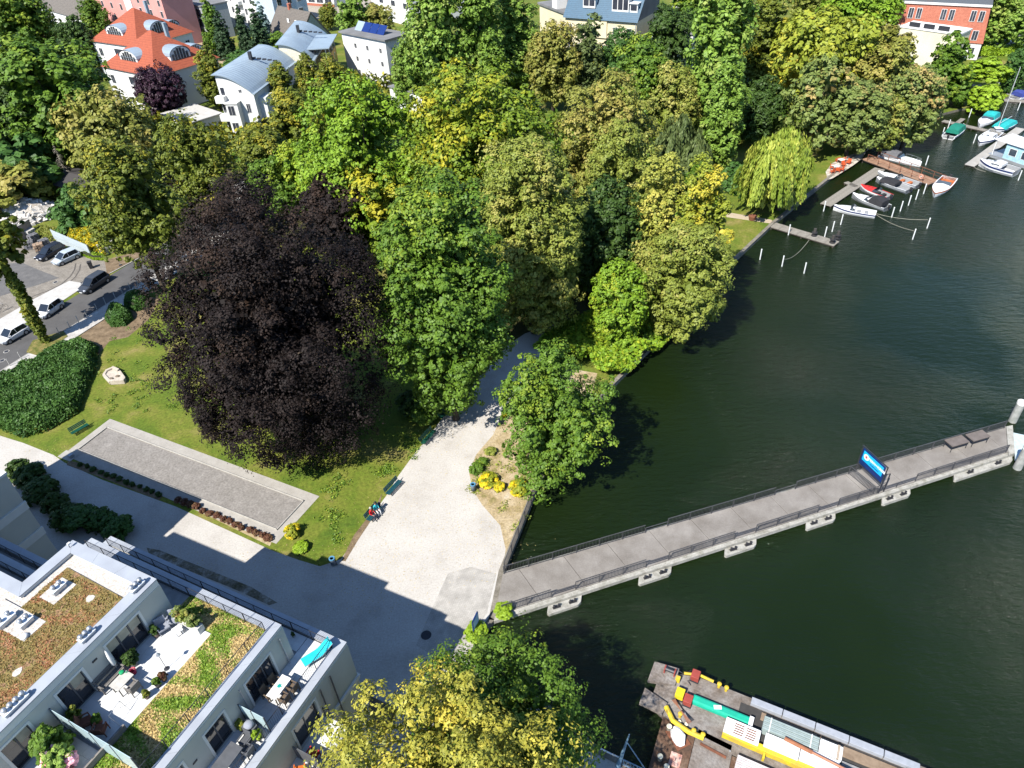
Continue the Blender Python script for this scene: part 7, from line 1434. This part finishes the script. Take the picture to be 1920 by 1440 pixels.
for x, y in ((4, 3), (8, 5), (11, 2)): MB().box(x, x + 1.2, y, y + 1.2, 9.5, 9.9).build('skylight', M_HW, rf)
MB().box(-.3, 2.5, ly * .3, ly * .3 + 2.6, 9.5, 12.0).build('gable', M_HW, r)
# brick mansard house and cream block
r, ly = HF((1841, 82), 3.4, (1628, 68), 3.4, 'brick_mansard_house', 'long house with steep red brick coloured mansard and white windows'); lx = 11; MB().box(0, lx, 0, ly, -.2, 3.4).build('wall', M_HW, r); m = MB(); zt = 10.5; o_ = 1.0; m.add([(-.2, -.2, 3.4), (-.2, ly + .2, 3.4), (o_, o_ * .5, zt), (o_, ly - o_ * .5, zt), (lx - o_, o_ * .5, zt), (lx - o_, ly - o_ * .5, zt), (lx, -.2, 3.4), (lx, ly + .2, 3.4)], [(0, 2, 3, 1), (0, 6, 4, 2), (1, 3, 5, 7), (6, 7, 5, 4)]); m.build('mansard', M_BRICK, r); rf = MB().box(o_ - .3, lx - o_ + .3, .3, ly - .3, zt + .003, zt + .5).build('roof', mat('slate_roof', (.11, .12, .13), .8), r); MB().box(o_ - .34, o_ - .301, .3, ly - .3, zt, zt + .45).build('eaves_board', M_HW, r); MB().box(3, 3.9, ly * .52, ly * .52 + 1.2, zt, zt + 2.2).build('chimney', M_BRICK, rf)
for i, a in enumerate((.05, .12, .30, .37, .58, .65, .84, .92)):
    q = win(r, 'x', ly * a, 7.6, 1.1, 2.2, .45, M_HW); win(r, 'x', ly * a + .1, 4.0, 1.2, 2.0, -.15)
for a in (.17, .46, .72): q = MB().box(-.9, .8, ly * a, ly * a + 3.4, 3.4, 6.2).build('dormer', M_HW, r); MB().box(-.95, -.91, ly * a + .3, ly * a + 3.1, 3.9, 5.8).build('pane', M_WIN, q)
for a in (1.0, 5.5): win(r, 'x', a, .8, 1.3, 1.8)
for x in (2.5, 6): MB().cyl((x, ly * .75), .25, zt + .5, zt + 2.5, 8).build('flue', M_ZINC, rf); MB().cyl((x, ly * .68), .25, zt + .5, zt + 2.2, 8).build('flue', M_ZINC, rf)
r, ly = HF((1778, 134), 0, (1672, 116), 0, 'cream_block', 'plain cream walled block in front of the brick house'); MB().box(0, 6, 0, ly, -.2, 7.2).build('wall', mat('pale_cream_wall', (.72, .66, .50), .9, scale=.2, fine=.03), r); MB().box(-.15, 6.15, -.15, ly + .15, 7.2, 7.5).build('parapet', M_HW, r)
for i in range(3): MB().box(.4, .7, ly * (.2 + .25 * i), ly * (.38 + .25 * i), 7.5, 8.4).build('windbreak', M_IRON, r)
# small roofs between the trees
def small_house(F, Lp, z, lx, label, wallm, roofm, za=None, name='outbuilding', cat='house'):
    r, ly = HF(F, z, Lp, z, name, label, cat); MB().box(0, lx, 0, ly, -.2, z).build('wall', wallm, r)
    if za: m = MB(); m.add([(-.4, -.3, z - .1), (-.4, ly + .3, z - .1), (lx / 2, -.3, za), (lx / 2, ly + .3, za), (lx + .4, -.3, z - .1), (lx + .4, ly + .3, z - .1)], [(0, 2, 3, 1), (2, 4, 5, 3), (0, 4, 2), (1, 3, 5), (0, 1, 5, 4)]); m.build('roof', roofm, r)
    else: MB().box(-.3, lx + .3, -.3, ly + .3, z, z + .2).build('roof', roofm, r)
    win(r, 'x', ly * .4, .8, 1.2, 1.2); return r
small_house((155, 36), (62, 10), 5, 9, 'white house with dark roof in the upper left', M_HW, M_GTILE, 9); small_house((60, 90), (-5, 80), 3.5, 8, 'orange tiled roof at the left edge', M_HW, M_RTILE, 6)
small_house((355, 232), (305, 214), 3, 7, 'flat pale garage roof behind the brownish tree', M_HW, M_CONCL, None, 'garage'); small_house((790, 178), (730, 163), 4, 12, 'grey flat roof half hidden behind the bright maple', M_HW, M_BITU)
small_house((150, 356), (85, 340), 2.8, 6, 'dark low shed behind the dead spruce', mat('dark_boards', (.10, .085, .07), .9), mat('dark_felt', (.06, .055, .055), .9), 3.6, 'shed', 'shed'); small_house((1222, 62), (1255, 25), 9, 9, 'white gable peeping between trees at the top', M_HW, M_BITU, None)
small_house((1290, 12), (1258, 8), 8, 10, 'pale house corner at the top edge right of the blue roof', M_HW, M_BITU)
r = empty('garden_furniture', G(1876, 157), .3, 'two pale deck chairs on the lake garden patio', 'chairs'); [MB().cbox((x, 0, .4), .6, 1.2, .08, 0, .35).build('chair_back', M_HW, r) for x in (-.6, .5)]; MB().box(-1.2, 1.1, -.8, -.3, 0, .2).build('seat_base', M_HW, r)
r = empty('patio_edge', G(1855, 164), ang(G(1822, 158), G(1878, 162)), 'row of pale edging stones before the pergola', 'edging'); [MB().box(-4 + i * .9, -3.3 + i * .9, -.2, .2, 0, .2 + .06 * (i % 3)).build('stone', M_STONE, r) for i in range(9)]
# ------------------------------------------------------------------ street: cars, bollards, yard
def car(p0, p1, label, paint, suv=False, name='parked_car', W_=1.75, H_=1.48):
    """p0 rear, p1 front (pixels on the ground)"""
    a, b = G(*p0), G(*p1); L_ = min(4.6, max(3.7, (b - a).length)); mid = (a + b) / 2; r = empty(name, (mid.x, mid.y, .008), ang(a, b), label, 'car', 'cars along the street'); hw = W_ / 2; H_ = H_ + (.12 if suv else 0)
    def ring(x, w, zb, zt, r_=.12): return [(x, -w * .9, zb), (x, -w, zb + .2), (x, -w, zt - r_), (x, -w * .88, zt), (x, w * .88, zt), (x, w, zt - r_), (x, w, zb + .2), (x, w * .9, zb)]
    X = L_ / 2; zs = .86 if not suv else .95
    m = MB(); m.loft([ring(-X, hw * .82, .38, zs - .14), ring(-X + .15, hw * .95, .22, zs + .02), ring(-X * .5, hw, .20, zs + .04), ring(X * .2, hw, .20, zs), ring(X * .62, hw * .97, .20, zs - .08), ring(X - .25, hw * .9, .22, zs - .22), ring(X, hw * .72, .36, zs - .34)]); m.build('body', paint, r, smooth=False, bevel=.03)
    def cr(x, w, zt): return [(x, -w, zs - .02), (x, -w * .80, zt), (x, w * .80, zt), (x, w, zs - .02)]
    m = MB(); m.loft([cr(-X + .10, hw * .88, zs + .02), cr(-X + .45, hw * .92, H_ - .07), cr(0.0, hw * .93, H_ - .05), cr(X * .14, hw * .92, H_ - .10), cr(X * .56, hw * .86, zs)]); gl = m.build('glasshouse', mat('car_glass', (.018, .022, .028), .08, spec=.8), r)
    m = MB(); m.loft([[(x, -hw * w, z), (x, -hw * w * .9, z + .05), (x, hw * w * .9, z + .05), (x, hw * w, z)] for x, w, z in ((-X + .40, .74, H_ - .08), (-.2, .77, H_ - .045), (X * .12, .75, H_ - .09))]); m.build('roof', paint, r, smooth=False)
    pl = MB()
    for s in (-1, 1):
        for x0, x1 in ((X * .13, X * .55), (-.15, -.15), (-X + .44, -X + .12)): pl.tube([(x0, s * hw * .76, H_ - .09), (x1 if x1 != x0 else x0 - .05, s * hw * .90, zs)], .035, 4)
    pl.build('pillars', paint, r)
    for x in (-X + .72, X - .78):
        for s in (-1, 1):
            m = MB(); m.tube([(x, s * (hw - .2), .32), (x, s * (hw + .01), .32)], .32, 14); w_ = m.build('wheel', mat('tyre', (.02, .02, .02), .9), r); m = MB(); m.tube([(x, s * (hw + .012), .32), (x, s * (hw + .02), .32)], .20, 12); m.build('rim', M_STEEL, w_)
    for s in (-1, 1):
        MB().cbox((X - .16, s * hw * .66, zs - .30), .22, .32, .14, s * -.35).build('headlight', mat('headlamp', (.75, .77, .8), .15, spec=.8), r); MB().cbox((-X + .06, s * hw * .74, zs - .12), .12, .22, .26).build('taillight', mat('tail_lamp', (.35, .01, .01), .3), r); MB().cbox((X * .42, s * (hw + .07), zs + .08), .12, .16, .12).build('wing_mirror', paint, r)
    MB().cbox((X + .0, 0, .42), .03, .5, .11).build('number_plate', M_HULLW, r); return r
def paint(n, c): return mat(n, c, .3, tuple(x * .95 for x in c), spec=.6, fine=.01)
car((50, 620), (4, 647), 'white hatchback at the left edge of the street', paint('white_paint', (.72, .73, .75)))
car((114, 573), (76, 600), 'white small car partly behind the ivy clad tree', paint('white_paint', (.72, .73, .75)), H_=1.5)
car((202, 523), (154, 554), 'dark grey compact car driving on the street', paint('dark_grey_paint', (.045, .05, .06)), True, name='moving_car')
car((120, 467), (72, 492), 'black car parked in the yard beside the silver one', paint('black_paint', (.015, .018, .028)))
car((149, 479), (103, 500), 'silver car parked in the yard by the fence', paint('silver_paint', (.42, .48, .54)))
car((556, 24), (532, 22), 'dark car parked on the far street at the top', paint('dark_blue_paint', (.04, .06, .10))); car((330, 208), (300, 204), 'white car half hidden behind the pale garage', paint('white_paint', (.72, .73, .75)))
car((1900, 88), (1870, 92), 'dark car in the shade by the far right street', paint('dark_grey_paint', (.045, .05, .06)))
M_BOLL = mat('pale_bollard', (.46, .45, .42), .6, (.38, .37, .35)); bme = MB().cyl((0, 0), .045, 0, .95, 8).mesh('post', M_BOLL); bmc = MB().lathe([(.055, .95), (.05, .99), (.01, 1.0)], 8).mesh('cap', M_BOLL)
for k, (x, y) in enumerate(((16, 685), (37, 672), (109, 626), (129, 615), (145, 604), (161, 594), (180, 581), (196, 570), (214, 559), (228, 551), (242, 542), (256, 534))):
    r = empty('kerb_bollard', G(x, y, .1) - rn * .28, 0, 'slim pale kerb bollard, %s along the pavement from the left edge' % ('first', 'second', 'third', 'fourth', 'fifth', 'sixth', 'seventh', 'eighth', 'ninth', 'tenth', 'eleventh', 'twelfth')[k], 'bollard', 'bollards along the kerb'); link('post', bme, r); link('cap', bmc, r)
for k, (x, y) in enumerate(((12, 659), (4, 676), (104, 529))):
    r = empty('manhole_cover', G(x, y, .0085), 0, ('manhole cover on the road beside the white hatchback', 'manhole cover on the road at the left edge', 'pale manhole cover in the cobbled yard')[k], 'manhole cover', 'street manhole covers'); MB().lathe([(.35, 0), (.35, .008)], 16).build('lid', M_CONC, r); MB().lathe([(.26, .008), (.26, .011)], 16).build('plate', M_IRON, r)
r = empty('wheelie_bin', G(172, 503), .4, 'black wheelie bin standing in the yard entrance', 'bin'); m = MB(); m.loft([[(-.24 * k, -.26 * k, z), (.24 * k, -.26 * k, z), (.24 * k, .26 * k, z), (-.24 * k, .26 * k, z)] for z, k in ((.05, .85), (1.0, 1.1))]); m.build('body', M_BLACKC, r); MB().box(-.29, .29, -.32, .30, 1.0, 1.06).build('lid', M_BLACKC, r); [MB().tube([(x, .25, .1), (x + .05, .25, .1)], .1, 8).build('wheel', M_BLACKC, r) for x in (-.27, .22)]
r = empty('traffic_sign', G(226, 497, .045), .5, 'round blue and red no parking sign on a pole', 'traffic sign'); MB().tube([(0, 0, 0), (0, 0, 2.5)], .03, 6).build('pole', M_STEEL, r); d_ = MB(); d_.tube([(0, -.05, 2.2), (0, -.03, 2.2)], .3, 18); d_ = d_.build('disc', mat('sign_rim_red', (.5, .02, .03), .5), r); MB().tube([(0, -.056, 2.2), (0, -.051, 2.2)], .23, 18).build('face', mat('sign_blue', (.01, .05, .35), .5), d_); MB().cbox((0, -.06, 2.2), .44, .006, .05, 0, 0, .785).build('bar', MATS['sign_rim_red'], d_); MB().cbox((0, -.02, .03), .4, .4, .06).build('foot', M_IRON, r)
# fence of the yard, stone pallets, goldenrod, rubble
fa, fb = G(104, 452), G(172, 482); r = empty('yard_fence', (fa + fb) / 2, ang(fa, fb), 'pale grey board fence along the yard', 'fence'); L_ = (fb - fa).length; n = int(L_ / .25); pm = MB().box(.006, L_ / n - .006, -.015, .015, .05, 1.95).mesh('board', mat('pale_grey_boards', (.44, .50, .52), .8, (.36, .41, .43), scale=2))
for i in range(n): link('board', pm, r, (-L_ / 2 + i * L_ / n, 0, .02 * (i % 3)))
for i in range(5): MB().box(-L_ / 2 + i * L_ / 4 - .05, -L_ / 2 + i * L_ / 4 + .05, .02, .12, 0, 2.0).build('post', M_STEEL, r)
for z in (.5, 1.5): MB().box(-L_ / 2, L_ / 2, .016, .06, z, z + .08).build('rail', M_STEEL, r)
fa, fb = G(190, 480), G(236, 466); r = empty('yard_wall', (fa + fb) / 2, ang(fa, fb), 'low pale rendered wall beside the traffic sign', 'wall'); L_ = (fb - fa).length; MB().box(-L_ / 2, L_ / 2, -.12, .12, 0, 1.7).build('wall_body', M_WALL, r); MB().box(-L_ / 2 - .05, L_ / 2 + .05, -.16, .16, 1.7, 1.78).build('coping', M_CONC, r)
fa, fb = G(-25, 462), G(64, 452); r = empty('curved_wall', (fa + fb) / 2, 0, 'pinkish rendered yard wall at the left edge', 'wall'); o0 = r.location; m = MB(); pts = [G(-40, 470), G(0, 467), G(30, 458), G(50, 447), G(66, 436)]
for i in range(4): d = (pts[i + 1] - pts[i]).normalized(); nn_ = Vector((-d.y, d.x, 0)) * .15; m.prism([(pts[i] - o0).xy, (pts[i + 1] - o0).xy, (pts[i + 1] - o0 + nn_).xy, (pts[i] - o0 + nn_).xy], 0, 2.2)
m.build('wall_body', mat('pinkish_render', (.42, .33, .28), .9), r); m = MB()
for i in range(4): d = (pts[i + 1] - pts[i]).normalized(); nn_ = Vector((-d.y, d.x, 0)) * .18; m.prism([(pts[i] - o0 - nn_ * .2).xy, (pts[i + 1] - o0 - nn_ * .2).xy, (pts[i + 1] - o0 + nn_).xy, (pts[i] - o0 + nn_).xy], 2.203, 2.28)
m.build('coping', M_CONCL, r)
M_SLATE = mat('slate_stone', (.17, .17, .18), .85, (.11, .11, .115), scale=3); M_SAND = mat('sandstone', (.36, .26, .18), .9, (.28, .19, .13), scale=3); rr = random.Random(9)
for k, (x, y, nm, mt) in enumerate(((58, 466, 'grey stone slabs stacked on a pallet at the yard wall', M_SLATE), (76, 470, 'brown sandstone blocks stacked on a pallet beside the black car', M_SAND), (86, 462, 'dark grey stone pile behind the black car', M_SLATE), (66, 452, 'upper grey stone stack behind the pallets', M_SLATE), (60, 443, 'pale sack on top of the stone stacks', M_CONCL))):
    g = G(x, y); r = empty('stone_pallet', g, .4 + .2 * k, nm, 'stone stack', 'stone stacks in the yard'); MB().box(-.7, .7, -.6, .6, 0, .14).build('pallet', M_TEAK, r)
    for z in range(5):
        for i in range(3):
            for j in range(2): MB().cbox((-.45 + i * .45 + rr.uniform(-.05, .05), -.28 + j * .55 + rr.uniform(-.05, .05), .24 + z * .2), rr.uniform(.36, .44), rr.uniform(.42, .52), .19, rr.uniform(-.15, .15)).build('stone', mt, r)
leafy(xy([(128, 462), (150, 440), (180, 434), (203, 445), (205, 470), (198, 483), (170, 478)]), 2.4, 9000, 'gold', 'goldenrod thicket in full yellow bloom behind the fence', 15, .10, 'goldenrod_thicket', 'plants')
leafy(xy([(150, 478), (168, 474), (200, 482), (198, 489), (176, 488)]), 1.0, 3000, 'lime', 'green weeds spilling over the yard fence', 16, .08, 'fence_weeds', 'plants')
leafy(xy([(50, 440), (75, 425), (120, 430), (140, 448), (110, 455), (80, 452)]), .8, 5000, 'olive', 'weedy scrub around the foot of the rubble heap', 17, .09, 'weed_scrub', 'plants')
hp = G(52, 405); RB = empty('rubble_heap', hp, 0, 'heap of pale building rubble behind the yard wall', 'rubble heap'); m = MB(); n = 18; hR = (G(110, 405) - G(-5, 405)).length / 2
m.loft([[(math.cos(t) * hR * k * (1 + .12 * math.sin(3 * t + q)), math.sin(t) * hR * .8 * k * (1 + .1 * math.cos(2 * t)), z) for t in [i * 2 * math.pi / n for i in range(n)]] for q, (z, k) in enumerate(((0, 1), (.9, .78), (1.9, .5), (2.5, .2)))]); m.build('mound', multi('rubble_dirt', [(.35, (.30, .26, .21)), (.65, (.55, .52, .48))], 1.2, fine=.3, fscale=5), RB)
M_RUB = mat('pale_rubble', (.62, .60, .57), .9, (.48, .45, .41), scale=1.5); rr = random.Random(12); cm = [MB().cbox((0, 0, 0), 1.0, .7, .35).mesh('chunk', M_RUB), MB().prism([(-.5, -.3), (.4, -.45), (.55, .2), (-.1, .5)], -.15, .15).mesh('chunk', M_RUB), MB().prism([(-.4, -.4), (.5, -.2), (.1, .5)], -.2, .2).mesh('chunk', M_RUB)]
for i in range(240):
    t = rr.uniform(0, 6.28); k = math.sqrt(rr.random()); o = link('chunk', cm[i % 3], RB, (math.cos(t) * hR * k, math.sin(t) * hR * .8 * k, 2.7 * (1 - k) ** .8 + .1)); s = rr.uniform(.35, 1.15) * (1.5 if i % 17 == 0 else 1); o.scale = (s, s, s * .8); o.rotation_euler = (rr.uniform(-.7, .7), rr.uniform(-.7, .7), rr.uniform(0, 6.28))
r = empty('bicycle', G(6, 583, .05), ang(G(-8, 590), G(14, 578)), 'dark bicycle leaning at the yard edge, left margin', 'bicycle')
for x in (-.5, .5): m = MB(); m.loft([[(x + math.cos(t) * (.33 + .018 * math.cos(u)), .018 * math.sin(u), .35 + math.sin(t) * (.33 + .018 * math.cos(u))) for u in (0, 2.1, 4.2)] for t in [q * math.pi / 9 for q in range(19)]], cap=False); m.build('wheel', M_BLACKC, r)
m = MB(); [m.tube(s, .02, 5) for s in ([(-.5, 0, .35), (-.1, 0, .35), (.35, 0, .85)], [(-.1, 0, .35), (-.2, 0, .9)], [(-.5, 0, .35), (-.18, 0, .8), (.33, 0, .8)], [(.5, 0, .35), (.33, 0, .95)])]; m.build('frame', M_IRON, r); MB().cbox((-.2, 0, .95), .24, .12, .05).build('saddle', M_BLACKC, r); MB().tube([(.25, -.25, 1.0), (.35, 0, .97), (.25, .25, 1.0)], .016, 5).build('handlebar', M_STEEL, r)
# tyre marks swept over the yard
tm = MB()
for k in (0, 1):
    pts = [G(x + k * 9, y + k * 1.5, .016) for x, y in ((60, 556), (90, 545), (115, 533), (132, 518), (140, 505), (142, 494))]
    for a, b in zip(pts[:-1], pts[1:]): d = (b - a).normalized(); n_ = Vector((-d.y, d.x, 0)) * .09; tm.add([a - n_, b - n_, b + n_, a + n_], [(0, 1, 2, 3)])
struct('tyre_marks', tm, mat('tyre_rubber_mark', (.10, .09, .08), .9))
# neighbouring bins by the drive of the red house
for k, (x, y, c) in enumerate(((359, 68, (.02, .04, .30)), (366, 66, (.45, .33, .02)), (373, 67, (.06, .05, .05)))):
    r = empty('refuse_bin', G(x, y), .6, ('blue', 'yellow', 'dark')[k] + ' refuse bin on the drive beside the red roofed houses', 'bin', 'refuse bins on the drive'); MB().box(-.6, .6, -.5, .5, 0, 1.2).build('body', mat('refuse_%d' % k, c, .6), r, bevel=.05); MB().box(-.65, .65, -.55, .55, 1.2, 1.32).build('lid', mat('refuse_%d' % k, c, .6), r)
# fallen leaves and grit on the gravel, one loose mass
rng = np.random.default_rng(44); Q = []
for (px, py, sx, sy, k) in ((700, 1080, 60, 40, 500), (860, 800, 40, 60, 700), (780, 980, 60, 60, 500), (900, 1000, 40, 50, 500), (420, 1060, 120, 30, 400), (940, 700, 30, 30, 500), (120, 850, 90, 20, 300)):
    for _ in range(k): g = G(px + rng.normal() * sx, py + rng.normal() * sy); Q.append((g.x, g.y, .02))
Q = np.array(Q); n = len(Q); nor = unit(rng, n) * .25 + np.array([0, 0, 1]); nor /= np.linalg.norm(nor, axis=1, keepdims=True); T = np.cross(nor, unit(rng, n)); T /= np.linalg.norm(T, axis=1, keepdims=True); s = .035 * rng.uniform(.5, 1.3, n)[:, None]
tag(link('fallen_leaves', quads_mesh('fallen_leaves', Q, T * s, np.cross(nor, T) * s, rng.random(n), rng.random(n), LEAF['dry'])), kind='stuff')
